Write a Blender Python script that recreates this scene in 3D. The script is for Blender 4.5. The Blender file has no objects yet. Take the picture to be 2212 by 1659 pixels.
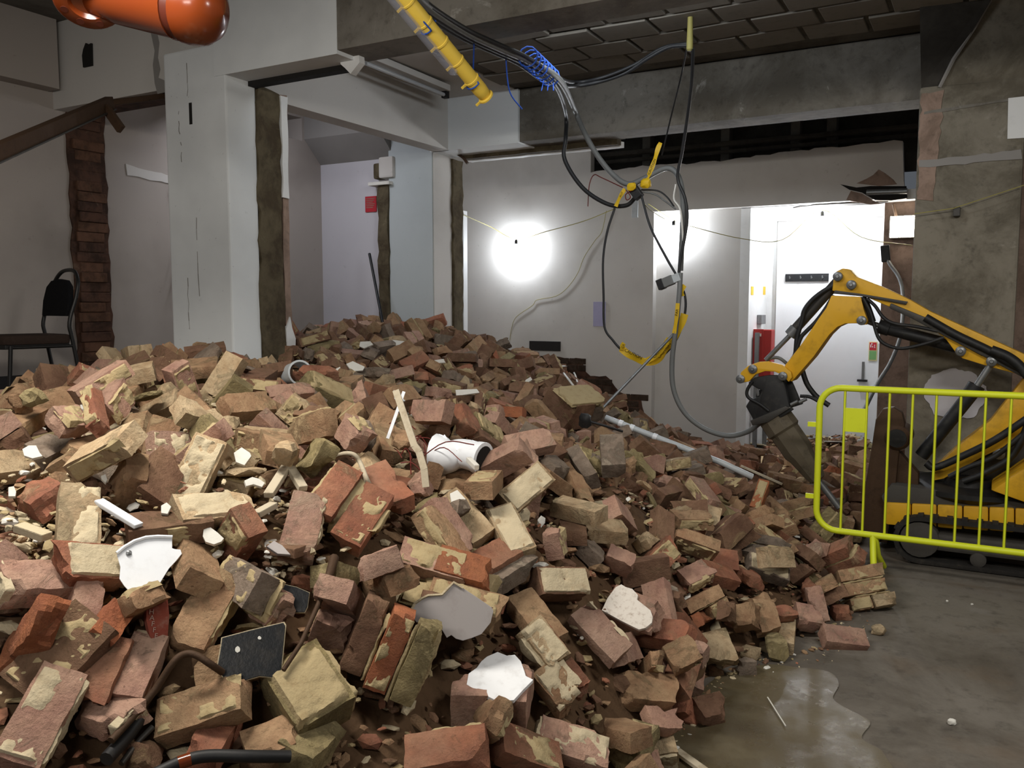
import bpy, bmesh, math, random
import numpy as np
from mathutils import Vector, Matrix, Quaternion, Euler, noise

SC = bpy.context.scene
COL = SC.collection
R = random.Random(11)
# ------------------------------------------------------------------ camera, world, lights
W, H = 2212, 1659
F = 1853.0
YAW, PITCH = math.radians(29.3), math.radians(5.2)
C0 = np.array([0, 0, 1.58])
fw = np.array([-math.sin(YAW)*math.cos(PITCH), math.cos(YAW)*math.cos(PITCH), -math.sin(PITCH)])
rt = np.array([math.cos(YAW), math.sin(YAW), 0.0])
up = np.cross(rt, fw)
cam = bpy.data.objects.new('camera', bpy.data.cameras.new('camera'))
COL.objects.link(cam)
cam.data.sensor_fit = 'HORIZONTAL'
cam.data.sensor_width = 36.0
cam.data.lens = 36.0*F/W
cam.data.clip_start = .05
cam.location = C0
cam.rotation_euler = (math.pi/2-PITCH, 0, YAW)
SC.camera = cam
vs = SC.view_settings
vs.view_transform = 'Standard'; vs.look = 'None'; vs.gamma = 1.0; vs.use_curve_mapping = False
vs.exposure = 0.0
wd = bpy.data.worlds.new('world'); SC.world = wd; wd.use_nodes = True
wd.node_tree.nodes['Background'].inputs[0].default_value = (.80, .88, 1.0, 1)
wd.node_tree.nodes['Background'].inputs[1].default_value = 0.10

def lamp(kind, name, loc, power, color, size=.1, size_y=None, aim=None, spread=None):
    d = bpy.data.lights.new(name, kind); d.energy = power; d.color = color
    if kind == 'AREA':
        d.size = size
        if size_y: d.shape = 'RECTANGLE'; d.size_y = size_y
        if spread: d.spread = spread
    else:
        d.shadow_soft_size = size
    o = bpy.data.objects.new(name, d); COL.objects.link(o); o.location = loc
    if aim is not None:
        o.rotation_euler = (Vector(aim)-Vector(loc)).to_track_quat('-Z', 'Y').to_euler()
    return o
# strip lamp over the viewer; the other area lights are added fill without fixtures
lamp('AREA', 'bay_strip_light', (-2.2, 1.25, 2.95), 70, (1, .94, .85), 1.2, .22, aim=(-2.3, 2.1, 0))
lamp('AREA', 'entrance_fill_light', (.9, 2.6, 2.95), 52, (1, .96, .9), 1.2, .2, aim=(.3, 4.4, 0))  # added fill to brighten the barrier, floor and concrete column
lamp('AREA', 'rear_fill_light', (-.6, -1.3, 2.75), 34, (1, .95, .88), 1.6, .3, aim=(-3.4, 4.0, 1.3))  # unseen frontal fill added behind the camera for column and brick faces
lamp('AREA', 'left_fill_light', (-4.6, 1.2, 2.9), 3, (1, .9, .8), .9, .2, aim=(-5.0, 3.0, .8))  # added weak fill at the left, no fixture
lamp('AREA', 'middle_fill_light', (-2.0, 4.42, 3.38), 26, (.9, .95, 1), 1.4, .3, aim=(-2.8, 7.2, .9))  # added fill, kept out of view behind the first beam
lamp('AREA', 'back_room_fill_light', (-5.4, 5.3, 3.3), 12, (.9, .91, 1), .5, .5, aim=(-5.5, 6.2, 1.5))  # added fill for the back-left room, no fixture

# ------------------------------------------------------------------ pixels to points
def ray(x, y): return fw+rt*((x-W/2)/F)-up*((y-H/2)/F)
def at(x, y, d): return C0+ray(x, y)*d
def onz(x, y, z): r = ray(x, y); return C0+r*((z-C0[2])/r[2])
def onY(x, y, Y): r = ray(x, y); return C0+r*(Y/r[1])
def onX(x, y, X): r = ray(x, y); return C0+r*(X/r[0])
def pr(p):
    v = np.array(p)-C0; d = v@fw
    return (W/2+F*(v@rt)/d, H/2-F*(v@up)/d, d)
# ---- the rubble heap's height over the floor, from control points -------------------------
HEAP_CP = [  # (pixel x, pixel y, distance along the view axis)
 (0,1640,1.75),(150,1640,1.8),(300,1640,1.85),(600,1640,2.0),(900,1640,2.15),(1200,1640,2.45),(1380,1640,2.75),
 (0,1400,1.95),(170,1400,2.0),(450,1400,2.1),(800,1400,2.33),(1050,1520,2.45),(1300,1330,3.0),(1430,1450,3.2),(1300,1500,2.85),
 (0,1200,2.1),(170,1130,2.25),(330,1220,2.2),(430,1030,2.5),(0,1090,2.35),(600,1150,2.5),(860,1060,2.75),(1000,1250,2.75),
 (1100,1160,2.95),(1130,1060,3.15),(1330,980,4.0),(1300,1180,3.4),(1500,1150,4.2),(1530,1220,4.0),(1600,1300,3.85),(1620,1080,5.2),
 (1700,1150,4.75),(1690,1090,5.4),(1640,1030,6.4),(1450,962,7.3),(1300,862,7.4),(1380,928,7.4),(1180,790,7.9),(1240,838,7.6),(1060,725,8.0),(940,700,7.5),
 (860,735,6.8),(700,715,6.7),(620,700,6.2),(640,800,5.1),(430,800,4.2),(300,800,4.25),(230,828,4.05),(110,880,3.9),(0,922,3.65),
 (0,980,3.0),(300,930,3.2),(550,900,3.8),(400,970,2.9),(900,900,4.6),(1000,980,3.9),(700,1000,3.2),(1000,800,6.2),(1200,900,5.7),
 (800,850,5.2),(1100,900,5.2),(1200,1000,4.1),(1480,1020,5.3),(1560,1190,4.25),(350,745,5.6),
 (1720,1230,4.35),(1560,1370,3.72),(1400,1560,2.95)]
HEAP_TOE = [(1425,1659),(1455,1590),(1480,1540),(1500,1490),(1580,1448),(1660,1420),(1760,1392),(1815,1330),(1835,1270),(1850,1215)]
HEAP_OUT = [(0.4,3.3,-.3),(-.3,3.2,-.3),(-.1,4.3,-.3),(.3,5.2,-.3),(-.3,5.3,-.12),(-.45,5.9,-.1),(.3,6.5,-.3),(-.2,7.2,-.1),(-.5,2.0,-.3),(-.7,2.6,-.25),(-.2,1.2,-.3),
            (-2.6,8.8,.0),(-2.2,8.6,.02),(-1.6,8.4,.10),(-1.2,8.2,.22),(-.95,7.6,.16),(-.9,7.0,.1),(-1.2,6.6,.14),(-1.4,9.3,.3),(-.6,8.6,.2),(-3.2,8.8,.10),(-3.7,8.8,.42),(-4.2,8.8,.74),(-4.7,8.8,1.0),
            (-6,8.0,1.1),(-5.6,6.5,1.3),(-5.8,5.2,1.02),(-5.9,3.6,.72),(-5.9,4.4,.82),(-5.9,2.5,.72),(-5.0,4.1,.98),(-4.9,3.6,1.0),(-4.2,.9,.45),(-2.6,.8,.35),(-1.6,1.2,.3)]
_P=[];_Z=[]
for x,y,d in HEAP_CP:
    p=at(x,y,d); _P.append((p[0],p[1])); _Z.append(p[2]-.03)
for x,y in HEAP_TOE:
    p=onz(x,y,0); _P.append((p[0],p[1])); _Z.append(0.0)
for x,y,z in HEAP_OUT: _P.append((x,y)); _Z.append(z)
_P=np.array(_P);_Z=np.array(_Z)
_D=np.sqrt(((_P[:,None]-_P[None])**2).sum(-1))
_A=np.block([[_D-np.eye(len(_P))*.05,np.ones((len(_P),1))],[np.ones((1,len(_P))),np.zeros((1,1))]])
_W=np.linalg.solve(_A,np.append(_Z,0))
def heap(X,Y):
    X=np.asarray(X,float);Y=np.asarray(Y,float)
    d=np.sqrt((X[...,None]-_P[:,0])**2+(Y[...,None]-_P[:,1])**2)
    return np.clip(d@_W[:-1]+_W[-1],-.4,1.55)
def on_heap(x,y,lift=0.0):
    """first point where the line of sight through a pixel meets the heap (or the floor)"""
    r=ray(x,y); ds=np.arange(1.2,10,.01); pts=C0+r*ds[:,None]
    z=np.maximum(heap(pts[:,0],pts[:,1]),0)+lift
    k=np.nonzero(pts[:,2]<=z)[0]
    return pts[k[0]] if len(k) else pts[-1]
# ------------------------------------------------------------------ object helpers
def tag(o, label=None, cat=None, group=None, kind=None):
    if label: o['label'] = label
    if cat: o['category'] = cat
    if group: o['group'] = group
    if kind: o['kind'] = kind
    return o
def mesh(name, v, f, mats=None, mi=None, smooth=False, ang=40):
    m = bpy.data.meshes.new(name)
    m.from_pydata([tuple(map(float, p)) for p in v], [], f)
    for k in (mats if isinstance(mats, (list, tuple)) else [mats] if mats else []): m.materials.append(k)
    if mi is not None: m.polygons.foreach_set('material_index', mi)
    if smooth:
        m.polygons.foreach_set('use_smooth', [True]*len(m.polygons))
        if ang: m.set_sharp_from_angle(angle=math.radians(ang))
    m.update(); return m
def obj(name, m, parent=None, loc=None):
    o = bpy.data.objects.new(name, m); COL.objects.link(o)
    if parent: o.parent = parent
    if loc is not None: o.location = loc
    return o
def empty(name, loc=(0, 0, 0), rot=None):
    o = bpy.data.objects.new(name, None); COL.objects.link(o); o.location = loc; o.empty_display_size = .1
    if rot is not None:
        o.rotation_mode = 'QUATERNION'; o.rotation_quaternion = rot
    return o
class MB:
    """collects simple solids and links them as one mesh"""
    def __init__(s): s.v = []; s.f = []; s.m = []; s.cur = 0
    def add(s, v, f):
        b = len(s.v); s.v += [tuple(map(float, p)) for p in v]
        s.f += [tuple(b+i for i in q) for q in f]; s.m += [s.cur]*len(f); return s
    def box(s, lo, hi):
        v = [(x, y, z) for x in (lo[0], hi[0]) for y in (lo[1], hi[1]) for z in (lo[2], hi[2])]
        return s.add(v, [(0, 1, 3, 2), (4, 6, 7, 5), (0, 4, 5, 1), (2, 3, 7, 6), (0, 2, 6, 4), (1, 5, 7, 3)])
    def obox(s, c, ax, half):
        c = np.array(c); A = [np.array(a)*h for a, h in zip(ax, half)]
        v = [c+A[0]*i+A[1]*j+A[2]*k for i in (-1, 1) for j in (-1, 1) for k in (-1, 1)]
        return s.add(v, [(0, 1, 3, 2), (4, 6, 7, 5), (0, 4, 5, 1), (2, 3, 7, 6), (0, 2, 6, 4), (1, 5, 7, 3)])
    def bar(s, a, b, w, h, upv=(0, 0, 1)):
        a = np.array(a, float); b = np.array(b, float); d = b-a; L = np.linalg.norm(d); d /= L
        u = np.array(upv, float); u -= d*(u@d)
        if np.linalg.norm(u) < 1e-4: u = np.array((1., 0, 0)); u -= d*(u@d)
        u /= np.linalg.norm(u); return s.obox((a+b)/2, (d, np.cross(u, d), u), (L/2, w/2, h/2))
    def prism(s, pts, vec):
        pts = [np.array(p, float) for p in pts]; vec = np.array(vec, float); n = len(pts)
        v = pts+[p+vec for p in pts]
        return s.add(v, [tuple(range(n))[::-1], tuple(range(n, 2*n))]+[(i, (i+1) % n, n+(i+1) % n, n+i) for i in range(n)])
    def tube(s, path, r, n=8, closed=False):
        path = [np.array(p, float) for p in path]; m = len(path)
        rr = r if isinstance(r, (list, tuple)) else [r]*m
        v = []; f = []; u = None
        for i, p in enumerate(path):
            t = (path[(i+1) % m]-path[i-1]) if closed else path[min(i+1, m-1)]-path[max(i-1, 0)]
            t = t/(np.linalg.norm(t)+1e-9)
            if u is None:
                u = np.array((0, 0, 1.)) if abs(t[2]) < .9 else np.array((1., 0, 0))
            u = u-t*(u@t); u /= np.linalg.norm(u); w = np.cross(t, u)
            for k in range(n):
                a = 2*math.pi*k/n; v.append(p+(u*math.cos(a)+w*math.sin(a))*rr[i])
        for i in range(m if closed else m-1):
            for k in range(n):
                j = (i+1) % m
                f.append((i*n+k, i*n+(k+1) % n, j*n+(k+1) % n, j*n+k))
        if not closed: f += [tuple(range(n))[::-1], tuple(range((m-1)*n, m*n))]
        return s.add(v, f)
    def lathe(s, c, axis, prof, n=20, cap=True):
        """prof: (distance along axis, radius)"""
        c = np.array(c, float); ax = np.array(axis, float); ax /= np.linalg.norm(ax)
        u = np.array((0, 0, 1.)) if abs(ax[2]) < .9 else np.array((1., 0, 0))
        u -= ax*(u@ax); u /= np.linalg.norm(u); w = np.cross(ax, u); v = []; f = []; m = len(prof)
        for t, r in prof:
            for k in range(n):
                a = 2*math.pi*k/n; v.append(c+ax*t+(u*math.cos(a)+w*math.sin(a))*r)
        for i in range(m-1):
            for k in range(n): f.append((i*n+k, i*n+(k+1) % n, (i+1)*n+(k+1) % n, (i+1)*n+k))
        if cap: f += [tuple(range(n))[::-1], tuple(range((m-1)*n, m*n))]
        return s.add(v, f)
    def build(s, name, mats, parent=None, smooth=False, ang=40, bevel=0, origin=None):
        v = s.v
        if origin is not None: v = [tuple(np.array(p)-np.array(origin)) for p in v]
        m = mesh(name, v, s.f, mats, s.m, smooth, ang)
        o = obj(name, m, parent, origin)
        bm = bmesh.new(); bm.from_mesh(m); bmesh.ops.recalc_face_normals(bm, faces=bm.faces)
        if bevel:
            ed = [e for e in bm.edges if e.is_manifold and e.calc_face_angle(0) > .6]
            bmesh.ops.bevel(bm, geom=ed, offset=bevel, segments=2, affect='EDGES', profile=.6)
        bm.to_mesh(m); bm.free()
        if smooth and ang: m.set_sharp_from_angle(angle=math.radians(ang))
        return o
def spline(pts, n=6):
    P = [np.array(p, float) for p in pts]; P = [2*P[0]-P[1]]+P+[2*P[-1]-P[-2]]; out = []
    for i in range(1, len(P)-2):
        for k in range(n):
            t = k/n; a, b, c, d = P[i-1:i+3]
            out.append(.5*((2*b)+(c-a)*t+(2*a-5*b+4*c-d)*t*t+(3*b-a-3*c+d)*t**3))
    return out+[P[-2]]
def S(h):
    h = h.lstrip('#'); c = [int(h[i:i+2], 16)/255 for i in (0, 2, 4)]
    return tuple(x/12.92 if x <= .04045 else ((x+.055)/1.055)**2.4 for x in c)+(1,)

# ------------------------------------------------------------------ materials
class NT:
    def __init__(s, name):
        s.m = bpy.data.materials.new(name); s.m.use_nodes = True; s.t = s.m.node_tree
        s.b = s.t.nodes['Principled BSDF']; s.out = s.t.nodes['Material Output']
    def n(s, k, **p):
        x = s.t.nodes.new(k)
        for a, b in p.items(): setattr(x, a, b)
        return x
    def l(s, a, b): s.t.links.new(a, b)
    def coord(s, rnd=True, kind='Object'):
        tc = s.n('ShaderNodeTexCoord'); o = tc.outputs[kind]
        if rnd:
            oi = s.n('ShaderNodeObjectInfo'); mu = s.n('ShaderNodeVectorMath', operation='SCALE')
            cx = s.n('ShaderNodeCombineXYZ')
            for i in range(3): s.l(oi.outputs['Random'], cx.inputs[i])
            s.l(cx.outputs[0], mu.inputs[0]); mu.inputs['Scale'].default_value = 57.
            ad = s.n('ShaderNodeVectorMath', operation='ADD'); s.l(o, ad.inputs[0]); s.l(mu.outputs[0], ad.inputs[1]); o = ad.outputs[0]
        s.co = o; return o
    def noise(s, scale, detail=5, rough=.6, vec=None, dist=0):
        x = s.n('ShaderNodeTexNoise'); x.inputs['Scale'].default_value = scale; x.inputs['Detail'].default_value = detail
        x.inputs['Roughness'].default_value = rough; x.inputs['Distortion'].default_value = dist
        s.l(vec if vec is not None else s.co, x.inputs['Vector']); return x.outputs['Fac']
    def step(s, fac, a, b):
        r = s.n('ShaderNodeMapRange'); r.interpolation_type = 'SMOOTHSTEP'
        r.inputs['From Min'].default_value = a; r.inputs['From Max'].default_value = b
        s.l(fac, r.inputs['Value']); return r.outputs['Result']
    def mix(s, fac, a, b, mode='MIX'):
        x = s.n('ShaderNodeMix', data_type='RGBA', blend_type=mode)
        for sock, val in ((x.inputs[0], fac), (x.inputs[6], a), (x.inputs[7], b)):
            if hasattr(val, 'links') or isinstance(val, bpy.types.NodeSocket): s.l(val, sock)
            else: sock.default_value = val
        return x.outputs[2]
    def mul(s, a, k):
        x = s.n('ShaderNodeMath', operation='MULTIPLY'); s.l(a, x.inputs[0])
        if isinstance(k, bpy.types.NodeSocket): s.l(k, x.inputs[1])
        else: x.inputs[1].default_value = k
        return x.outputs[0]
    def color(s, c):
        if isinstance(c, bpy.types.NodeSocket): s.l(c, s.b.inputs['Base Color'])
        else: s.b.inputs['Base Color'].default_value = c
    def bump(s, h, strength=.4, dist=.01):
        x = s.n('ShaderNodeBump'); x.inputs['Strength'].default_value = strength; x.inputs['Distance'].default_value = dist
        s.l(h, x.inputs['Height']); s.l(x.outputs[0], s.b.inputs['Normal'])
    def set(s, rough=.9, metal=0., spec=.3):
        s.b.inputs['Roughness'].default_value = rough; s.b.inputs['Metallic'].default_value = metal
        s.b.inputs['Specular IOR Level'].default_value = spec; return s.m
def plain(name, c, rough=.6, metal=0., grime=.25, gcol='2a2620', scale=14, spec=.4, bump=.15):
    t = NT(name); t.coord(); f = t.step(t.noise(scale, 6, .65), .48, .78)
    t.color(t.mix(t.mul(f, grime), S(c), S(gcol))); t.bump(t.noise(scale*5, 4), bump, .003)
    return t.set(rough, metal, spec)
def plaster(name, c, stain='6f6a60', amt=.35, warm=None):
    t = NT(name); t.coord(False)
    big = t.step(t.noise(.9, 4, .6), .45, .75); fine = t.noise(38, 5, .7)
    col = t.mix(t.mul(big, amt), S(c), S(stain))
    spot = t.step(t.noise(7, 6, .75), .64, .72); col = t.mix(t.mul(spot, .35), col, S(stain))
    pits = t.step(t.noise(55, 3, .6), .70, .78); col = t.mix(t.mul(pits, .45), col, S('4a4640'))
    t.color(col); t.bump(fine, .12, .004); return t.set(.85, 0, .25)
def concrete(name, a, b, lime=None, blotch=1.3):
    t = NT(name); t.coord(False)
    f = t.step(t.noise(blotch, 7, .68, dist=.4), .38, .66); col = t.mix(f, S(a), S(b))
    g = t.step(t.noise(16, 6, .7), .5, .8); col = t.mix(t.mul(g, .5), col, S('2c2924'))
    if lime:
        l = t.step(t.noise(3.1, 8, .72, dist=.6), .60, .68); col = t.mix(t.mul(l, .55), col, S(lime))
    t.color(col); t.bump(t.noise(30, 6, .7), .3, .006); return t.set(.88, 0, .25)
def brick_mat(name, a, b, mortar='b7a37a', amt=.5, dust=.5, dcol='a98c6c'):
    t = NT(name); t.coord()
    geo = t.n('ShaderNodeNewGeometry')
    f = t.step(t.noise(11, 6, .65), .36, .66); col = t.mix(f, S(a), S(b))
    oi = t.n('ShaderNodeObjectInfo'); hs = t.n('ShaderNodeHueSaturation')
    ad = t.n('ShaderNodeMath', operation='ADD'); t.l(oi.outputs['Random'], ad.inputs[0]); t.l(geo.outputs['Random Per Island'], ad.inputs[1])
    fr = t.n('ShaderNodeMath', operation='FRACT'); t.l(ad.outputs[0], fr.inputs[0])
    mr = t.n('ShaderNodeMapRange'); mr.inputs['To Min'].default_value = .74; mr.inputs['To Max'].default_value = 1.16; t.l(fr.outputs[0], mr.inputs['Value'])
    t.l(mr.outputs[0], hs.inputs['Value']); t.l(col, hs.inputs['Color']); col = hs.outputs[0]
    # mortar still stuck on, pale dust over all, pits
    m = t.step(t.noise(7, 9, .74, dist=.8), .60-.17*amt, .74-.17*amt); col = t.mix(t.mul(m, .62), col, S(mortar))
    d = t.step(t.noise(5, 5, .6), .35, .8); col = t.mix(t.mul(d, dust), col, S(dcol))
    g2 = t.step(t.noise(42, 6, .8), .42, .70); col = t.mix(t.mul(g2, .30), col, S('5b4634')); p = t.step(t.noise(95, 3, .6), .62, .75); col = t.mix(t.mul(p, .5), col, S('3a2a1f'))
    t.color(col)
    h = t.n('ShaderNodeMath', operation='ADD'); t.l(t.noise(90, 5, .75), h.inputs[0]); t.l(t.mul(m, .9), h.inputs[1])
    h2 = t.n('ShaderNodeMath', operation='ADD'); t.l(h.outputs[0], h2.inputs[0]); t.l(t.mul(t.noise(30, 6, .7), 1.4), h2.inputs[1])
    t.bump(h2.outputs[0], .9, .006); return t.set(.95, 0, .15)
def glow(name, c, strength):
    t = NT(name); e = t.n('ShaderNodeEmission'); e.inputs[0].default_value = S(c); e.inputs[1].default_value = strength
    t.l(e.outputs[0], t.out.inputs[0]); return t.m
M = {}
M['wall'] = plaster('white_plaster', 'c9c6c1', '8f8a82', .35)
M['wall_left'] = plaster('warm_plaster', 'a8a099', '766f67', .4)
M['column'] = plaster('painted_column', 'e2e6e7', 'a4a7aa', .3)
M['blue_grey'] = plaster('blue_grey_paint', 'b6bdbe', '90989a', .25)
M['lilac'] = plaster('lilac_white_paint', 'c2c0c5', '959299', .2)
M['white'] = plain('clean_white_paint', 'dfe0df', .6, 0, .12, '8c8880')
M['grey_band'] = plaster('grey_plaster', '8d8a86', '5d5a55', .3)
M['conc'] = concrete('dark_concrete', '74716b', '5a564f')
M['conc_face'] = concrete('board_marked_concrete', '817d75', '5f5a51', 'a8a69f')
M['conc_col'] = concrete('stained_concrete', '837d70', '5f594d', '9d988d', 2.2)
M['conc_dark'] = concrete('darker_concrete', '4a4742', '33302c')  # darker tone for the recess back, its pipes, a ceiling patch, one haunch
M['pot'] = plain('ceiling_block_clay', '827d74', .9, 0, .4, '5a554d')
M['hollow_shade'] = plain('painted_hollow_shade', '1b1917', .95, 0, .3)  # near-black colour standing for the shade inside holes and gaps
M['skirt'] = plain('black_skirting', '1d1b1a', .5, 0, .3, '3a352e')
M['olive'] = concrete('broken_wall_end', '5f5643', '43392a', '857a62', 5)
M['redend'] = concrete('broken_brick_end', '5a4033', '38281f', '7a6a58', 7)
M['redend2'] = concrete('broken_brick_end_brown', '6a4c3b', '4a3527', '7a6a58', 9)
M['pinkish'] = concrete('pink_plaster_edge', '9a8476', '7d6a5d', None, 5)
M['brickwall_dark'] = brick_mat('sooty_wall_brick', '4a3c33', '33291f', '5a5148', .3, .3, '4e443a')
M['soil'] = plain('rubble_dirt', '5c4836', .98, 0, .7, '3a2c20', 30, .1, .6)
BR = {'red': brick_mat('brick_orange_red', 'a26b53', '8a5a49', 'b09b7a', .28, .55, 'ad8d73'),
      'orange': brick_mat('brick_bright_orange', 'b06e4c', '9a5f46', 'ab9674', .1, .3, 'b28a6c'),
      'tan': brick_mat('brick_dusty_tan', 'aa8a6b', '927056', 'b5a27e', .45, .55, 'b39b79'),
      'pink': brick_mat('brick_pale_pink', 'b48f7b', '9d786a', 'beae94', .3, .5, 'bfa692'),
      'brown': brick_mat('brick_brown', '856653', '6c5041', 'a38e6a', .4, .45, '987d61'),
      'cream': brick_mat('brick_cream', 'c4ae8d', 'b09574', 'c8b793', .5, .45, 'c6b392'),
      'olive': brick_mat('brick_mortar_coated', '9e8f68', '8a7d58', 'aa9b74', .9, .35, 'a09272'),
      'grey': brick_mat('brick_grey_brown', '8e7f71', '726559', 'a29786', .6, .45, '958778')}
BKEYS = ['red', 'orange', 'tan', 'pink', 'brown', 'cream', 'olive', 'grey']
BWORD = {'red': 'orange-red', 'orange': 'bright orange', 'tan': 'dusty tan', 'pink': 'pale pink', 'brown': 'brown', 'cream': 'cream', 'olive': 'yellow-olive mortar-coated', 'grey': 'grey-brown'}
M['mortar'] = plain('lime_mortar', 'ab9a76', .98, 0, .6, '8a7452', 26, .1, .9)
M['mortar_pale'] = plain('pale_mortar', 'c2b497', .98, 0, .55, 'a08a6c', 26, .1, .9)
M['plaster_chip'] = plain('plaster_white', 'd6d4cc', .8, 0, .25, '9a8f7c', 20, .2, .3)
M['greyplaster'] = plain('grey_gloss_plaster', 'a8a2a0', .5, 0, .3, '6b5a4c', 16, .3, .05)
M['glaze'] = plain('white_glazed_tile', 'f2f4f6', .12, 0, .22, '6b5038', 26, .6, .03)
M['speckle'] = plain('speckled_white_render', 'd9d2c8', .8, 0, .8, '9a8778', 60, .2, .5)
M['blackpaint'] = plain('black_gloss_paint', '15171a', .4, 0, .3, '4c463e', 24, .4, .25)
M['plastic'] = plain('white_plastic', 'e6eaef', .3, 0, .15, '7a6450', 22, .5, .05)
M['pipegrey'] = plain('pale_grey_pipe', 'b9bfc2', .4, 0, .3, '6e675c', 15, .5, .05)
M['timber'] = plain('old_white_timber', 'b8ad97', .8, 0, .6, '6d573c', 18, .2, .4)
M['wood'] = plain('pale_board', 'c9ae83', .8, 0, .3, '7c6445', 10, .2, .3)
M['terra'] = plain('red_terracotta', '8a4638', .9, 0, .4, 'b09a8a', 30, .2, .3)
M['terra_letter'] = plain('pale_letter_relief', 'b89a8c', .9, 0, .3, '7a4a3c', 40, .2, .3)
M['rust'] = plain('rusty_steel', '4a3728', .7, .3, .6, '33251a', 25, .3, .4)
M['darksteel'] = plain('dark_steel', '3f3d3a', .5, .4, .5, '5a5046', 20, .4, .2)
M['steel'] = plain('worn_steel', '7d7f80', .4, .6, .4, '4a4641', 20, .5, .15)
M['black'] = plain('black_rubber', '1a1a1b', .55, 0, .35, '4a463f', 18, .4, .1)
M['cable'] = plain('black_cable', '232426', .5, 0, .2, '55524c', 10, .4, .05)
M['greycable'] = plain('grey_cable', '6e706f', .5, 0, .25, '3c3b38', 10, .4, .05)
M['whitecable'] = plain('white_cable', 'd8d6cf', .5, 0, .2, '8a8070', 10, .4, .05)
M['yellowcable'] = plain('yellow_flex', '9a9255', .6, 0, .2, '55503a', 10, .3, .05)
M['redcable'] = plain('red_wire', '6b2a24', .6, 0, .2, '30201c', 10, .3, .05)
M['bluerope'] = plain('blue_rope', '2f57b8', .7, 0, .2, '1d2c5c', 60, .2, .6)
M['tubeyellow'] = plain('yellow_lamp_case', 'ecca52', .45, 0, .1, '8a6c20', 8, .4, .05)
M['tape'] = plain('yellow_caution_tape', 'd9b21c', .5, 0, .12, '7a6415', 12, .4, .1)
M['ink'] = plain('black_print', '16140f', .7, 0, 0, '000000', 10, .2, .0)
M['barrier'] = plain('fluorescent_yellow_paint', 'dce62c', .45, 0, .12, '7b7a2c', 9, .4, .08)
M['digger'] = plain('digger_yellow_paint', 'd9a520', .5, 0, .45, '4d3d17', 7, .4, .12)
M['digger_dull'] = plain('digger_yellow_scraped', '62594a', .7, 0, .8, '35312a', 12, .3, .3)
M['track'] = plain('dusty_track_rubber', '2d2b29', .85, 0, .5, '57514a', 15, .2, .4)
M['trackframe'] = plain('dusty_track_frame', '4a4743', .8, .1, .6, '35322f', 12, .3, .3)
M['redbox'] = plain('red_fire_point', 'a3231f', .5, 0, .2, '5c1512', 10, .4, .1)
M['signred'] = plain('red_sign', 'b32b36', .6, 0, .1, '7c1c26', 10, .3, .03)
M['signgreen'] = plain('green_print', '6f9a62', .7, 0, 0, '000000', 10, .2, .0)
M['signcream'] = plain('cream_print', 'd9cf9f', .7, 0, 0, '000000', 10, .2, .0)
M['lilacpaper'] = plain('lilac_paper', 'a9a6c4', .8, 0, .15, '8885a0', 10, .2, .05)
M['orange'] = plain('orange_enamel', '6c2f12', .2, .0, .35, '6a2a12', 6, .6, .04)
M['orangedark'] = plain('dark_band', '4a1f14', .4, 0, .2, '2a120c', 6, .4, .05)
M['door'] = plain('white_door_paint', 'e4e6e8', .5, 0, .08, '9a9a98', 6, .3, .03)
M['chairfabric'] = plain('black_chair_fabric', '131315', .95, 0, .2, '2c2a28', 50, .1, .3)
M['chairseat'] = plain('brown_chair_fabric', '322823', .95, 0, .3, '463a33', 50, .1, .3)
M['chairframe'] = plain('black_chair_frame', '161514', .45, 0, .15, '3a3632', 20, .4, .05)
M['bulb'] = glow('lit_bulb', 'f0f6ff', 600)
M['bulb_bright'] = glow('lit_bulb_bright', 'f4f8ff', 1000)
M['flood'] = glow('lit_flood_glass', 'fff2df', 60)
M['tubeglass'] = plain('unlit_tube_glass', 'b9bcbf', .15, 0, .1, '6e6e6e', 6, .6, .0)
M['cleartube'] = None
def clear_mat():
    t = NT('clear_tube'); t.b.inputs['Base Color'].default_value = S('aab0c4'); t.b.inputs['Alpha'].default_value = .28
    t.b.inputs['Roughness'].default_value = .25; return t.m
M['cleartube'] = clear_mat()
def floor_mat():
    t = NT('wet_concrete_floor'); t.coord(False)
    f = t.step(t.noise(1.1, 8, .7, dist=.5), .36, .66); col = t.mix(f, S('726c63'), S('544d44'))
    g = t.step(t.noise(9, 7, .75), .5, .72); col = t.mix(t.mul(g, .6), col, S('35302a'))
    b = t.step(t.noise(2.3, 5, .6), .52, .7); col = t.mix(t.mul(b, .35), col, S('6a5743')); t.color(col)
    r = t.n('ShaderNodeMapRange'); r.inputs['To Min'].default_value = .62; r.inputs['To Max'].default_value = .95
    t.l(t.noise(3.4, 7, .7), r.inputs['Value']); t.l(r.outputs[0], t.b.inputs['Roughness'])
    t.bump(t.noise(26, 8, .75), .5, .008); t.b.inputs['Specular IOR Level'].default_value = .4; return t.m
M['floor'] = floor_mat()
def puddle_mat():
    t = NT('muddy_water'); t.coord(False)
    col = t.mix(t.step(t.noise(3, 6, .65), .4, .7), S('544b38'), S('625945')); t.color(col)
    r = t.n('ShaderNodeMapRange'); r.inputs['From Min'].default_value = .35; r.inputs['From Max'].default_value = .65
    r.inputs['To Min'].default_value = .12; r.inputs['To Max'].default_value = .6
    t.l(t.noise(6, 6, .7), r.inputs['Value']); t.l(r.outputs[0], t.b.inputs['Roughness'])
    t.bump(t.noise(34, 7, .75), .35, .006); t.b.inputs['Specular IOR Level'].default_value = .5; return t.m
M['puddle'] = puddle_mat()
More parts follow.
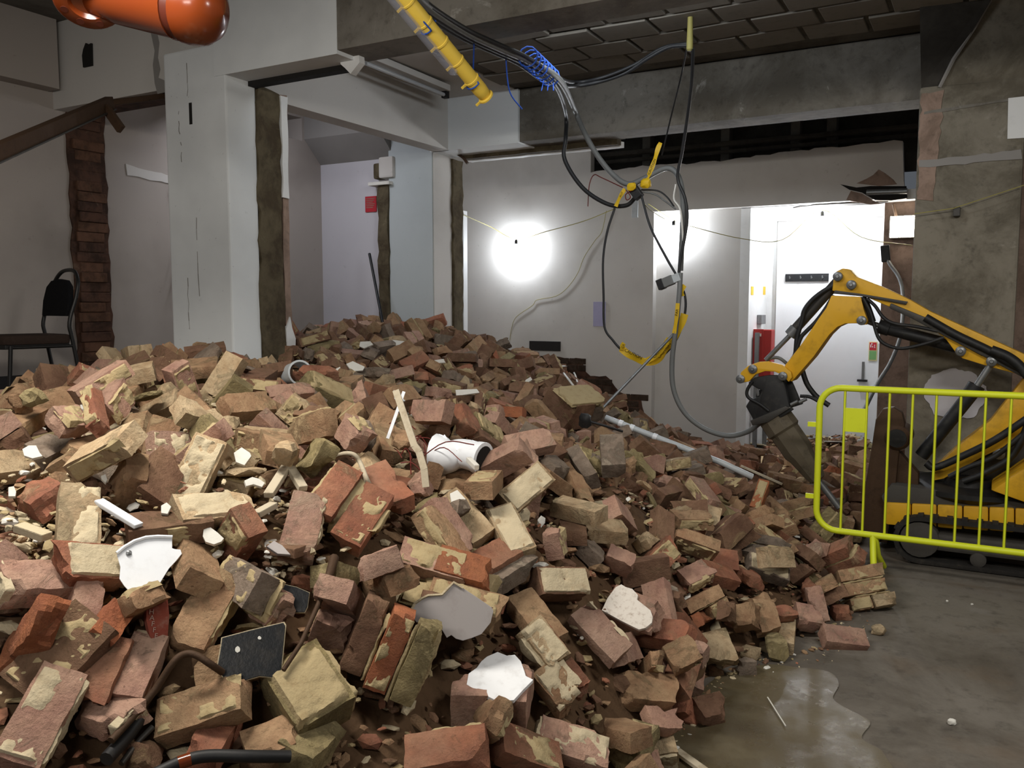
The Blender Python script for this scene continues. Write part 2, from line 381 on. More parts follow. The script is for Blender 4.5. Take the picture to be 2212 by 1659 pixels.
# ------------------------------------------------------------------ the room
def st(o): return tag(o, kind='structure')
def sbox(name, lo, hi, mat, parent=None, bevel=0):
    o = MB().box(lo, hi).build(name, mat, parent, bevel=bevel)
    return st(o) if parent is None else o
def rag(pts, amp, step, seed):
    """a broken edge: the polyline split into short steps, each pushed about"""
    r = random.Random(seed); out = []
    for a, b in zip(pts[:-1], pts[1:]):
        a = np.array(a, float); b = np.array(b, float); n = max(1, int(np.linalg.norm(b-a)/step))
        for k in range(n): out.append(a+(b-a)*k/n+np.array([r.uniform(-amp, amp) for _ in a]))
    return out+[np.array(pts[-1], float)]
XL, YB = -6.03, 8.92
sbox('floor', (-8, -1.5, -.2), (4, 11, 0), M['floor'])
sbox('floor_raised', (XL, 3.0, 0), (-4.5, YB, .93), M['conc'])
# left wall with a hole high up
w = MB(); hy, hz = (5.98, 6.52), (3.2, 3.42)
w.box((XL-.2, -1, 0), (XL, hy[0], 3.7)); w.box((XL-.2, hy[1], 0), (XL, 9.2, 3.7))
w.box((XL-.2, hy[0], 0), (XL, hy[1], hz[0])); w.box((XL-.2, hy[0], hz[1]), (XL, hy[1], 3.7))
wall_left = st(w.build('wall_left', M['wall_left']))
sbox('void_back', (XL-.3, hy[0]-.1, hz[0]-.1), (XL-.21, hy[1]+.1, hz[1]+.1), M['hollow_shade'], wall_left)  # near-black backing; the darkness of the hole is painted on
# toothed brick edge where a partition was pulled off the left wall
r = random.Random(3)
tm = [M['redend2'], M['redend'], M['redend'], M['redend2']]
for k in range(28):
    z = .93+k*.0755
    y0 = 4.07+r.uniform(-.02, .02); y1 = 4.30+r.uniform(-.03, .03)
    MB().box((XL-.02, y0, z), (XL+r.uniform(.012, .035), y1, z+.072)).build('brick', tm[k % 4], wall_left, bevel=.006)
MB().prism([(XL, p[0], p[1]) for p in rag([(4.03, .93), (4.03, 3.05), (4.34, 3.05), (4.34, .93)], .012, .08, 5)], (.012, 0, 0)).build('mortar_bed', M['redend'], wall_left)
MB().prism([(XL, p[0], p[1]) for p in rag([(4.52, 2.69), (4.75, 2.67), (5.3, 2.64), (5.3, 2.57), (4.53, 2.61), (4.52, 2.69)], .006, .05, 8)][:-1], (.008, 0, 0)).build('plaster_band', M['wall'], wall_left)
sbox('baseboard_left', (XL, 2.6, .93), (XL+.02, 6.6, 1.09), M['skirt'])
sbox('trim_1', (XL, -1, 3.12), (XL+.14, 3.9, 3.62), M['wall_left'])
# first beam: white to the left of the break, bare concrete to the right
bl = sbox('beam', (XL, 3.94, 3.0), (-4.5, 4.16, 3.62), M['wall'])
sbox('beam', (-4.3, 3.875, 3.0), (-3.31, 4.06, 3.62), M['column'])
bc = sbox('beam', (-3.31, 3.88, 3.022), (1.6, 4.15, 3.62), M['conc_face'])
q = [onY(x, y, 3.938) for x, y in ((326, 72), (338, 66), (344, 92), (341, 125), (346, 150), (342, 168), (352, 172), (362, 178), (371, 182), (371, 196), (340, 203), (334, 180), (330, 140), (334, 110))]
MB().prism(q, (0, .01, 0)).build('bare_patch', M['grey_band'], bl)
sbox('wall_head', (XL+.3, 3.99, 2.965), (-4.76, 4.13, 3.0), M['redend'], bl)
sbox('wall_head', (-4.2, 4.06, 2.97), (-3.42, 4.13, 3.06), M['hollow_shade'], bc)  # dark strip coloured as the shaded gap of the removed wall
st(MB().prism([(p[0], 4.02, p[1]) for p in rag([(-3.42, 3.06), (-3.28, 3.06), (-3.27, 2.985), (-3.33, 2.93), (-3.41, 2.985), (-3.42, 3.06)], .006, .04, 4)][:-1], (0, .05, 0)).build('trim_2', M['white']))
# first column with the torn end of the partition behind it
c1 = st(MB().box((-4.765, 3.88, 0), (-4.205, 4.125, 3.2)).build('column', M['column'], bevel=.012))
p = rag([(4.125, .9), (4.125, 2.9), (4.14, 2.98), (4.33, 2.98), (4.345, .9)], .018, .09, 12)
MB().prism([(-4.62, a, b) for a, b in p], (.425, 0, 0)).build('torn_wall_end', M['olive'], c1)
p = rag([(4.345, .9), (4.34, 2.98), (4.40, 2.98), (4.40, .9)], .006, .12, 13)
MB().prism([(-4.70, a, b) for a, b in p], (.50, 0, 0)).build('plaster_layer', M['pinkish'], c1)
p = rag([(4.335, 2.3), (4.335, 2.97), (4.39, 2.97), (4.39, 2.3)], .008, .1, 14)
MB().prism([(-4.5, a, b) for a, b in p], (.315, 0, 0)).build('plaster_layer', M['white'], c1)
p = rag([(4.34, 1.2), (4.33, 1.42), (4.37, 1.50), (4.42, 1.36), (4.42, 1.2)], .006, .06, 15)
MB().prism([(-4.5, a, b) for a, b in p], (.312, 0, 0)).build('plaster_layer', M['white'], c1)
s0 = onY(411, 222, 3.88); s1 = onY(417, 268, 3.88)
MB().box((s0[0]-.012, 3.878, s1[2]), (s0[0]+.014, 3.884, s0[2])).build('slot', M['hollow_shade'], c1)  # dark plate whose colour stands for the shade in a groove
r = random.Random(5)
for x0, y0, y1 in ((402, 122, 222), (386, 240, 290), (424, 470, 640), (391, 300, 350), (405, 600, 730)):
    a = onY(x0, y0, 3.88); b = onY(x0+(y1-y0)*.042, y1, 3.88); n = 7; q = [a+(b-a)*k/n+np.array((r.uniform(-.005, .005), 0, 0)) for k in range(n+1)]
    for k in range(n):
        if r.random() < .75: MB().bar(q[k], q[k+1], r.uniform(.002, .006), .003, (0, 1, 0)).build('crack', M['grey_band'], c1)
# small beam running back between the two columns
sbox('beam', (-4.60, 4.16, 3.0), (-4.43, 6.72, 3.46), M['wall'])
# second column
c2 = st(MB().box((-5.13, 6.72, 0), (-4.625, 7.02, 3.46)).build('column', M['blue_grey'], bevel=.01))
MB().box((-4.64, 6.735, 0), (-4.615, 7.03, 3.0)).build('side_plaster', M['wall'], c2)
p = rag([(7.03, .9), (7.03, 2.98), (7.2, 2.98), (7.19, 2.0), (7.18, .9)], .016, .08, 22)
MB().prism([(-4.9, a, b) for a, b in p], (.31, 0, 0)).build('torn_wall_end', M['olive'], c2)
p = rag([(-5.25, .9), (-5.25, 2.72), (-5.13, 2.72), (-5.13, .9)], .014, .1, 24)
MB().prism([(a, 6.70, b) for a, b in p], (0, .12, 0)).build('torn_wall_end', M['olive'], c2)
MB().box((-5.22, 6.68, 2.80), (-5.05, 6.84, 3.0)).build('broken_block', M['wall'], c2, bevel=.02)
MB().box((-5.33, 6.66, 2.735), (-5.08, 6.82, 2.765)).build('lath', M['plaster_chip'], c2)
MB().box((-5.30, 6.70, 2.80), (-5.2, 6.8, 2.95)).build('broken_block', M['olive'], c2, bevel=.02)
# second beam
sbox('beam', (-4.63, 6.70, 3.0), (-3.70, 7.05, 3.46), M['column'])
b2 = sbox('beam', (-3.70, 6.73, 3.012), (1.2, 7.05, 3.46), M['conc_face'])
p = rag([(-4.45, 7.0), (-4.45, 7.08), (-2.9, 7.08), (-2.9, 7.02), (-4.45, 7.0)], .012, .09, 31)[:-1]
MB().prism([(a, b, 2.965) for a, b in p], (0, 0, .05)).build('torn_wall_head', M['olive'], b2)
MB().prism([(a, b+.07, 2.955) for a, b in p], (0, 0, .05)).build('plaster_strip', M['white'], b2)
# room at the back left
wbl = sbox('wall_back_left', (XL, 6.78, 0), (-5.12, 6.95, 3.46), M['lilac'])
st(MB().prism([(XL, 6.78, 3.0), (XL, 6.55, 3.22), (XL, 6.55, 3.46), (XL, 6.78, 3.46)], (.93, 0, 0)).build('trim_3', M['grey_band']))
# back wall: lower plaster with a broken top edge, doorway cut out of it
top = rag([(-.82, 3.12), (-1.6, 3.11), (-2.6, 3.07), (-3.4, 3.08), (-4.0, 3.06)], .012, .07, 41)
loop = [(-6.2, 0), (-3.25, 0), (-3.25, 2.59), (-.78, 2.59), (-.80, 2.74)]+[tuple(q) for q in top]+[(-4.0, 3.5), (-6.2, 3.5)]
wall_back = st(MB().prism([(a, YB, b) for a, b in loop], (0, .10, 0)).build('wall_back', M['wall']))
sbox('wall_back_recess', (-3.3, YB+.10, 0), (-2.34, YB+.25, 2.62), M['wall'])
st(MB().box((-4.2, 9.35, 2.9), (1.0, 9.45, 3.6)).build('wall_void', M['conc_dark']))
v = MB()
for x in (-3.5, -2.62, -1.9, -1.55): v.box((x, 9.2, 3.0), (x+.09, 9.34, 3.5))
v.build('stud', M['conc'], wall_back)
for z, rr in ((3.19, .022), (3.27, .03)):
    MB().tube([(-4.0, 9.1, z), (-.5, 9.1, z)], rr, 8).build('void_pipe', M['conc_dark'], wall_back, True)
# bricks laid bare where the stair was torn off the back wall
def scar(x):
    pts = [(-4.75, 1.0), (-4.34, .99), (-4.08, .97), (-4.03, .80), (-3.75, .78), (-3.62, .62), (-3.36, .58), (-3.34, .32), (-3.24, .24), (-3.22, .05)]
    return np.interp(x, [q[0] for q in pts], [q[1] for q in pts])
r = random.Random(17)
for k in range(13):
    z = .01+k*.0755; x = -4.78+(k % 2)*.11
    while x < -3.22:
        L = .215 if r.random() < .75 else .105
        if z+.04 < scar(x+L*.6):
            MB().box((x, YB-r.uniform(.008, .02), z), (x+L-.01, YB+.02, z+.066)).build('brick', M['brickwall_dark'], wall_back, bevel=.004)
        x += L
sp = [(-4.78, 1.0)]+[(x, float(scar(x))) for x in np.arange(-4.7, -3.21, .06)]
sp = rag(sp, .012, .05, 61)+[np.array((-3.22, 0)), np.array((-4.78, 0))]
MB().prism([(a, YB-.006, b) for a, b in sp], (0, .02, 0)).build('sooty_bed', M['redend'], wall_back)
st(MB().box((-4.76, YB-.022, 1.06), (-4.36, YB, 1.17)).build('baseboard_back', M['skirt']))
a = onY(1000, 460, 8.2); 
st(MB().box((-5.20, 8.05, .9), (-5.13, 8.13, 2.62)).build('trim_4', M['white']))
# broken plaster and a pipe over the doorway
q = [onY(x, y, YB-.004) for x, y in ((1815, 398), (1850, 405), (1880, 402), (1958, 402), (1960, 428), (1925, 433), (1890, 432), (1862, 416), (1835, 410))]
MB().prism(q, (0, .012, 0)).build('painted_hole', M['hollow_shade'], wall_back)  # proud dark plate painted as the shade inside the broken plaster
q = [onY(x, y, YB-.003) for x, y in ((1828, 432), (1838, 412), (1862, 418), (1888, 434), (1905, 440), (1880, 442))]
MB().prism(q, (0, .012, 0)).build('bare_backing', M['pinkish'], wall_back)
q = [onY(x, y, YB-.003) for x, y in ((1872, 386), (1886, 378), (1898, 366), (1912, 374), (1930, 388), (1938, 398), (1900, 402), (1850, 396))]
MB().prism(q, (0, .008, 0)).build('bare_backing', M['pinkish'], wall_back)
MB().tube([onY(1872, 416, YB-.02), onY(1960, 413, YB-.02)], .028, 10).build('void_pipe', M['steel'], wall_back, True)
# entrance recess
sbox('wall_alcove_left', (-2.34, YB+.1, 0), (-2.24, 9.85, 2.6), M['white'])
sbox('wall_alcove_back', (-2.4, 9.84, 0), (-.2, 9.95, 2.7), M['white'])
alc = sbox('ceiling_alcove', (-2.34, YB+.1, 2.585), (-.3, 9.95, 2.68), M['white'])
q = [(-1.75, 9.05), (-1.45, 9.02), (-.95, 9.05), (-.98, 9.2), (-1.2, 9.26), (-1.6, 9.22), (-1.85, 9.18)]
MB().prism([(a, b, 2.577) for a, b in rag(q+[q[0]], .02, .06, 9)[:-1]], (0, 0, .01)).build('torn_patch', M['conc_dark'], alc)
pil = sbox('column', (-.985, 9.2, 0), (-.55, 9.5, 2.6), M['pinkish'])
sbox('wall_alcove_right', (-1.02, 9.5, 0), (-.93, 9.9, 2.6), M['white'])
# door
d = empty('door_1', (-1.60, 9.80, 0)); st(d)
MB().box((-2.13, 9.80, .01), (-1.02, 9.84, 2.50)).build('leaf', M['door'], d, origin=(-1.6, 9.8, 0)).location = (0, 0, 0)
fr = MB(); fr.box((-2.14, 9.797, 0), (-2.130, 9.84, 2.51)); fr.box((-2.14, 9.797, 2.50), (-1.0, 9.84, 2.51))
fr.build('frame', M['grey_band'], d, origin=(-1.6, 9.8, 0)).location = (0, 0, 0)
hp = onY(1863, 822, 9.78)
hd = MB().box((hp[0]-.012, 9.785, hp[2]), (hp[0]+.012, 9.80, hp[2]+.2)); hd.build('lock_plate', M['steel'], d, origin=(-1.6, 9.8, 0)).location = (0, 0, 0)
MB().box((hp[0]-.05, 9.74, hp[2]-.01), (hp[0]+.05, 9.79, hp[2]+.012)).build('handle', M['blackpaint'], d, origin=(-1.6, 9.8, 0)).location = (0, 0, 0)
# third column, the sloping haunch over it, wall to the right
c3 = st(MB().box((-.50, 6.4, 0), (.115, 7.05, 3.02)).build('column', M['conc_col'], bevel=.02))
p = rag([(-.48, 2.50), (-.48, 2.54), (.10, 2.56), (.10, 2.50), (-.48, 2.50)], .008, .05, 51)[:-1]
MB().prism([(a, 6.392, b) for a, b in p], (0, .012, 0)).build('plaster_ridge', M['grey_band'], c3)
p = rag([(-.47, 2.86), (.02, 2.89), (.02, 2.87), (-.47, 2.84), (-.47, 2.86)], .004, .05, 52)[:-1]
MB().prism([(a, 6.394, b) for a, b in p], (0, .01, 0)).build('plaster_ridge', M['conc_face'], c3)
p = rag([(-.49, 2.28), (-.49, 2.98), (-.36, 2.98), (-.365, 2.66), (-.37, 2.5), (-.40, 2.28), (-.49, 2.28)], .012, .05, 53)[:-1]
MB().prism([(a, 6.395, b) for a, b in p], (0, .01, 0)).build('render_patch', M['pinkish'], c3)
p = [onY(x, y, 6.39) for x, y in ((2178, 212), (2240, 205), (2240, 296), (2176, 300))]
MB().prism(p, (0, .02, 0)).build('render_patch', M['white'], c3)
cc = onY(2062, 850, 6.392); pts = []
rr = random.Random(8)
for k in range(60):
    a = 2*math.pi*k/60; q = .19*(1+.12*noise.noise(Vector((math.cos(a)*2, math.sin(a)*2, 4)))*1.6+rr.uniform(-.03, .03)); pts.append((cc[0]+math.cos(a)*q*.98, 6.391, cc[2]+math.sin(a)*q*.9))
MB().prism(pts, (0, .012, 0)).build('filler_patch', M['lilac'], c3)
q = onY(2067, 458, 6.38)
MB().box((q[0]-.02, 6.34, q[2]-.03), (q[0]+.02, 6.4, q[2]+.03)).build('junction_box', M['darksteel'], c3, bevel=.004)
A = [onY(2030, 186, 6.40), onz(2140, 0, 3.46), onz(2190, -90, 3.62), np.array((.9, 6.3, 3.62)), np.array((.9, 6.42, 2.98)), onY(2212, 172, 6.4)]
st(MB().prism(A, (.0, .42, .02)).build('haunch', M['conc_col']))
st(MB().prism([onY(1990, 190, 6.42), onY(2032, 186, 6.42), onz(2140, 0, 3.46)+np.array((0, .03, 0)), onz(2190, -90, 3.62)+np.array((0, .03, 0)), onz(1985, -60, 3.62)], (0, .5, 0)).build('haunch', M['conc_dark']))
e = [onY(2030, 188, 6.385), onY(2060, 128, 6.34), onY(2105, 60, 6.26), onz(2140, 0, 3.46)-np.array((0, .012, 0))]
MB().tube(e, [.012, .014, .012, .014], 6).build('plaster_arris', M['grey_band'], c3)
wr = sbox('wall_right', (.11, 7.02, 0), (4, 7.2, 3.6), M['pinkish'])
sbox('wall_far_right', (3.9, -1.5, 0), (4.0, 7.1, 3.7), M['wall'])
# ceilings
sbox('ceiling_white', (XL, 4.1, 3.46), (-3.74, 9.3, 3.62), M['wall'])
cs = sbox('ceiling', (-3.74, 4.0, 3.47), (1.6, 9.6, 3.62), M['conc'])
r = random.Random(23); bm_ = None
for i in range(9):
    for j in range(7):
        x = -3.55+i*.42+(j % 2)*.16; y = 4.32+j*.335
        if bm_ is None:
            o = MB().box((-.195, -.15, -.012), (.195, .15, .012)).build('ceiling_block', M['pot'], cs, bevel=.006); bm_ = o.data
        else: o = obj('ceiling_block', bm_, cs)
        o.location = (x, y, 3.466-r.uniform(0, .012)); o.rotation_euler = (r.uniform(-.02, .02), r.uniform(-.02, .02), r.uniform(-.02, .02))
sbox('ceiling_bay', (-6.1, -1.5, 3.6), (4, 3.95, 3.75), M['conc'])
# ------------------------------------------------------------------ rubble: bed, loose bricks, chips
def brick_mesh(L, Wd, Hh, seed, rough=1.0, broken=0, nx=6, ny=3, nz=2):
    """a box shell of small facets with worn arrises, chipped corners and, if asked, broken ends"""
    r = random.Random(seed); idx = {}; v = []; f = []
    def vid(i, j, k):
        key = (i, j, k)
        if key not in idx:
            idx[key] = len(v); v.append(np.array((L*(i/nx-.5), Wd*(j/ny-.5), Hh*(k/nz-.5))))
        return idx[key]
    for i in range(nx):
        for j in range(ny):
            f.append((vid(i, j, 0), vid(i, j+1, 0), vid(i+1, j+1, 0), vid(i+1, j, 0))); f.append((vid(i, j, nz), vid(i+1, j, nz), vid(i+1, j+1, nz), vid(i, j+1, nz)))
    for i in range(nx):
        for k in range(nz):
            f.append((vid(i, 0, k), vid(i+1, 0, k), vid(i+1, 0, k+1), vid(i, 0, k+1))); f.append((vid(i, ny, k), vid(i, ny, k+1), vid(i+1, ny, k+1), vid(i+1, ny, k)))
    for j in range(ny):
        for k in range(nz):
            f.append((vid(0, j, k), vid(0, j, k+1), vid(0, j+1, k+1), vid(0, j+1, k))); f.append((vid(nx, j, k), vid(nx, j+1, k), vid(nx, j+1, k+1), vid(nx, j, k+1)))
    h = np.array((L, Wd, Hh))/2; cor = []
    for _ in range(r.choice((1, 2, 3))):
        cor.append((np.array([r.choice((-1, 1))*q for q in h]), r.uniform(.012, .036)*rough))
    for _ in range(r.choice((0, 1, 2))):   # a bite out of an arris
        c = np.array([r.choice((-1, 1))*q for q in h]); c[0] = r.uniform(-h[0], h[0]); cor.append((c, r.uniform(.01, .022)*rough))
    off = Vector((seed*3.7, seed*1.3, seed*.7))
    for q in v:
        at_edge = sum(abs(abs(a)-b) < 1e-6 for a, b in zip(q, h))
        if at_edge >= 2: q -= np.sign(q)*np.array([.0015*rough*(r.random()+.3) if abs(abs(a)-b) < 1e-6 else 0 for a, b in zip(q, h)])
        nv = noise.noise_vector(Vector(q)*28+off); q += np.array(nv)*.0022*rough+np.array(noise.noise_vector(Vector(q)*95+off))*.0011*rough
        for c, rad in cor:
            dd = np.linalg.norm(q-c)
            if dd < rad*1.6: q += (np.zeros(3)-c)/np.linalg.norm(c)*max(0, rad*1.25-dd)*.75
    if broken:
        sl = r.uniform(-.35, .35); sk = r.uniform(-.4, .4)
        for (i, j, k), n in idx.items():
            for end, on in ((nx, broken >= 1), (0, broken >= 2)):
                if on and abs(i-end) <= 1:
                    wgt = 1 if i == end else .45
                    nn = noise.noise(Vector((v[n][1]*34, v[n][2]*34, end*.5))+off)+.6*noise.noise(Vector((v[n][1]*90, v[n][2]*90, end*.5))+off)
                    v[n][0] += (sl*v[n][1]+sk*v[n][2]+nn*.016)*wgt*(1 if end else -1)
    return v, f
def lump(seed, size, sub=1, amp=.35, flat=1.0):
    bm = bmesh.new(); bmesh.ops.create_icosphere(bm, subdivisions=sub, radius=1)
    off = Vector((seed*2.1, seed*5.3, seed)); s = np.array(size)/2
    v = []
    for q in bm.verts:
        c = q.co.copy(); m = max(abs(c.x), abs(c.y), abs(c.z)); c = c.lerp(c/m*.86, .65)
        n = 1+noise.noise(c*1.7+off)*amp
        v.append(np.array((c.x*s[0], c.y*s[1], c.z*s[2]*flat))*n)
    f = [tuple(x.index for x in q.verts) for q in bm.faces]; bm.free(); return v, f
def crust(L, Wd, Hh, face, seed, thick=.012, cover=.1, nu=14, nv=9):
    """mortar still stuck to one face: a lumpy skin that dips under the brick where it has come away"""
    r = random.Random(seed); off = Vector((seed*1.9, seed*.77, seed*3.1))
    ax, sg = face; o = [i for i in range(3) if i != ax]; h = (L/2, Wd/2, Hh/2); v = []; f = []
    for i in range(nu+1):
        for j in range(nv+1):
            q = np.zeros(3); q[o[0]] = h[o[0]]*(2*i/nu-1)*.955; q[o[1]] = h[o[1]]*(2*j/nv-1)*.945
            n = noise.noise(Vector(q)*15+off)+.55*noise.noise(Vector(q)*45+off)+.25*noise.noise(Vector(q)*110+off)+cover
            e = 0 if i in (0, nu) or j in (0, nv) else 1
            q[ax] = sg*(h[ax]+(min(thick, .0012+n*thick*1.5)+.0015*noise.noise(Vector(q)*130) if n > 0 and e else (-.004 if e else -.012))); v.append(q)
    for i in range(nu):
        for j in range(nv):
            a = i*(nv+1)+j; t = (a, a+1, a+nv+2, a+nv+1); f.append(t if (sg > 0) == (ax == 1) else t[::-1])
    return v, f
TYPES = [(.215, .1025, .065), (.165, .1025, .065), (.112, .1025, .065), (.075, .09, .065), (.085, .075, .06), (.215, .1025, .14), (.13, .09, .026), (.205, .052, .065)]
TNAME = ['brick', 'broken_brick', 'half_brick', 'brick_bat', 'mortar_lump', 'masonry_clump', 'plaster_slab', 'split_brick']
TWORD = ['whole brick', 'broken three-quarter brick', 'half brick', 'short brick end', 'mortar lump', 'pair of mortared bricks', 'thin mortar slab', 'brick split lengthwise']
def variants(t, fine):
    L, Wd, Hh = TYPES[t]; out = []
    for s in range(6 if fine else 4):
        sd = t*31+s*7+1
        n = (9, 5, 3) if fine else (3, 2, 1)
        if t in (4,): v, f = lump(sd, (L*1.1, Wd*1.1, Hh*1.1), 2 if fine else 1)
        elif t == 6: v, f = lump(sd, (L*1.15, Wd*1.15, Hh*1.2), 2 if fine else 1, .25)
        elif t == 5:
            v = []; f = []
            for dz in (-.0365, .0365):
                a, b = brick_mesh(L, Wd, Hh*.45, sd+int(dz*1000), 1, 1 if s % 2 else 0, *n)
                dx = .012 if dz > 0 else -.008
                f += [tuple(len(v)+i for i in q) for q in b]; v += [q+np.array((dx, 0, dz)) for q in a]
            a, b = brick_mesh(L*.95, Wd*.94, .02, sd+3, 1.4, 2, *n); nb = len(f)
            f += [tuple(len(v)+i for i in q) for q in b]; v += a
        else: v, f = brick_mesh(L, Wd, Hh, sd, 1.0+(.5 if t else 0), {0: 0, 1: 1, 2: 1, 3: 2, 7: 2}.get(t, 0), *n)
        mi = [0]*len(f)
        if t == 5: mi = [0]*nb+[1]*(len(f)-nb)
        if fine and t in (0, 1, 2, 7) and s % 2 == 0:
            fc = [(2, 1), (1, -1), (2, -1), (1, 1)][s//2 % 4]
            a, b = crust(L, Wd, Hh, fc, sd, .009, .12); mi += [1]*len(b)
            f += [tuple(len(v)+i for i in q) for q in b]; v += a
        out.append((v, f, mi))
    return out
FINE = {t: [mesh(TNAME[t], v, f, [BR['tan'], M['mortar']], mi, True, 20) for v, f, mi in variants(t, True)] for t in range(8)}
COARSE = {t: [(np.array(v), f, mi) for v, f, mi in variants(t, False)] for t in range(8)}
def pick_color(t, r, X, Y):
    if t in (4, 6): return r.choices(['olive', 'cream', 'grey', 'tan'], (4, 3, 3, 2))[0]
    # the near left is sandier, the middle redder, the far side browner
    far = min(1, max(0, (Y-2.6)/3.5)); left = 1 if X < -1.7 and Y < 3.6 else 0
    wts = [4.2-1.2*left-1.2*far, .4, 7+3*left, 4.5+1.5*left-2*far, 3.2+15*far, 3+3.4*left-2.2*far, 2.2-.9*far, 2+.5*far]
    return r.choices(BKEYS, [max(.2, x) for x in wts])[0]
# bed of dirt under the bricks
xs = np.arange(XL+.03, .9, .07); ys = np.arange(.75, 9.74, .07); XX, YY = np.meshgrid(xs, ys)
hz_ = heap(XX, YY)-.10
nn_ = np.array([noise.noise(Vector((a*5, b*5, 0)))*.03+noise.noise(Vector((a*17, b*17, 3)))*.012 for a, b in zip(XX.ravel(), YY.ravel())]).reshape(XX.shape)
ZZ = hz_+nn_; n = len(xs); v = list(zip(XX.ravel(), YY.ravel(), np.maximum(ZZ, -.06).ravel()))
f = [(j*n+i, j*n+i+1, j*n+n+i+1, j*n+n+i) for j in range(len(ys)-1) for i in range(n-1) if max(ZZ[j, i], ZZ[j, i+1], ZZ[j+1, i], ZZ[j+1, i+1]) > -.03 and (ys[j]+.07 < YB-.02 or -2.2 < xs[i] < -1.1) and not any(a < xs[i]+.035 < b and c < ys[j]+.035 < d for a, b, c, d in ((-4.83, -4.13, 3.82, 4.45), (-5.32, -4.55, 6.6, 7.28), (-6.1, -5, 6.72, 7.02)))]
tag(obj('rubble_dirt', mesh('rubble_dirt', v, f, M['soil'], None, True, 0)), 'brown dirt and crushed mortar filling the gaps under the brick heap', 'rubble', kind='stuff')
# ------------------------------------------------------------------ bricks that can be told apart in the photograph
HB = []   # (centre, rotation 3x3, half sizes) of every placed piece, to keep the loose bricks out of them
def frame_for(x0, y0, x1, y1, L, roll, dd, lift, d=None):
    cx, cy = (x0+x1)/2, (y0+y1)/2
    c = on_heap(cx, cy, lift) if d is None else at(cx, cy, d)
    dep = pr(c)[2]; sx, sy = (x1-x0)/F*dep, (y1-y0)/F*dep
    s = math.hypot(sx, sy); k = min(1, s/L); g = math.sqrt(max(0, 1-k*k))
    vd = ray(cx, cy); vd /= np.linalg.norm(vd)
    a = (rt*sx-up*sy)/s*k+vd*g*dd; a -= 0; a /= np.linalg.norm(a)
    ref = np.array((0, 0, .75))-vd*.65; n = ref-a*(ref@a); n /= np.linalg.norm(n); w = np.cross(n, a)
    q = math.radians(roll); nn = n*math.cos(q)+w*math.sin(q); ww = np.cross(nn, a)
    return c, np.column_stack((a, ww, nn))
def place(o, c, Rm):
    o.location = c; o.rotation_mode = 'QUATERNION'; o.rotation_quaternion = Matrix(Rm.tolist()).to_quaternion()
HN = [0]
def solid_brick(name, dims, col, seed, parent=None, broken=0, rough=1.2, crusts=(), crust_mat='mortar', thick=.008):
    v, f = brick_mesh(*dims, seed, rough, broken, 12, 6, 4)
    o = obj(name, mesh(name, v, f, BR[col], None, True, 20), parent)
    for k, fc in enumerate(crusts):
        cov = fc[2] if len(fc) > 2 else .08
        a, b = crust(*dims, fc[:2], seed*3+k, thick, cov, 22, 13)
        obj('mortar_crust', mesh('mortar_crust', a, b, M[crust_mat], None, True, 50), o if parent is None else o)
    return o
B = (.215, .1025, .065)
def hero(x0, y0, x1, y1, col, label, dims=B, roll=0, dd=1, broken=0, crusts=(), cm='mortar', lift=.025, name=None, d=None, rough=1.2, thick=.008):
    HN[0] += 1
    nm = name or ('brick' if dims[0] > .19 and broken == 0 else 'half_brick' if dims[0] < .13 else 'broken_brick')
    o = solid_brick(nm, dims, col, 100+HN[0], None, broken, rough, crusts, cm, thick)
    c, Rm = frame_for(x0, y0, x1, y1, dims[0], roll, dd, lift, d); place(o, c, Rm)
    HB.append((c, Rm, np.array(dims)/2)); tag(o, label, 'brick', 'bricks of the rubble heap'); return o
def clump(x0, y0, x1, y1, label, pieces, joints, size, roll=0, dd=1, lift=.05, cm='mortar', cat='masonry', d=None, name='masonry_clump'):
    """bricks still held together: pieces = (offset, dims, colour, broken, crust faces), joints = (lo, hi) slabs of mortar"""
    HN[0] += 1
    c, Rm = frame_for(x0, y0, x1, y1, size[0], roll, dd, lift, d)
    e = empty(name); place(e, c, Rm); tag(e, label, cat, 'mortared lumps of the rubble heap')
    for k, (off, dims, col, br, cr) in enumerate(pieces):
        b = solid_brick('brick', dims, col, 300+HN[0]*9+k, e, br, 1.2, cr, cm); b.location = off
    for k, (lo, hi) in enumerate(joints):
        dm = np.array(hi)-np.array(lo); v, f = brick_mesh(*dm, 500+HN[0]*5+k, 2.2, 2, 10, 6, 2)
        j = obj('mortar', mesh('mortar', v, f, M[cm], None, True, 40), e); j.location = (np.array(lo)+np.array(hi))/2
    HB.append((c, Rm, np.array(size)/2)); return e
T, BO, LS, RS, E1, E0 = (2, 1), (2, -1), (1, 1), (1, -1), (0, 1), (0, -1)
# nearest left
hero(300, 1000, 248, 1088, 'tan', 'orange-tan brick with a scorched dark lower end left of the big cream brick', (.165, .1025, .065), 5, 1, 1)
hero(458, 955, 396, 1082, 'cream', 'largest cream mortar-faced brick leaning upright near the left middle', B, 8, -1, 0, [(2, 1, .3)], 'mortar_pale')
hero(362, 1000, 322, 1078, 'brown', 'brown brick with a dark side between the scorched brick and the big cream brick', (.19, .1025, .065), 35, -1)
hero(304, 905, 284, 980, 'tan', 'tan square-ended block standing above the scorched orange-tan brick', (.165, .1025, .075), -30, -1, 1)
hero(395, 858, 272, 925, 'cream', 'long cream brick lying slantwise behind the square-ended tan block', (.3, .085, .06), 15, 1)
hero(135, 888, 214, 884, 'pink', 'pale block with a broad whitish top behind the left bricks', (.2, .13, .10), 0, 1, 2, [(2, 1, .4)], 'plaster_chip')
hero(150, 950, 234, 925, 'pink', 'pink brick capped with yellow mortar above the split tan slab', B, 0, 1, 0, [(2, 1, .1)], 'mortar_pale')
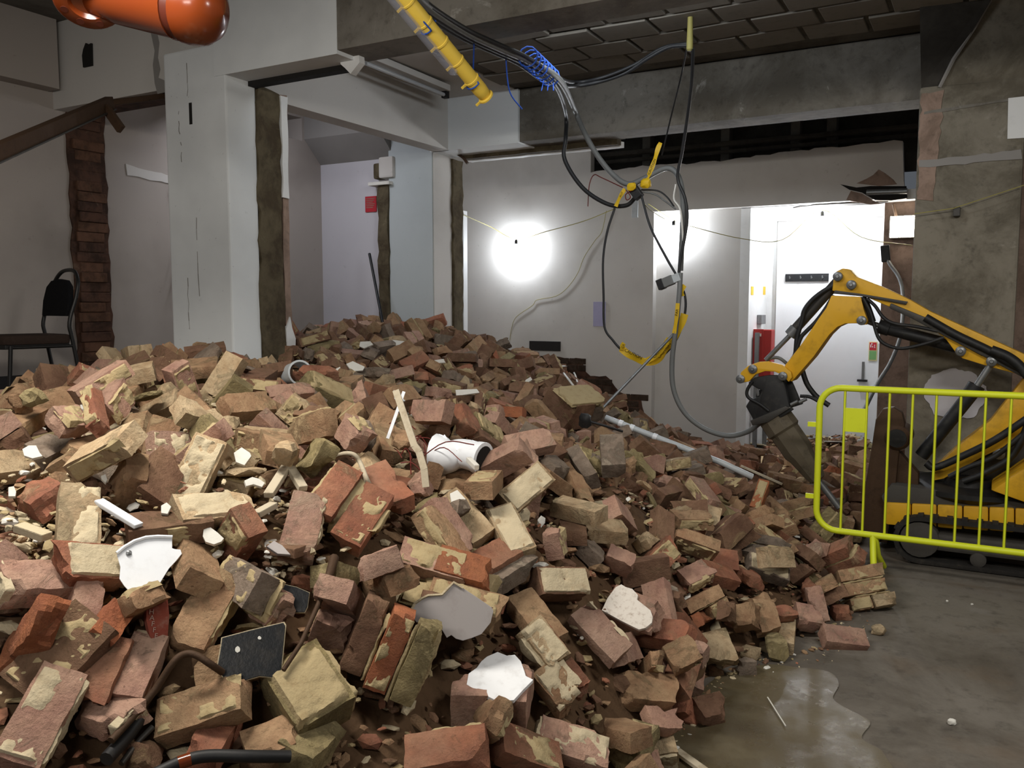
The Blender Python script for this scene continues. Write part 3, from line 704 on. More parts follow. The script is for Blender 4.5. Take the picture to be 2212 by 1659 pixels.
hero(166, 972, 240, 950, 'tan', 'split tan slab directly under the brick capped with yellow mortar', (.205, .09, .04), 10, 1, 1, (), name='split_brick')
hero(62, 1062, 118, 1090, 'red', 'red-faced broken brick with a mortar flap at the left edge of the heap', (.15, .1025, .065), -10, -1, 1, [(0, -1, .3)])
hero(172, 1062, 166, 1196, 'cream', 'tall brick standing upright with a cream patch on its pink face', B, 10, -1, 0, [(2, 1, -.02)], 'mortar_pale', .05)
hero(-12, 1012, 72, 1002, 'cream', 'clean cream brick cut by the left edge of the picture', B, -10, 1)
hero(82, 985, 138, 960, 'grey', 'rounded grey-brown brick with a pink face behind the clean cream brick', (.15, .1, .065), 0, 1, 1)
hero(330, 965, 396, 968, 'pink', 'pink half brick with two cream mortar lumps on it right of the tan block', (.13, .1025, .065), -35, 1, 1, [(2, 1, .1)], 'mortar_pale')
hero(290, 1150, 440, 1132, 'brown', 'long brown brick lying level just above the white plate shard', B, 20, 1, 0, [(1, -1, -.1)])
hero(392, 1112, 522, 1104, 'cream', 'cream mortar-coated brick lying right behind the level brown brick', B, 0, 1, 1, [(2, 1, .35)], 'mortar_pale', .04)
hero(542, 1116, 478, 1216, 'red', 'red brick leaning with a broad tan mortar face right of the small white shard', B, 55, 1, 0, [(2, 1, .3)])
hero(412, 1185, 432, 1262, 'tan', 'tan brick pointing its square end forward right of the white plate shard', B, 38, -1)
hero(484, 1256, 412, 1386, 'tan', 'long tan brick sloping down from the mottled pair with the small black face', B, 0, -1, 0, [(1, 1, .05)])
hero(150, 1222, 262, 1228, 'red', 'red brick with a thick pale mortar top left of the white plate shard', (.17, .1025, .065), -12, 1, 2, [(2, 1, .35)], 'mortar_pale')
hero(24, 1262, 152, 1258, 'pink', 'pale pink broken brick with a mortar end by the left edge', (.2, .1025, .065), 0, 1, 1, [(0, -1, .3)], 'mortar_pale')
hero(196, 1250, 176, 1338, 'pink', 'pale pink wedge standing on its point below the mortar-topped red brick', (.14, .07, .06), 20, -1, 1)
hero(122, 1318, 18, 1436, 'orange', 'rough bright orange brick sloping out of the picture at left', (.24, .09, .07), 25, 1, 2, rough=2)
hero(255, 1335, 182, 1388, 'orange', 'orange half brick between the rough orange brick and the terracotta piece', (.13, .1, .065), 0, 1, 1)
hero(240, 1345, 330, 1280, 'tan', 'tan broken brick leaning over the terracotta piece', (.19, .1025, .05), 25, -1, 1, [(2, 1, .15)])
hero(200, 1355, 78, 1482, 'brown', 'broadest brown brick lying on its bed near the lower left corner', (.215, .14, .075), 0, -1, 0, [(2, 1, -.05)])
hero(246, 1400, 203, 1496, 'red', 'dull red half brick right of the broadest brown brick', (.15, .085, .065), 0, -1, 1)
hero(322, 1398, 276, 1500, 'pink', 'pink brick with a whitish upper half beside the bent iron bar', (.17, .085, .065), 0, -1, 0, [(0, -1, .4)], 'mortar_pale')
hero(128, 1480, 48, 1624, 'pink', 'pinkish brick edged with thick cream mortar in the lower left corner', B, 10, -1, 0, [(1, 1, .3), (2, 1, -.2)], 'mortar_pale')
hero(186, 1522, 286, 1562, 'pink', 'pink half brick with a cream mortar edge left of the bent iron bar', (.13, .095, .065), 0, -1, 1, [(0, 1, .4)], 'mortar_pale')
hero(340, 1568, 542, 1498, 'tan', 'level brick with purple-brown and tan patches below the big black face', B, -5, 1, 0, [(2, 1, -.05)], lift=.04)
hero(488, 1556, 440, 1634, 'red', 'clean red brick standing in the dark hollow above the black bar', (.16, .08, .065), 0, -1)
hero(540, 1630, 640, 1590, 'tan', 'tan grooved half brick right of the black bar at the lower edge', (.13, .1, .065), 10, 1, 1)
hero(640, 1640, 700, 1585, 'olive', 'yellowish brick with a dark face at the lower edge right of the black bar', (.16, .1, .07), 0, 1, 1)
hero(622, 1440, 700, 1560, 'olive', 'broad yellow mortar-covered block below the big black face', (.19, .16, .12), 0, -1, 0, [(2, 1, .5), (1, 1, .4)], thick=.014, name='mortar_block')
hero(668, 1082, 640, 1196, 'pink', 'upright pink brick with a cream flake on its left side near the pale shards', B, 5, -1, 0, [(1, 1, .1)], 'mortar_pale', .05)
hero(804, 1018, 866, 1096, 'red', 'red brick with a whitish flank leaning below the leaning white board strip', B, 0, -1, 0, [(1, -1, .1)], 'mortar_pale')
hero(666, 1048, 718, 1062, 'red', 'small pink-red half brick with a shiny top left of the rusty bent pipe', (.13, .1, .065), 5, -1, 1)
hero(712, 1022, 784, 1048, 'brown', 'brown brick lying behind the rusty bent pipe', B, 10, 1)
hero(1078, 1106, 1128, 1198, 'cream', 'smooth cream brick with a red corner leaning in the middle of the heap', B, 0, -1, 0, [(2, 1, .55)], 'mortar_pale')
hero(1176, 1022, 1092, 1092, 'cream', 'long yellow-cream brick forming the left arm of a V', B, 25, -1, 0, [(2, 1, .4)], 'mortar_pale', .05)
hero(1164, 1018, 1228, 1064, 'tan', 'tan brick forming the right arm of a V with the yellow-cream brick', B, 20, 1, lift=.05)
hero(1253, 1142, 1350, 1150, 'cream', 'cream brick with a pink middle band above the grey-black mortar lump', B, 10, 1)
hero(1112, 1184, 1040, 1226, 'red', 'red flat-lying brick with a mortar edge right of the grey-faced lump', (.19, .1025, .065), 0, -1)
hero(1136, 1210, 1062, 1256, 'grey', 'grey-brown brick with ridged side below the red flat-lying brick', (.2, .1, .065), -10, -1)
hero(1150, 1262, 1262, 1262, 'brown', 'dark brick with a jagged cream mortar top right of the grey-faced lump', (.215, .1, .085), -25, 1, 1, [(2, 1, .4)], 'mortar_pale')
hero(1122, 1296, 1192, 1386, 'tan', 'smooth tan brick sloping down right of the grey-faced lump', B, 10, -1)
hero(1252, 1322, 1338, 1414, 'pink', 'pinkish brick with a raised cream rim left of the speckled white block', B, 0, -1, 0, [(1, 1, .2)], 'mortar_pale')
hero(1336, 1490, 1456, 1500, 'tan', 'wedge-shaped tan brick lying near the puddle edge', (.2, .12, .075), 0, 1, 1, lift=.05)
hero(1392, 1630, 1462, 1618, 'cream', 'cream block with a sooty foot at the lower edge by the puddle', (.105, .1, .13), 0, 1, 0, [(1, -1, .3)], 'mortar_pale')
hero(1394, 1556, 1462, 1560, 'pink', 'pale pink brick piece lying on top of the cream block by the puddle', (.12, .09, .05), 0, 1, 1, lift=.13)
hero(872, 1640, 1060, 1612, 'red', 'red brick lying level at the bottom edge of the picture', B, 0, 1, 0, [(1, 1, .1)], lift=.04)
hero(1068, 1600, 1205, 1652, 'red', 'second red brick at the bottom edge with mortar along its top', B, 0, 1, 0, [(2, 1, -.1)], lift=.06)
hero(1156, 1586, 1316, 1636, 'pink', 'long pinkish brick with a mortar end near the bottom edge', B, -5, -1, 0, [(0, -1, .4), (2, 1, -.1)], 'mortar_pale', .07)
hero(1768, 1375, 1876, 1388, 'pink', 'pale pink brick lying alone on the wet floor at the foot of the heap', (.2, .1025, .075), 0, 1, 0, lift=.035)
hero(1712, 1330, 1780, 1340, 'pink', 'pinkish half brick with a flat tan top at the foot of the heap', (.13, .11, .08), 0, 1, 1, lift=.04)
hero(1582, 1338, 1632, 1330, 'tan', 'small tan block with a whitish corner near the foot of the heap', (.11, .1, .1), -20, -1, 1, lift=.05)
hero(1498, 1202, 1592, 1216, 'red', 'dark red brick lying level above the pink end-on brick', B, -20, 1)
hero(1512, 1232, 1588, 1252, 'red', 'light red brick just below the dark red level brick', B, 0, 1)
hero(1474, 1258, 1528, 1232, 'pink', 'pink brick end crusted with grey mortar left of the light red brick', (.14, .1, .065), 0, 1, 1, [(1, -1, .4)])
hero(1612, 1214, 1702, 1246, 'grey', 'long brick topped with cream mortar left of the barrier foot', B, 0, 1, 0, [(2, 1, .4)], 'mortar_pale')
hero(1594, 1240, 1642, 1256, 'red', 'small red brick wedge right of the light red brick', (.13, .09, .06), 20, 1, 1)
hero(1756, 1270, 1772, 1338, 'pink', 'curved pair of pink and cream brick ends by the mortared three-course lump', (.17, .08, .065), 0, -1, 1)
hero(1502, 1545, 1562, 1530, 'brown', 'brown half brick with a pale ridge alone in the puddle', (.12, .1, .085), 0, 1, 1, lift=.04)
hero(1468, 1518, 1500, 1560, 'red', 'small red brick bat at the puddle edge', (.1, .08, .065), 0, 1, 1, lift=.03)
hero(1540, 1375, 1560, 1425, 'cream', 'cream broken block lying at the wet edge of the heap', (.13, .12, .085), 0, -1, 1, lift=.04)
hero(1320, 952, 1326, 1016, 'grey', 'pale cut stone block standing on end in the right middle of the heap', (.20, .11, .09), 0, -1, lift=.06, name='stone_block')
hero(1176, 1014, 1208, 1014, 'grey', 'small square grey block above the V of cream bricks', (.10, .10, .09), 0, 1, 0, lift=.06, name='stone_block')
hero(664, 828, 756, 872, 'olive', 'long yellow-olive mortar block at the upper left of the heap', (.29, .12, .1), 0, 1, 1, [(2, 1, .5)], lift=.06, name='mortar_block')
hero(374, 800, 468, 793, 'tan', 'tan brick lying along the crest before the white column', B, 15, 1, 0, lift=.07)
hero(238, 812, 318, 778, 'brown', 'brown brick leaning on the crest below the brown brick strip', B, 15, 1, 0, lift=.06)
hero(108, 800, 126, 868, 'brown', 'big brown block standing on end in front of the chair', (.2, .13, .1), 20, -1, 1, lift=.09)
hero(64, 868, 124, 858, 'red', 'dark red hollow-faced brick before the chair', (.16, .11, .07), 0, 1, 1, lift=.05)
hero(826, 930, 846, 990, 'tan', 'tan brick with a square cream end left of the leaning white board strip', (.2, .1025, .075), 20, -1, 0, lift=.05)
hero(610, 1190, 668, 1168, 'brown', 'dark brown slab leaning under the upright pink brick', (.15, .1, .03), 20, 1, 1, name='split_brick')
# mortared lumps
J = .011
clump(884, 1300, 800, 1500, 'three brick courses still mortared together standing on end in the near middle',
      [((0, -.012, .077), B, 'olive', 0, [(2, 1, .4)]), ((0, .0, 0), B, 'orange', 0, [(1, -1, -.05)]), ((-.012, .012, -.077), (.2, .1025, .065), 'brown', 0, ())],
      [((-.1, -.055, .032), (.1, .04, .046)), ((-.1, -.04, -.046), (.1, .05, -.032))], (.215, .12, .23), 118, -1, .09)
e = clump(868, 1240, 1080, 1300, 'big mortared lump with a grey plastered face in the near middle',
      [((-.075, .045, .03), B, 'pink', 1, [(2, 1, .2)]), ((.02, .05, .035), (.17, .1025, .065), 'orange', 1, ()), ((.05, -.05, .0), (.22, .09, .09), 'tan', 1, [(2, 1, .3)]), ((-.06, -.06, -.02), (.16, .1, .065), 'olive', 1, [(2, 1, .5)])],
      [((-.13, -.02, -.04), (.13, .09, .012)), ((-.1, -.08, .0), (.12, .0, .03))], (.28, .2, .14), 0, 1, .07)
clump(1122, 1358, 1236, 1505, 'four broken bricks in cream mortar right of the white-glazed block',
      [((-.05, .03, 0), (.15, .09, .065), 'cream', 1, [(2, 1, .3)]), ((-.06, .055, -.02), (.13, .05, .09), 'red', 0, ()), ((.07, -.02, -.01), (.14, .1, .065), 'tan', 1, [(2, 1, .2)]), ((.09, .055, -.03), (.11, .06, .06), 'red', 1, ())],
      [((-.1, -.03, -.035), (.11, .05, .02))], (.28, .14, .1), 0, -1, .06, 'mortar_pale')
clump(782, 1052, 712, 1150, 'two red bricks with a fat mortar joint right of the upright pink brick',
      [((0, .058, 0), B, 'red', 0, [(2, 1, -.1)]), ((-.02, -.055, .012), (.19, .09, .08), 'red', 0, [(1, -1, .3)])], [((-.1, -.02, -.035), (.1, .025, .03)), ((-.09, .09, -.02), (.09, .125, .025))], (.215, .22, .08), 10, -1, .06)
clump(918, 1082, 1000, 1206, 'two pink bricks side by side with a long tan flank pointing down the heap',
      [((0, .035, .0), B, 'pink', 0, ()), ((.03, -.04, .0), B, 'tan', 0, [(1, -1, .1)])], [((-.1, -.006, -.03), (.12, .006, .028))], (.24, .16, .08), 40, -1, .06)
clump(512, 1248, 600, 1300, 'mottled red and grey brick pair with a small black painted face',
      [((-.02, .0, .035), (.19, .1, .065), 'grey', 0, [(2, 1, -.1)]), ((.03, -.02, -.04), (.13, .1, .06), 'pink', 1, [(2, 1, .1)])], [((-.09, -.04, -.012), (.09, .05, .004))], (.2, .12, .14), -40, -1, .06)
clump(986, 898, 1078, 962, 'yellow-olive masonry block with two red brick ends in the middle of the heap',
      [((-.09, .0, .0), (.12, .17, .075), 'red', 0, ()), ((.07, .03, .0), (.2, .11, .08), 'olive', 0, [(2, 1, .5)]), ((.05, -.06, 0), (.22, .06, .07), 'brown', 0, ())], [((-.03, -.08, -.03), (-.018, .08, .035))], (.33, .19, .08), 0, 1, .10)
clump(1198, 884, 1288, 876, 'large rounded masonry boulder beside the stair scar on the back wall',
      [((-.05, 0, 0), (.28, .24, .2), 'brown', 2, [(2, 1, .2)]), ((.1, .02, -.03), (.2, .22, .15), 'grey', 2, [(2, 1, .3)])], [((-.18, -.11, .09), (.18, .11, .112))], (.4, .26, .24), 0, 1, .10)
clump(1812, 1282, 1922, 1262, 'three-course mortared brick lump before the foot of the yellow barrier',
      [((.0, .0, .078), (.24, .1025, .065), 'tan', 1, [(1, -1, -.1)]), ((-.01, 0, 0), (.235, .1025, .065), 'tan', 0, [(1, -1, .1)]), ((.07, 0, -.077), (.12, .1025, .065), 'cream', 0, ()), ((-.055, 0, -.077), (.11, .1025, .065), 'tan', 0, [(1, -1, .1)])],
      [((-.115, -.045, .032), (.115, .048, .046)), ((-.115, -.045, -.045), (.115, .048, -.032))], (.24, .11, .23), 62, 1, .10)
clump(1484, 1330, 1566, 1288, 'tan brick pair joined by mortar with a dark slot near the foot of the heap',
      [((-.0, .03, .03), (.2, .1025, .06), 'tan', 0, ()), ((-.055, .03, -.035), (.1, .1025, .06), 'orange', 0, ()), ((.055, .03, -.035), (.1, .1025, .06), 'tan', 0, [(1, -1, .1)])], [((-.1, -.02, -.006), (.1, .07, .0))], (.21, .11, .14), 55, 1, .06)
LOOSE = (
0,-542,381,293,-14,93,25,0,-443,607,263,22,-48,-78,3,-414,303,140,-41,33,-28,1,-244,615,55,-7,4,97,2,-386,435,174,-35,-32,-32,0,-259,759,85,7,95,25,0,-407,706,246,28,-38,-87,0,-385,445,193,52,78,-25,0,-356,771,190,4,3,-6,0,-543,592,
283,-73,-6,-14,2,-460,508,276,-70,-55,-39,5,-678,637,285,-69,-60,26,2,-287,480,114,22,-35,-4,2,-689,451,296,-28,19,-61,0,-368,478,199,-18,-5,94,3,-256,538,93,-12,65,55,7,-678,467,306,38,19,-31,0,-309,832,119,30,-64,-66,2,-492,589,282,
-75,26,5,2,-232,726,82,-82,-38,-3,0,-277,795,96,-51,-71,-43,1,-696,500,306,45,40,74,0,-548,792,276,56,-9,-6,0,-294,960,118,-44,5,27,2,-363,462,218,18,-7,-91,5,-168,1208,57,-91,12,-31,0,-391,646,236,-1,-2,81,0,-726,509,324,14,-21,57,
0,-529,289,224,49,-16,-78,5,-283,1061,109,54,-61,-55,1,-606,516,298,11,34,55,0,-782,708,313,49,-21,57,2,-404,462,200,68,66,-5,4,-471,483,282,81,-36,34,0,-221,1055,88,38,-70,-46,2,-345,696,177,38,48,63,4,-657,376,228,-90,-4,35,1,-746,
416,286,27,5,-67,2,-322,795,137,-44,9,22,1,-215,981,37,-82,47,27,0,-223,581,32,-22,46,-64,0,-397,622,209,27,27,-14,0,-316,1017,131,41,-89,-10,0,-772,639,308,15,-62,-18,0,-439,820,244,-12,35,-81,0,-411,903,207,-14,-83,38,6,-197,959,
14,30,-19,80,0,-665,895,279,26,31,67,1,-520,480,253,-10,8,-45,0,-328,941,135,-11,40,-45,2,-345,773,149,-37,-3,-90,0,-350,867,165,49,-69,-16,0,-338,1135,140,-32,-90,6,0,-568,556,268,2,-72,-66,4,-773,472,310,51,83,14,0,-239,751,57,-27,
45,-50,0,-504,509,280,93,-32,-8,0,-217,1333,64,83,1,-7,2,-532,522,246,-32,93,2,5,-264,1420,67,-4,97,-8,0,-243,635,37,72,68,1,7,-259,720,67,-20,-28,-42,7,-698,727,297,83,42,18,1,-357,759,172,4,-2,86,0,-206,1159,68,-30,-87,31,0,-798,
591,321,-89,-41,-5,1,-393,843,193,-61,43,0,0,-573,503,279,-75,32,12,0,-374,1087,140,63,58,31,1,-309,885,119,54,6,53,0,-613,616,267,-53,17,44,3,-799,471,304,66,-34,53,3,-236,889,70,-65,-38,56,0,-795,473,286,10,3,87,5,-583,735,260,-2,
50,-49,3,-219,906,8,0,0,-95,2,-740,432,277,-92,26,-8,6,-506,474,266,-1,-8,-71,0,-545,466,282,-25,90,13,5,-247,1102,80,-49,2,-2,0,-739,674,291,8,81,-39,2,-642,673,285,71,-12,43,5,-203,1881,47,-11,21,-23,0,-640,502,270,-80,32,49,3,-435,
608,236,22,-84,5,0,-822,517,297,-18,51,-69,3,-328,892,134,-32,-11,91,0,-541,932,243,70,63,-25,7,-767,849,308,-18,21,-81,1,-279,704,86,57,-63,-26,5,-915,1229,309,-11,42,-67,5,-327,1611,69,8,-66,-69,2,-202,1123,51,-21,-37,-4,2,-547,813,
258,-47,18,83,5,-874,1206,290,61,-69,-35,0,-646,1248,219,-52,18,48,0,-302,1313,102,-25,-59,32,1,-835,844,306,-55,74,-26,3,-153,1126,8,0,0,84,5,-313,1775,53,-10,-37,-24,7,-287,820,97,-3,-12,98,0,-684,365,226,-69,-63,-20,4,-391,602,223,
-63,70,-24,1,-197,1192,65,31,1,-71,5,-249,1923,56,-6,-56,-80,0,-274,1221,84,-25,-15,-24,0,-555,517,257,39,-21,-36,0,-776,1173,264,2,11,13,2,-385,984,169,-50,-77,37,0,-661,350,235,35,5,-15,1,-438,678,221,-1,13,31,2,-497,526,252,-86,
-2,-35,2,-633,413,265,77,35,-51,5,-1060,1484,342,27,-78,38,0,-451,1220,176,-56,62,-53,7,-211,1007,33,84,25,17,0,-776,758,307,-4,8,-50,7,-427,1133,170,-27,-54,-73,4,-326,388,102,34,-6,75,0,-415,1238,156,-6,-6,53,0,-58,1977,20,0,21,-21,
0,-1034,1134,337,-47,86,0,1,-167,1132,26,28,-6,-94,0,-198,998,13,-64,-75,-5,0,-425,1377,142,1,74,-61,1,-342,1297,119,16,-12,-19,7,-385,728,213,-22,-52,-30,5,-642,749,260,72,29,51,6,-743,571,304,0,98,0,1,-606,772,274,-79,21,43,1,-878,
766,328,-47,80,26,2,-477,591,251,23,29,76,0,-579,786,251,22,22,74,0,-918,748,324,52,-79,18,0,-743,722,300,-19,0,29,7,-854,1075,290,98,9,1,5,-6,2037,13,-66,-23,23,2,-172,1124,43,-25,-14,76,1,-932,551,296,-21,-34,76,5,-69,2123,43,-23,
46,-50,0,-429,1169,162,-82,10,-24,5,-223,1436,42,43,-11,-85,3,-555,376,263,-10,-41,89,0,-762,904,288,4,6,-56,5,-118,2162,47,75,-8,16,1,-150,1781,13,70,3,3,5,-227,1986,60,63,64,40,5,-1077,814,324,10,66,70,1,-189,1555,22,-51,54,45,1,
-756,1116,258,84,51,-7,0,-1074,776,314,4,-92,10,0,-823,1429,285,0,-7,-93,1,-290,1257,90,22,-23,-78,5,-582,1128,213,-59,21,-22,2,-639,783,284,-56,-2,-70,2,-393,301,119,38,-11,-34,5,-283,1361,70,7,-50,79,0,-157,1368,19,13,16,-1,0,-512,
762,224,0,8,97,5,-969,1494,316,-62,-31,-18,0,-403,967,187,59,-44,-42,0,-262,1302,66,-84,49,-5,0,-538,1502,155,-32,61,-54,2,-858,675,321,-6,-37,91,0,-949,826,328,28,-43,-77,2,-450,698,223,-59,-17,22,0,-571,624,275,50,73,-31,0,-584,879,
224,8,17,62,0,-864,1351,298,97,18,1,2,-1000,1051,318,-12,-18,-53,5,-446,1567,103,56,3,79,0,-840,1115,285,-7,-14,57,0,-275,858,53,-46,28,39,0,-257,797,56,1,-4,99,1,-332,1067,130,-10,48,-83,0,-122,1904,29,53,46,-70,5,-962,544,281,18,
26,76,1,-839,1229,285,-7,29,73,5,-771,1876,164,-20,93,-22,1,-624,388,253,26,-6,-93,1,-92,1875,8,0,0,-93,0,-920,1174,293,26,23,77,5,-406,1277,135,-26,66,-59,4,-655,596,278,3,64,-74,0,-489,1394,149,14,92,35,1,-911,1348,309,-15,2,97,0,
-564,1491,160,4,63,-23,3,-481,645,268,29,-92,-8,1,-939,1068,305,-15,25,-81,7,-274,1079,93,7,-29,17,3,-554,835,220,0,25,-16,0,-246,1609,49,-27,-5,95,2,-942,1178,314,-16,14,-52,0,-638,1123,234,-12,-1,11,0,-950,1222,318,62,60,36,0,-849,
1557,270,-18,83,50,2,-538,474,269,-8,-32,75,0,-168,1965,36,-48,37,71,6,-518,638,271,8,-55,72,5,-360,1251,116,11,-95,16,1,-917,629,309,-48,-12,60,0,-211,1652,43,-15,11,79,0,-745,1369,243,-87,-22,19,0,-894,1038,294,63,-70,30,2,-12,1960,
13,-41,-57,57,0,-368,1145,131,56,25,-14,1,-402,1162,140,-39,-6,45,5,-1103,1369,337,59,0,-27,5,-972,1348,324,69,-6,-35,3,-460,664,234,12,-58,35,1,-831,1070,273,0,-22,-17,2,-231,1014,41,-46,-12,54,3,-430,1101,173,79,-29,6,0,-696,597,
291,-23,-30,-92,0,-709,1305,235,-21,-55,42,0,-809,1246,268,-12,-15,-72,2,-411,759,242,-44,-77,-11,7,-445,1866,80,99,-6,-6,5,-880,614,303,38,-1,-16,2,-168,1579,8,77,-62,0,7,-165,2138,52,86,13,23,3,-402,661,219,2,-1,-83,1,-255,828,16,
20,6,77,0,-329,1984,55,-20,-60,76,0,-501,1200,189,-38,30,-81,5,-935,1500,307,39,21,70,2,-113,1820,8,0,0,20,0,-65,1909,8,-55,-83,0,2,-392,1616,96,-9,1,-14,0,-368,1954,62,63,-49,-7,0,-278,1589,62,66,71,-18,6,-365,1278,130,-62,-23,10,
0,-785,1429,252,-19,-81,-7,5,-410,739,215,-34,15,-83,7,-787,1312,266,-67,61,-20,1,-345,1567,70,-16,88,-39,0,-708,903,277,49,57,35,5,-955,767,318,36,12,-50,3,-190,1106,39,-62,-30,-1,4,-406,930,205,-43,-5,-79,3,-188,1740,51,-1,1,-42,
4,-760,608,305,67,66,31,0,-753,1460,248,8,14,-83,0,-258,1191,72,4,28,3,2,-187,1732,34,-99,-1,1,3,-233,644,15,87,-26,-39,2,-674,738,279,-28,58,75,5,-890,521,280,92,-10,0,3,-983,1137,323,22,4,8,0,15,2061,33,63,-73,-1,2,-687,706,285,-11,
62,-61,0,-1007,1513,320,58,28,21,0,-233,1843,41,-9,13,-24,0,-55,2032,21,15,19,-84,2,-553,315,227,12,4,-7,7,-377,1211,144,-17,5,-76,3,-562,651,238,55,45,-3,5,-1217,1617,350,-33,-75,-49,0,-405,1027,162,-2,29,5,2,-1024,1240,326,23,-25,
23,0,-252,1638,54,-2,-19,-97,0,-819,1611,251,-33,-7,23,0,-327,1086,123,-86,-8,17,1,-731,1176,251,22,-21,-79,4,-992,1076,313,41,36,-57,0,-848,1713,264,-28,-83,29,2,92,2206,14,30,63,-30,2,-851,1285,288,-17,44,13,1,-639,1523,180,-23,-32,
15,0,-70,2046,29,49,-39,-76,2,-897,1489,301,-83,2,23,3,-1081,1364,352,-53,15,82,0,-213,1473,44,98,10,-13,1,-1068,1390,336,-49,40,36,0,-1103,1607,357,-11,85,-44,1,-119,2129,35,-96,1,-22,6,-393,1049,158,3,44,83,3,-540,872,209,12,71,60,
2,-791,679,284,90,9,14,1,-568,412,264,-43,85,-26,2,-124,1861,14,61,-34,61,2,-838,1176,271,33,88,-13,1,-785,1384,249,-28,-31,49,2,-317,1246,96,-44,-22,67,1,-934,1106,303,-27,-80,50,0,-392,1478,100,-91,33,-14,1,-307,1543,49,44,2,83,0,
-183,1345,41,15,0,-96,2,-829,1311,267,12,-76,62,2,-263,1823,44,-30,-10,-84,4,-153,1724,10,-58,-39,39,0,-1063,660,288,44,-79,35,5,-974,1789,277,72,43,25,3,-212,1560,41,31,-33,-69,7,-790,589,305,33,55,71,0,-158,2047,37,20,86,43,7,-696,
1136,241,-76,54,21,1,-961,1663,307,-23,-29,38,2,-215,1724,42,46,49,-56,0,-546,1326,179,93,27,21,0,-190,1833,28,21,-24,-94,4,-229,1576,50,-95,-20,-21,0,-488,946,226,9,4,18,0,-389,1387,116,-96,-8,20,0,-596,1007,232,44,29,-63,1,-114,2025,
29,-11,37,90,0,-683,1180,229,-55,64,-49,4,-85,1908,22,75,42,49,3,-340,1042,133,-58,-57,-16,0,-890,1238,304,-40,-15,84,0,-1126,1163,345,-38,-69,32,0,-404,1542,99,-27,-5,-73,0,-1014,1138,322,9,-6,62,0,-636,1561,178,-7,-40,85,0,-496,913,
225,16,46,-64,5,-206,2009,38,0,10,-51,2,-288,1895,49,-14,4,-29,0,-832,1136,263,15,13,4,7,-723,1124,249,-59,-49,43,1,-299,2174,52,-88,-7,-27,0,33,2192,14,6,-9,-96,1,-502,1096,189,17,-35,5,0,-260,2120,55,-13,53,-82,2,-543,1453,161,-6,
8,41,6,-173,1704,4,40,-90,0,4,-291,988,119,-36,55,-70,0,-341,1928,51,-61,-43,35,2,-342,2077,61,-18,-29,-38,3,-226,1256,59,48,-11,86,0,-167,1897,26,50,83,-6,1,-706,1185,244,35,-30,-54,2,-893,856,307,-42,-48,-54,6,-366,1019,145,84,12,
-50,0,-370,1706,64,-45,73,-25,4,-34,2003,24,0,0,-91,6,-186,1280,67,-10,-33,-23,3,-477,1005,208,-24,63,-20,2,-1086,1247,352,23,72,58,7,-332,1360,101,43,12,46,2,-374,1900,56,-1,12,87,0,-933,1298,310,64,-10,22,2,-1087,1142,332,12,5,22,
2,-972,1297,327,62,71,-6,3,-1000,1033,306,48,-27,70,0,-464,993,197,-18,26,86,3,-201,1626,33,-68,-71,-9,0,-189,1738,13,48,-50,-51,2,-20,2067,29,6,-59,-13,1,-415,1876,52,-41,72,21,4,-685,1105,240,67,-63,21,0,-402,1657,82,47,1,-38,0,-269,
1755,36,94,-22,-20,0,-956,1629,299,-18,-77,-58,2,8,2186,28,6,-9,-94,5,-450,863,216,30,13,60,0,-211,1287,48,-75,25,27,7,-1107,1336,333,7,22,-13,2,-203,2178,63,98,-2,11,0,-438,1348,132,34,44,-3,1,-454,2143,33,-17,34,-80,2,-569,1241,183,
33,-60,-65,0,-268,1546,55,-4,13,60,0,-272,1812,35,-8,30,48,1,-1053,737,307,-2,-31,6,0,-683,1275,228,65,-72,-22,2,-782,1232,257,-86,-10,41,1,-918,1685,277,-12,-80,56,7,-293,837,99,5,61,78,0,-526,619,277,-2,53,77,0,-1156,1335,342,-67,
-56,5,0,-854,1008,276,-31,-25,-54,3,-168,1755,8,0,0,69,0,-552,1966,69,11,60,67,0,-756,1321,235,-6,-4,-99,2,-563,1028,225,-71,42,16,0,-835,1362,267,48,-13,-21,0,-191,1265,55,-38,85,-28,0,-233,2086,59,-10,-2,98,2,-112,1888,16,79,-37,
43,7,48,2119,7,53,-46,-46,0,-1306,1418,334,-21,33,88,3,-279,771,64,-16,-77,30,3,-418,1109,153,-40,50,-75,0,-439,1822,58,51,70,-35,6,-88,1981,32,-42,-34,35,2,-522,1043,215,25,-47,-82,7,-587,1463,164,61,33,-32,0,-977,1171,308,10,13,52,
0,-769,1615,229,54,17,-6,0,-345,1191,131,51,80,16,0,-836,1210,269,-17,20,-2,3,-1038,1189,336,-28,39,-66,1,-630,705,274,82,-53,-12,0,-271,2196,53,19,-19,36,1,-978,1108,310,-27,5,-87,1,-889,1302,288,65,68,-25,3,-271,1058,83,16,-10,-96,
2,-281,1974,56,-95,-27,1,0,-561,1615,131,-40,-30,-8,3,32,2115,12,-53,46,-46,1,-250,803,33,-41,-36,49,5,-534,1991,55,-53,27,-20,0,-857,1500,283,-62,58,-27,5,-676,1812,134,-17,30,-1,1,-410,1004,176,52,22,-5,1,-442,1732,76,13,37,-16,3,
-1024,1544,336,-1,22,69,0,-819,1423,256,-57,65,-47,0,-878,1658,266,73,51,27,1,-395,1684,81,-31,-94,9,2,-315,1192,100,17,30,87,0,-575,1293,182,-7,-21,89,2,-758,436,249,-8,75,-55,7,-1000,1052,299,64,17,17,0,-226,2146,57,-4,15,-53,0,-556,
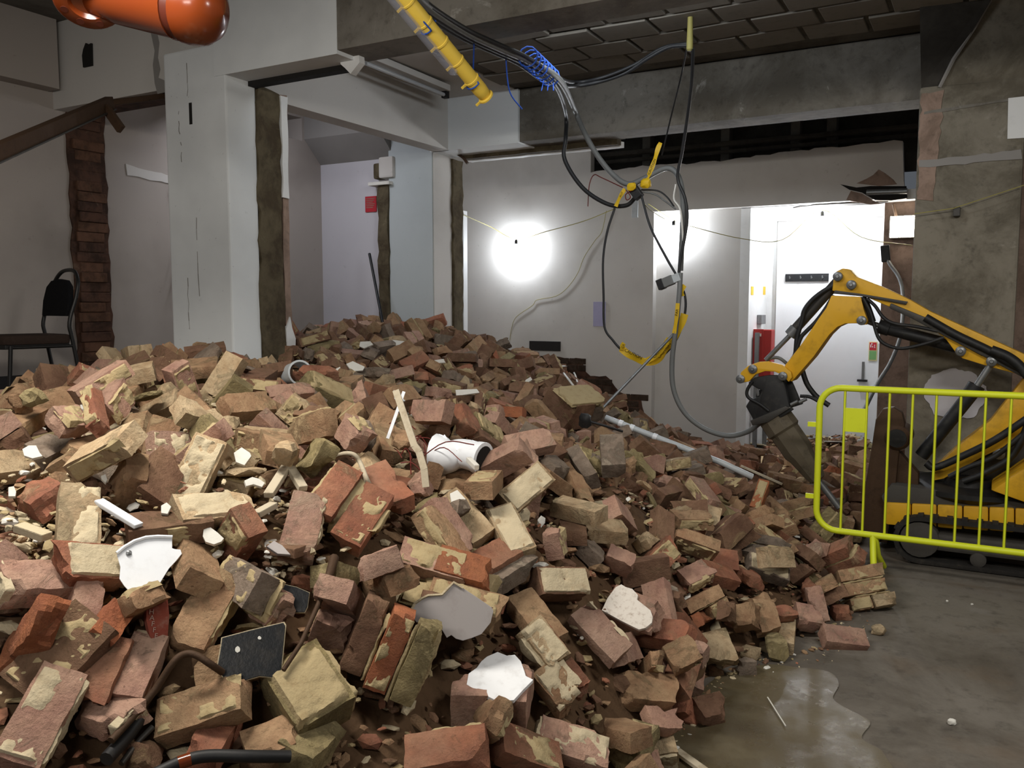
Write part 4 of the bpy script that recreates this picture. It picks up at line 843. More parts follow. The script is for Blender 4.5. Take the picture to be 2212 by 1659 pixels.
1851,85,-11,5,-88,7,-860,1417,276,-83,29,45,1,-1080,1592,339,-22,-65,-7,2,-690,1202,231,83,-13,49,0,-195,2072,39,49,-42,-57,2,-43,2075,30,-74,-51,-20,6,-339,1222,109,83,42,-10,0,-545,1678,124,-26,2,-59,0,-257,1252,62,87,37,-29,0,-189,
2167,45,-29,56,-68,2,-864,1381,293,-31,-83,-21,2,-231,1150,71,-63,0,-51,7,-230,611,20,-36,22,-80,5,-845,866,286,-31,-15,52,1,-991,1553,327,56,21,10,1,-814,1385,256,32,-69,-50,0,-315,1367,89,-64,58,-45,0,-908,1397,298,-11,-13,19,0,-1001,
1269,321,-35,-4,-40,0,-556,597,256,-54,81,-13,0,-936,867,313,17,65,72,0,-508,1575,126,97,2,-18,7,-853,1324,274,-6,37,-77,0,-603,593,267,-97,-16,5,0,-198,1518,27,-59,-43,56,3,-137,1810,12,20,67,67,1,-805,482,272,10,-1,98,2,-404,1223,
138,15,-18,-46,6,-246,567,28,-88,-17,41,1,-1009,1186,317,11,-10,96,6,-427,1208,162,43,21,-73,0,-774,1272,246,59,70,31,0,-416,1608,82,-6,1,-15,0,-508,1058,196,7,98,11,0,-315,1329,83,-9,94,-29,2,-999,1683,318,-5,-10,-84,0,-26,1995,8,
98,-12,0,3,-149,1858,12,-67,-21,21,0,-952,701,304,65,-53,53,2,-370,1585,69,57,65,15,0,-1169,1366,346,29,6,-79,2,-790,609,296,-94,25,-1,2,-148,1932,25,11,8,36,0,-839,1790,220,41,-80,-9,4,-552,1296,189,-10,52,44,7,-929,909,302,-92,25,
-28,5,-939,1440,298,13,13,97,0,-170,1878,13,-35,91,-17,0,-414,875,192,16,24,-24,4,-167,1904,41,-9,-12,-1,0,-897,1779,261,-23,-78,44,7,-487,686,257,18,-18,-18,7,-950,1184,296,14,28,56,2,-793,1345,245,37,61,57,7,-554,1008,216,50,31,-79,
1,-1252,1583,352,-19,-37,-50,2,-678,1230,223,-3,-32,-69,6,-779,570,279,-6,-44,19,2,-508,1492,139,-30,4,93,2,-486,643,229,2,-14,98,6,-219,1122,44,-12,-90,10,6,-424,604,225,-75,58,-8,7,-375,1834,44,-12,74,61,0,-1121,666,276,19,45,-48,
3,-341,1283,99,-43,89,-2,2,-998,1634,321,4,13,-95,4,-1072,1566,339,-13,-47,-84,3,-904,1200,285,-2,86,-3,0,-330,1155,113,34,29,64,0,-1089,1479,333,30,33,64,4,-165,1850,11,66,23,-66,7,-1221,1491,361,12,-16,89,1,-724,1351,232,-33,-6,-7,
2,-898,1517,289,62,70,32,6,-306,2096,49,76,30,1,0,-635,1929,95,-5,-14,-98,3,-576,562,246,-65,11,74,1,-568,677,259,-8,-55,-32,3,-1040,1581,340,51,-10,-66,2,-812,1118,252,-34,47,69,2,-820,1588,243,-8,35,92,3,-939,1143,294,82,-1,54,2,
-591,1207,193,-49,-33,52,1,-237,1523,44,-1,-10,-48,4,-455,1195,170,-41,-28,-12,0,-648,1738,137,-15,-88,-31,7,-731,1419,233,18,-43,1,4,-1030,975,307,77,2,-62,2,-949,947,300,43,-26,38,4,-322,1746,50,72,66,4,2,-1138,1458,350,-31,-57,46,
0,-293,1493,48,-83,-39,35,2,-423,1055,165,13,60,-12,7,-719,385,224,-52,-55,8,0,-989,1406,312,65,65,16,7,-820,1330,259,-5,34,-11,6,-576,1220,184,23,77,55,1,-869,1357,276,-68,18,-20,2,-311,1276,83,36,25,10,7,-709,1233,237,-46,4,-67,0,
-212,1686,13,-67,19,-19,1,-848,736,299,-73,-32,29,6,-592,1051,231,89,-37,10,5,-567,1046,211,10,96,-21,0,-530,1628,113,-15,35,-81,7,-72,2165,48,-39,-70,-56,0,-1008,863,314,-11,72,19,2,-897,1084,286,39,-24,-85,0,-462,1737,73,-81,38,42,
1,-177,2106,38,16,72,66,7,-64,2203,33,-60,-24,25,0,-1170,1455,341,11,31,-12,0,-852,1036,275,-14,-32,-79,1,-544,2111,42,-78,54,3,1,-344,1753,49,-37,33,-69,1,-679,1784,142,-77,19,25,4,-263,1039,69,-10,23,-87,6,-870,828,312,-12,-10,-90,
7,-294,1170,87,28,13,58,2,-324,2195,42,-80,5,56,1,-202,1232,31,63,69,22,0,-854,1450,272,34,26,11,2,-141,1901,13,64,-28,-28,1,-723,952,252,65,60,36,3,-572,1196,185,-50,51,62,4,99,2132,8,-52,-84,0,0,-457,597,232,7,7,82,0,-582,834,251,
-18,-47,-21,3,-306,996,116,-71,20,58,2,-403,1118,140,12,29,83,0,-631,2010,68,0,-25,-95,0,-2,2137,15,81,32,17,0,-513,1529,124,-13,-4,-9,2,-239,1812,19,-53,-17,30,0,-214,1775,38,-18,-12,-66,0,-112,2091,23,-7,12,-89,0,-342,1544,59,-5,
34,49,0,-1040,1531,327,-19,-12,-93,0,-662,706,272,55,73,34,0,-1004,684,298,-39,73,-54,5,-761,477,264,-50,-57,40,0,-916,1546,290,90,37,4,0,-287,1926,37,66,-13,-35,1,-532,1322,162,-58,-58,39,0,-805,1038,261,-44,-21,27,0,-1261,1448,339,
-37,-27,23,0,-758,1095,241,-22,7,-70,2,-1190,1292,332,61,15,-72,7,-528,1522,141,-38,55,-50,6,-740,1429,245,-34,89,-14,2,-33,2137,28,40,-90,-8,0,-206,1165,37,31,11,92,5,-282,2007,44,7,-45,-86,7,-869,696,297,-19,-27,-89,1,-406,1896,44,
34,-51,45,2,-864,1402,276,-54,53,11,2,-929,619,294,-32,15,-66,4,-599,371,250,29,-58,-65,4,-657,868,254,74,-43,5,2,-813,698,289,42,-45,-60,1,-171,1423,16,97,4,-20,3,-686,1350,237,-45,64,-10,5,-987,1840,268,-39,76,-43,0,-1140,1205,337,
8,25,95,4,-1080,1265,333,-89,38,-12,0,-830,1546,250,-27,-2,-72,0,-127,1975,18,25,38,80,1,-512,726,233,-19,93,7,2,-909,1115,285,-95,6,13,1,-834,1009,271,-58,-25,75,1,-840,526,264,-3,-70,70,7,-540,578,243,-66,-23,9,3,-978,674,310,-57,
29,71,7,-1027,1323,326,38,-55,-67,2,-864,1078,266,62,56,31,1,-82,2160,24,5,14,9,4,-346,1814,49,30,68,56,2,-357,1877,40,6,77,-14,2,-654,1173,228,-11,12,-32,2,-1115,1455,345,40,-62,10,2,-1114,1570,350,-13,-45,87,2,-1145,1515,338,-37,
-59,-41,1,-586,1171,198,57,21,10,3,-679,677,277,48,-21,21,2,-403,2207,32,6,-80,-6,3,-726,1073,249,-35,-91,7,7,-330,1211,101,-15,-6,-94,4,-669,549,287,-11,1,98,0,-602,1569,152,-53,37,-73,3,-1039,1215,324,24,13,53,2,-759,1405,241,32,
81,-4,1,-1109,1286,329,-6,24,-65,6,-294,1576,54,-16,8,-54,0,-1012,1256,313,-35,2,-24,7,-176,1222,22,-37,-80,44,5,-1073,2176,210,-70,12,-38,2,-800,448,239,-71,12,47,6,-503,573,253,-11,22,-16,0,-632,1643,153,3,82,55,6,-371,1507,78,-72,
22,-57,0,-83,1961,8,0,0,-48,1,-521,1942,53,43,14,25,7,-207,1143,41,-38,-71,-55,7,-314,1739,37,26,95,-3,0,-530,2177,25,-26,-19,-62,4,-1022,1103,314,1,-54,-12,7,-415,1954,42,-62,-36,-25,0,-672,1987,87,-91,-37,-9,5,-659,550,266,-56,10,
-20,2,-709,1037,251,19,96,9,1,-607,811,240,-11,-81,-19,3,-719,1393,230,-44,-71,-53,2,-157,2016,23,0,1,-80,0,-464,1640,98,-49,65,-51,2,-893,1459,288,16,91,13,5,-1104,730,296,15,82,53,3,-818,1161,258,29,63,-59,0,-398,1821,54,-26,-13,
61,2,-561,1403,161,-14,-21,-83,6,-461,1063,193,14,-7,33,0,-819,1481,260,21,-23,90,2,-845,638,310,-68,1,-62,0,-453,974,189,-21,6,26,4,-508,637,243,3,31,8,4,-444,1007,192,26,35,-56,0,-1327,1652,357,-18,-2,-96,0,-782,1749,210,22,-90,-20,
1,-162,2076,33,-64,24,-10,0,-210,1653,13,-23,-66,66,0,-819,1288,260,-16,18,21,3,-635,1501,165,18,29,48,0,-379,2172,33,-19,-11,86,4,-665,612,270,55,65,30,7,-419,2035,31,5,-63,65,2,-587,1434,161,-23,26,-1,0,-380,1345,120,76,-60,1,3,-914,
1054,301,-83,43,30,7,-433,840,193,-8,6,-68,4,-865,1308,289,81,15,-54,4,-170,1155,13,53,-46,36,3,-582,931,215,39,63,43,6,-755,1028,227,5,14,-65,0,-970,1705,287,-1,19,74,1,-835,1708,232,9,-18,25,0,-104,2003,20,-22,-3,-92,2,-771,1379,
234,-38,11,-63,4,-84,2012,32,80,2,-57,3,-1211,1332,335,59,-18,71,3,-739,1031,238,61,-44,30,0,-461,1545,111,24,21,92,1,-478,1438,136,-23,47,17,0,-899,817,308,-17,5,-88,7,-472,2187,33,-44,43,-48,0,-1259,1512,337,-52,-40,74,4,-185,1505,
8,0,0,89,0,-329,2047,53,-7,-12,-46,4,-770,1034,271,77,25,-51,6,46,2173,4,24,96,0,5,-716,1541,220,-3,46,-56,1,-145,2202,40,79,-58,7,5,-682,1004,246,-3,66,-70,0,-1177,1598,336,-28,20,83,2,-862,659,291,-39,5,87,1,-814,1509,245,-31,21,
-84,0,-383,1872,38,3,4,-78,0,-1071,1283,323,-10,-16,84,0,-287,1876,37,53,-82,6,3,-590,1485,164,-83,-12,-49,2,-1163,1556,339,35,-9,-88,0,-416,1524,85,-49,14,21,0,-815,1670,230,24,1,85,2,-825,829,286,36,-16,90,3,-612,1452,170,-32,-9,
-90,5,-1363,1552,332,-32,-92,-17,0,-356,1419,86,25,-40,-73,1,-622,1800,114,-57,71,39,3,-547,1735,104,31,-58,73,6,-537,1174,185,-6,86,-7,2,-102,1921,13,60,36,36,0,-468,1155,173,92,2,-2,3,-818,619,299,-17,-74,63,7,-404,1921,54,-14,2,
-98,0,-779,1034,244,57,48,38,0,-807,1073,258,34,3,42,2,-660,664,263,-24,53,75,1,-627,1002,232,-64,39,52,4,-770,441,270,-67,-15,-19,0,-472,1837,72,1,15,66,2,-538,748,244,77,51,-34,0,-850,1646,248,28,-49,-55,3,-830,1104,264,4,90,18,2,
-1054,1336,323,78,-54,-28,2,-406,1327,133,-47,9,34,2,-679,1071,235,27,21,44,1,-907,1755,250,31,-31,-39,2,-496,2185,25,0,-5,99,0,-928,735,307,62,66,-3,4,-31,2209,18,-31,-56,-27,0,-651,845,245,25,91,21,2,-970,656,307,-60,-37,11,0,-692,
1882,116,-61,-67,19,2,-838,1426,261,-42,78,-41,6,-308,1960,35,34,-32,72,0,-514,1361,153,-65,13,-10,2,-860,1714,249,69,-56,-24,1,-762,774,281,-19,48,-39,2,-487,1464,133,80,20,54,0,-712,1632,194,59,10,40,2,-308,1071,100,37,38,13,1,-469,
1702,77,4,77,-60,4,-1004,1226,307,1,27,36,7,-319,1502,50,60,69,30,7,-1213,1564,345,33,40,22,0,-498,1305,165,-55,-82,10,2,-161,1825,8,99,-5,0,0,-205,1310,45,21,6,97,6,-172,1799,8,96,4,1,2,-1087,1191,330,50,-44,-40,1,-244,1575,32,86,
-45,-11,1,-720,779,277,-14,41,87,1,-727,1879,132,10,-15,95,0,-1367,1518,324,-78,25,52,0,-745,1785,158,50,70,12,2,-854,963,283,7,7,7,0,-406,1762,62,99,-1,-4,1,-749,1289,231,25,-91,26,4,-366,832,174,-51,-7,10,2,-1104,1585,338,77,7,54,
3,-195,1482,12,-48,-51,51,0,-427,2165,20,-12,5,-39,0,-226,1723,16,19,71,65,0,-541,1777,75,-45,83,26,0,-191,1921,36,42,-89,-7,0,-289,826,81,-77,61,5,3,-794,454,263,-30,3,-69,0,-381,1725,46,-4,-39,-84,0,-817,1961,162,47,31,26,4,-490,
1614,111,-15,10,-97,3,-250,1858,24,-58,18,71,1,-445,1889,48,11,-68,29,0,-605,532,267,8,-82,50,0,-375,1647,55,-2,-36,87,0,-512,555,252,22,62,-74,0,-261,1145,73,22,8,91,0,-589,1637,134,9,77,-56,3,-653,1272,217,-50,18,-75,3,-485,1257,
161,32,17,22,0,-976,1592,304,-72,-58,24,0,-866,1643,254,-47,-32,56,0,-1273,1502,337,-55,-34,75,2,-620,1148,212,28,19,44,0,-947,1316,310,79,-6,24,0,-577,1936,67,47,-79,35,1,-458,2202,19,-56,-51,33,1,-728,1471,234,18,3,-50,7,-534,1705,
97,41,-82,-34,2,-504,1702,95,91,-5,17,0,-502,1725,84,-69,-29,-19,0,-684,881,272,-44,40,-51,3,-550,1197,178,1,16,23,4,-1034,1477,314,-60,75,-14,0,-910,1347,287,6,5,61,6,-613,557,271,47,-80,11,0,-1079,1623,336,18,61,72,6,-98,1988,12,
18,-63,-72,3,-783,1116,242,56,7,2,2,-286,2082,42,-39,-54,65,1,-446,1689,74,-26,70,-65,0,-488,1133,171,33,-87,31,2,-1044,1561,327,-89,-16,26,1,-443,1858,50,-22,65,28,0,-1235,1571,342,83,46,-11,2,-872,878,303,-18,-17,-32,2,-601,1615,
137,-56,26,53,0,-753,397,237,63,-4,-16,0,-1225,1440,332,-76,-51,-33,2,-747,407,256,-11,-3,-93,2,-485,1200,165,-33,-15,-1,0,-1100,1546,334,27,-3,-2,0,-1361,1480,328,-33,20,-22,4,-273,1440,45,28,-48,45,5,-847,1979,155,-26,-27,88,1,-821,
668,295,40,-64,18,0,-467,903,206,-22,90,-20,2,-1040,779,311,-69,61,-35,1,-1170,824,299,20,-26,-56,2,-262,755,51,-30,-55,-68,0,-948,1820,254,-28,-92,-18,0,-1318,1475,326,58,-70,38,4,-655,2184,35,-16,68,-68,0,-519,1218,172,-18,-20,68,
7,-361,1318,105,7,55,82,7,11,2124,8,0,0,-93,3,-879,1335,274,-61,-56,-47,0,-1334,1500,327,-19,22,89,3,-458,2087,30,-88,-41,-20,1,-872,1794,226,-56,6,66,4,-439,835,232,-92,6,29,0,-249,2022,41,-56,48,-27,2,12,2095,13,-71,4,-3,1,-584,1519,
157,-76,-48,-15,4,-667,1248,207,76,60,-20,3,-602,1656,132,-87,-26,38,0,-498,1501,116,79,-53,10,1,-907,1956,194,-66,-28,56,0,-499,830,209,7,-10,81,4,-254,1983,54,4,62,5,6,-580,667,237,-57,-2,-10,0,-826,789,290,60,24,2,2,-1143,1633,325,
4,8,53,3,-274,1676,39,36,12,61,1,-398,1996,34,42,82,-8,1,-378,1198,121,22,-90,7,3,-347,1374,95,29,73,-32,1,-648,571,278,-42,-32,-74,7,-447,1481,109,56,-80,-14,1,-304,1681,38,-17,-73,-51,4,-788,1458,247,48,-86,-9,1,-1069,1352,315,-86,
-44,11,4,-533,451,252,-31,78,-40,7,-550,1157,187,41,70,37,4,-170,2151,40,-27,82,-44,3,-575,702,235,98,10,-5,3,-1133,1235,333,1,-10,81,6,-985,1002,295,1,34,-65,2,-528,1898,63,-24,-93,-17,1,-203,1605,18,95,6,-28,4,-757,1176,237,-51,-27,
-54,0,-936,1922,207,82,35,42,0,-268,1461,38,91,-31,-20,1,-779,856,292,29,-38,-70,1,-860,1107,265,6,31,-10,2,-357,2203,32,7,-7,28,0,-769,545,268,30,-7,27,6,-517,1179,172,8,-24,96,2,-452,1112,170,79,57,15,3,-923,1633,276,34,51,-64,2,
-268,1866,31,-33,73,-47,4,-204,1036,23,35,-42,-1,3,-514,1607,114,-90,-27,12,0,-532,982,208,28,-3,84,0,-771,1914,130,-17,89,-39,0,-1132,2065,257,-83,25,-45,3,-973,1745,274,72,-26,45,3,-272,1266,77,-7,-42,-77,2,-780,1183,245,-96,6,23,
4,-1155,1446,350,-57,61,-15,0,-748,2163,62,25,35,86,2,-779,1932,141,-93,-14,13,5,-296,1593,35,-68,45,-35,1,-334,1857,39,24,-53,-54,2,-311,1024,108,-74,-1,65,1,-1128,1500,333,8,2,-97,2,-909,1658,267,-11,10,52,2,-448,1253,142,-44,45,
73,2,-1262,1833,315,21,-12,-96,3,-369,1764,49,-3,18,6,3,-982,1223,312,-2,-33,-12,0,-429,1202,139,-5,5,85,7,-886,1261,281,-50,-2,-10,3,-534,1256,168,77,-19,31,2,-703,795,257,39,23,-27,3,-331,1971,34,-6,-4,-32,1,-454,1036,181,45,57,22,
7,-616,1420,178,2,-65,69,0,-227,1378,30,-4,-93,19,2,-836,658,285,54,-57,14,3,-474,1892,59,5,84,-53,3,-1001,968,301,-90,33,21,0,-1023,813,315,-26,39,84,0,-447,1593,94,-7,15,97,7,-1012,922,319,-1,-69,-69,1,-342,1599,47,80,-53,-13,1,-1113,
1620,334,4,17,-26,0,-692,1364,220,-75,47,43,2,-1224,1502,348,12,-96,-20,2,-765,1002,262,-57,-78,-2,4,-485,2135,26,47,-51,-52,0,-221,2089,39,-52,-49,44,7,-218,1481,28,-75,-64,11,2,-163,1332,8,78,-62,0,0,-491,973,198,36,66,47,2,-649,
234,125,-88,-14,-28,1,-442,1072,162,-5,12,-83,0,-950,470,231,83,53,-2,2,-897,1002,286,-56,26,-59,2,-419,779,202,-12,54,81,0,-658,1515,196,21,33,53,3,-951,1061,290,15,22,9,7,-696,321,195,-13,68,-43,5,-1353,694,235,-38,71,-52,4,-298,
861,87,42,-69,49,1,-989,468,224,58,-70,-15,2,-164,1280,31,38,-2,-71,0,-1053,2165,196,-6,-19,-44,1,-436,945,198,-13,15,-53,1,-305,2066,42,24,-24,-42,0,-780,524,273,31,6,-11,0,-927,508,246,-62,77,-6,4,-864,472,243,15,61,15,2,-709,1110,
232,-18,47,4,2,-1292,1363,324,49,44,70,3,-587,388,248,-27,58,38,2,-1165,524,204,-29,60,42,2,-631,441,249,4,1,-22,4,-469,929,218,26,-63,-70,0,-617,711,254,27,7,-91,3,-1005,459,212,-50,39,-23,0,-1007,559,261,43,-81,37,1,-464,823,214,
70,8,-44,0,-1011,431,200,-15,-90,39,1,-840,423,234,-94,-18,10,6,-410,2175,23,-37,18,-31,1,-1325,717,253,-86,46,16,2,-617,515,257,39,56,-62,3,-1219,2097,273,-26,64,-46,0,-971,494,241,-8,15,97,1,-770,1874,135,73,-61,26,1,-1036,466,211,
17,-15,73,1,-1117,517,217,23,25,89,2,-1013,512,242,30,10,93,2,-965,990,292,44,-84,-28,0,-860,772,315,-93,9,-7,7,-343,1484,66,-38,21,-22,2,-802,389,231,78,-43,-34,1,-464,1359,130,-36,-1,-87,0,-1172,629,231,-34,-7,92,1,-1448,718,209,
3,30,-94,0,-904,393,206,23,-16,31,4,-312,912,112,76,49,26,0,-1286,570,208,10,16,-92,2,-732,1628,209,-5,96,8,7,-645,1107,220,50,-46,-24,2,-863,492,256,-24,-50,50,0,-184,1337,23,-7,98,2,5,-613,899,248,-28,-63,-71,4,-785,1845,166,53,-17,
16,0,-766,930,265,22,-9,-96,3,-839,450,233,2,85,-48,6,-795,337,184,28,-19,55,0,-834,413,245,21,14,2,0,-804,1703,215,96,18,11,6,-716,311,185,-17,-51,23,1,-752,335,195,1,-30,93,7,-726,338,213,-70,-3,11,2,-1171,544,232,-5,-13,85,3,-1163,
2191,252,-2,59,-19,0,-1095,553,247,76,46,-42,7,-742,643,266,2,35,12,5,-1246,685,251,24,-86,-31,0,-1204,650,254,-30,70,-53,2,-711,688,286,19,76,57,0,-1140,586,242,74,-27,-15,7,-998,2203,155,-1,-34,-88,7,-1180,607,234,80,-18,55,0,-730,
257,148,-27,80,-18,1,-962,452,216,78,60,-7,0,-1081,519,240,80,28,48,2,-864,442,244,5,18,-97,0,-717,240,135,-25,-40,36,0,-1073,493,211,-70,-67,20,5,-896,487,247,56,-38,-61,4,-615,210,116,11,36,21,3,-996,517,257,52,-46,55,0,-880,405,
230,-12,-92,14,2,-1106,597,244,41,61,5,0,-672,319,207,-60,-43,9,0,-727,350,229,-97,-19,7,3,-1192,630,241,-85,-43,-24,2,-1100,692,297,-27,-53,-79,4,-822,811,303,-28,-3,-93,3,-782,350,202,-30,16,1,1,-776,386,238,-59,49,30,0,-1060,512,
225,58,56,27,3,-520,1855,74,3,6,64,1,-1388,655,203,-17,-28,36,0,-778,362,214,-10,-30,-94,0,-972,531,258,-27,16,-63,4,-711,318,211,53,-13,-2,0,-1203,614,249,-92,-25,-20,0,-865,330,178,-88,39,21,4,-1036,493,248,-10,-19,-77,0,-1057,522,
250,36,-41,-54,1,125,2189,8,29,-95,0,1,-1154,562,238,46,21,84,0,-1152,842,311,10,-95,11,2,-441,751,227,-49,45,60,5,-1258,655,239,38,-8,10,2,-1038,487,233,-10,-19,-76,3,-247,1079,55,-31,9,-65,)
# ------------------------------------------------------------------ loose bricks (settled beforehand, most visible first)
REC = np.array(LOOSE, dtype=float).reshape(-1, 7)
N_SINGLE = 300
SB = (.055, .052, .045, .035, .035, .07, .045, .045)
from_hero = [(c, Rm, h) for c, Rm, h in HB]
hc = np.array([c for c, _, _ in HB])
hpx = np.array([pr(c) for c in hc])
def ends(c, Rm, h):
    k = int(np.argmax(h)); a = Rm[:, k]*max(h[k]*.85-.03, 0)
    return pr(c-a), pr(c+a)
hseg = [ends(c, Rm, h) for c, Rm, h in HB]
def seg_dist(px, py, a, b):
    dx, dy = b[0]-a[0], b[1]-a[1]; L2 = dx*dx+dy*dy
    u = 0 if L2 < 1 else min(1, max(0, ((px-a[0])*dx+(py-a[1])*dy)/L2))
    return math.hypot(px-a[0]-dx*u, py-a[1]-dy*u)
def blocked(p, dep, px, py, s=.05):
    for (c, Rm, h), q, (ea, eb) in zip(HB, hpx, hseg):
        if abs(p[0]-c[0]) > .5 or abs(p[1]-c[1]) > .5: continue
        l = np.abs(Rm.T@(p-c))
        if (l < h+s*.85).all(): return True
        if dep < q[2]+.03 and seg_dist(px, py, ea, eb) < F/q[2]*(.45*sorted(h)[1]+s*.85): return True
    if p[0] < -5.97+s*.6 or p[1] > 8.86-s*.6 or (-4.8-s < p[0] < -4.15+s*.7 and 3.86-s*.7 < p[1] < 4.42+s*.5) or (-5.28-s < p[0] < -4.56+s*.7 and 6.66-s*.7 < p[1] < 7.25+s): return True
    if (p[0] > -1.02 and 4.85 < p[1] < 5.47 and p[2] > .10) or (p[0] > -.74 and p[1] > 5.47): return True
    return p[0] < -5.0+s and 6.72-s < p[1] < 7.0
LAND = [('the white plate shard', 315, 1215), ('the white pipe elbow', 990, 980), ('the leaning white board strip', 890, 950), ('the grey-faced lump', 985, 1320), ('the white-glazed block', 1080, 1460),
        ('the big black face', 540, 1410), ('the barrier foot', 1888, 1235), ('the puddle', 1600, 1560), ('the white column foot', 480, 780), ('the white conduit', 1450, 960), ('the chair', 90, 800),
        ('the grey pipe ring', 640, 805), ('the speckled white block', 1350, 1310), ('the bent iron bar', 380, 1450), ('the terracotta piece', 340, 1345), ('the rusty bent pipe', 760, 1000),
        ('the V of cream bricks', 1160, 1050), ('the cut stone block', 1322, 985), ('the masonry boulder', 1240, 880), ('the breaker tip', 1760, 1090), ('the big cream brick', 425, 1020),
        ('the three upended courses', 840, 1400), ('the smooth cream brick', 1103, 1152), ('the dark red level brick', 1545, 1208)]
SKIPPX = [(315, 1222, 120), (280, 1235, 70), (350, 1200, 60), (990, 980, 105), (955, 975, 60), (1080, 1462, 115), (1010, 1500, 70), (1120, 1520, 70), (1350, 1310, 105), (545, 1412, 120), (500, 1420, 80), (590, 1400, 80), (635, 1292, 80),
          (985, 1320, 140), (920, 1310, 70), (340, 1350, 75), (640, 805, 45), (460, 1150, 50), (890, 900, 30), (910, 1010, 30), (250, 1108, 40), (470, 1634, 70), (540, 1634, 70), (600, 1634, 60), (400, 1645, 60), (430, 1420, 40), (380, 1440, 40), (760, 985, 40), (600, 1035, 50)]
used_counts = {}; proto = {}; stuffV = []; stuffF = []; stuffM = []; vb = 0; nsing = 0
for rec in REC:
    t = int(rec[0]); p = rec[1:4]/250.; qv = rec[4:7]/99.
    q = Quaternion((math.sqrt(max(0, 1-qv@qv)), *qv)).normalized()
    px, py, dep = pr(p)
    if blocked(p, dep, px, py, SB[t]): continue
    if any(math.hypot(px-a, py-b) < c*.55+SB[t]*F/dep*.5 for a, b, c in SKIPPX) and dep < pr(on_heap(max(0, min(2200, px)), py))[2]+.12: continue
    if p[2] < -.02: continue
    rr = random.Random(int(rec[1])*7+int(rec[2])); col = pick_color(t, rr, p[0], p[1])
    inview = -20 < px < 2232 and py < 1690
    if nsing < N_SINGLE and inview:
        nsing += 1
        me = FINE[t][rr.randrange(6)]
        o = bpy.data.objects.new(TNAME[t], me); COL.objects.link(o)
        o.location = p; o.rotation_mode = 'QUATERNION'; o.rotation_quaternion = q
        o.material_slots[0].link = 'OBJECT'; o.material_slots[0].material = BR[col]
        ax = [abs((q@Vector(a)).z) for a in ((1, 0, 0), (0, 1, 0), (0, 0, 1))]; k = max(range(3), key=lambda i: ax[i])
        if t in (4, 6): pose = ''
        elif ax[k] < .86: pose = 'tilted '
        else: pose = ('upended ', 'on-edge ', 'flat-lying ')[k]
        nm, lx, ly = min(LAND, key=lambda L: math.hypot(L[1]-px, L[2]-py)); dx, dy = px-lx, py-ly
        side = ('right of' if dx > 0 else 'left of') if abs(dx) > abs(dy) else ('below' if dy > 0 else 'above')
        key = (BWORD[col], pose, TWORD[t], side, nm); used_counts.setdefault(key, []).append((math.hypot(dx, dy), o))
    else:
        v, f, mi = COARSE[t][rr.randrange(4)]
        Rm = np.array(q.to_matrix()); V = v@Rm.T+p; stuffV.append(V); stuffF += [tuple(vb+i for i in g) for g in f]
        ci = BKEYS.index(col); stuffM += [8 if m else ci for m in mi]; vb += len(V)
ORD = ['nearest', 'second nearest', 'third nearest', 'fourth nearest', 'fifth nearest', 'sixth nearest', 'seventh nearest', 'eighth nearest']
for (cw, pose, tw, side, nm), L in used_counts.items():
    L.sort(key=lambda a: a[0])
    for i, (_, o) in enumerate(L):
        pre = '' if len(L) == 1 else ORD[min(i, 7)]+' '
        tag(o, f'{pre}{cw} {pose}{tw} {side} {nm}', 'brick', 'bricks of the rubble heap')
tag(obj('brick_rubble', mesh('brick_rubble', np.concatenate(stuffV), stuffF, [BR[k] for k in BKEYS]+[M['mortar']], stuffM, True, 32)),
    'mass of smaller and farther broken bricks making up the rest of the heap', 'rubble', kind='stuff')
# chips, crumbs and flakes between the bricks
r = random.Random(77); V = []; Fc = []; mi = []; vb = 0
LMP = [[np.array(a) for a in lump(900+i, (1, .8, .6), 1, .4)[:1]]+[lump(900+i, (1, .8, .6), 1, .4)[1]] for i in range(8)]
def chip(p, s, m):
    global vb
    v, f = LMP[r.randrange(8)]; q = Euler((r.uniform(-.5, .5), r.uniform(-.5, .5), r.uniform(0, 6.3))).to_matrix()
    sc = np.array((s*r.uniform(.8, 1.5), s*r.uniform(.7, 1.1), s*r.uniform(.4, .9)))
    V.append((v*sc)@np.array(q).T+p); Fc.extend(tuple(vb+i for i in g) for g in f); mi.extend([m]*len(f)); vb += len(v)
n = 0
while n < 13500:

    X = r.uniform(-5.9, .2); Y = r.uniform(1.0, 8.8)
    if r.random() < .03: X, Y = r.uniform(-2.15, -1.1), r.uniform(8.7, 9.7)
    z = float(heap(X, Y))
    if z < .02 or X < -5.95 or (-4.82 < X < -4.13 and 3.84 < Y < 4.44) or (-5.3 < X < -4.5 and 6.6 < Y < 7.3) or (X < -5 and 6.7 < Y < 7): continue
    a = pr((X, Y, z))
    if a[2] < 1.2 or not (-40 < a[0] < 2240 and a[1] < 1720): continue
    if r.random() > min(1, 4.5/a[2]**1.1): continue
    s = r.choice((.012, .018, .026, .036, .05, .07))*r.uniform(.8, 1.25)
    chip(np.array((X, Y, max(z, 0)-.085-s*.25+r.uniform(0, .05))), s, r.choices(range(6), (6, 5, 3, 2, 3, .6))[0]); n += 1
# pale flakes and slabs thick on the near left of the heap
for k in range(900):
    x = abs(r.gauss(0, 300)) if r.random() < .7 else r.uniform(300, 700); y = r.uniform(860, 1230); p = on_heap(x, y); s_ = r.choice((.016, .022, .03, .042))
    chip(p+np.array((0, 0, r.uniform(-.05, .035))), s_, r.choices(range(6), (3, 1, 3, 5, 1, 2))[0])
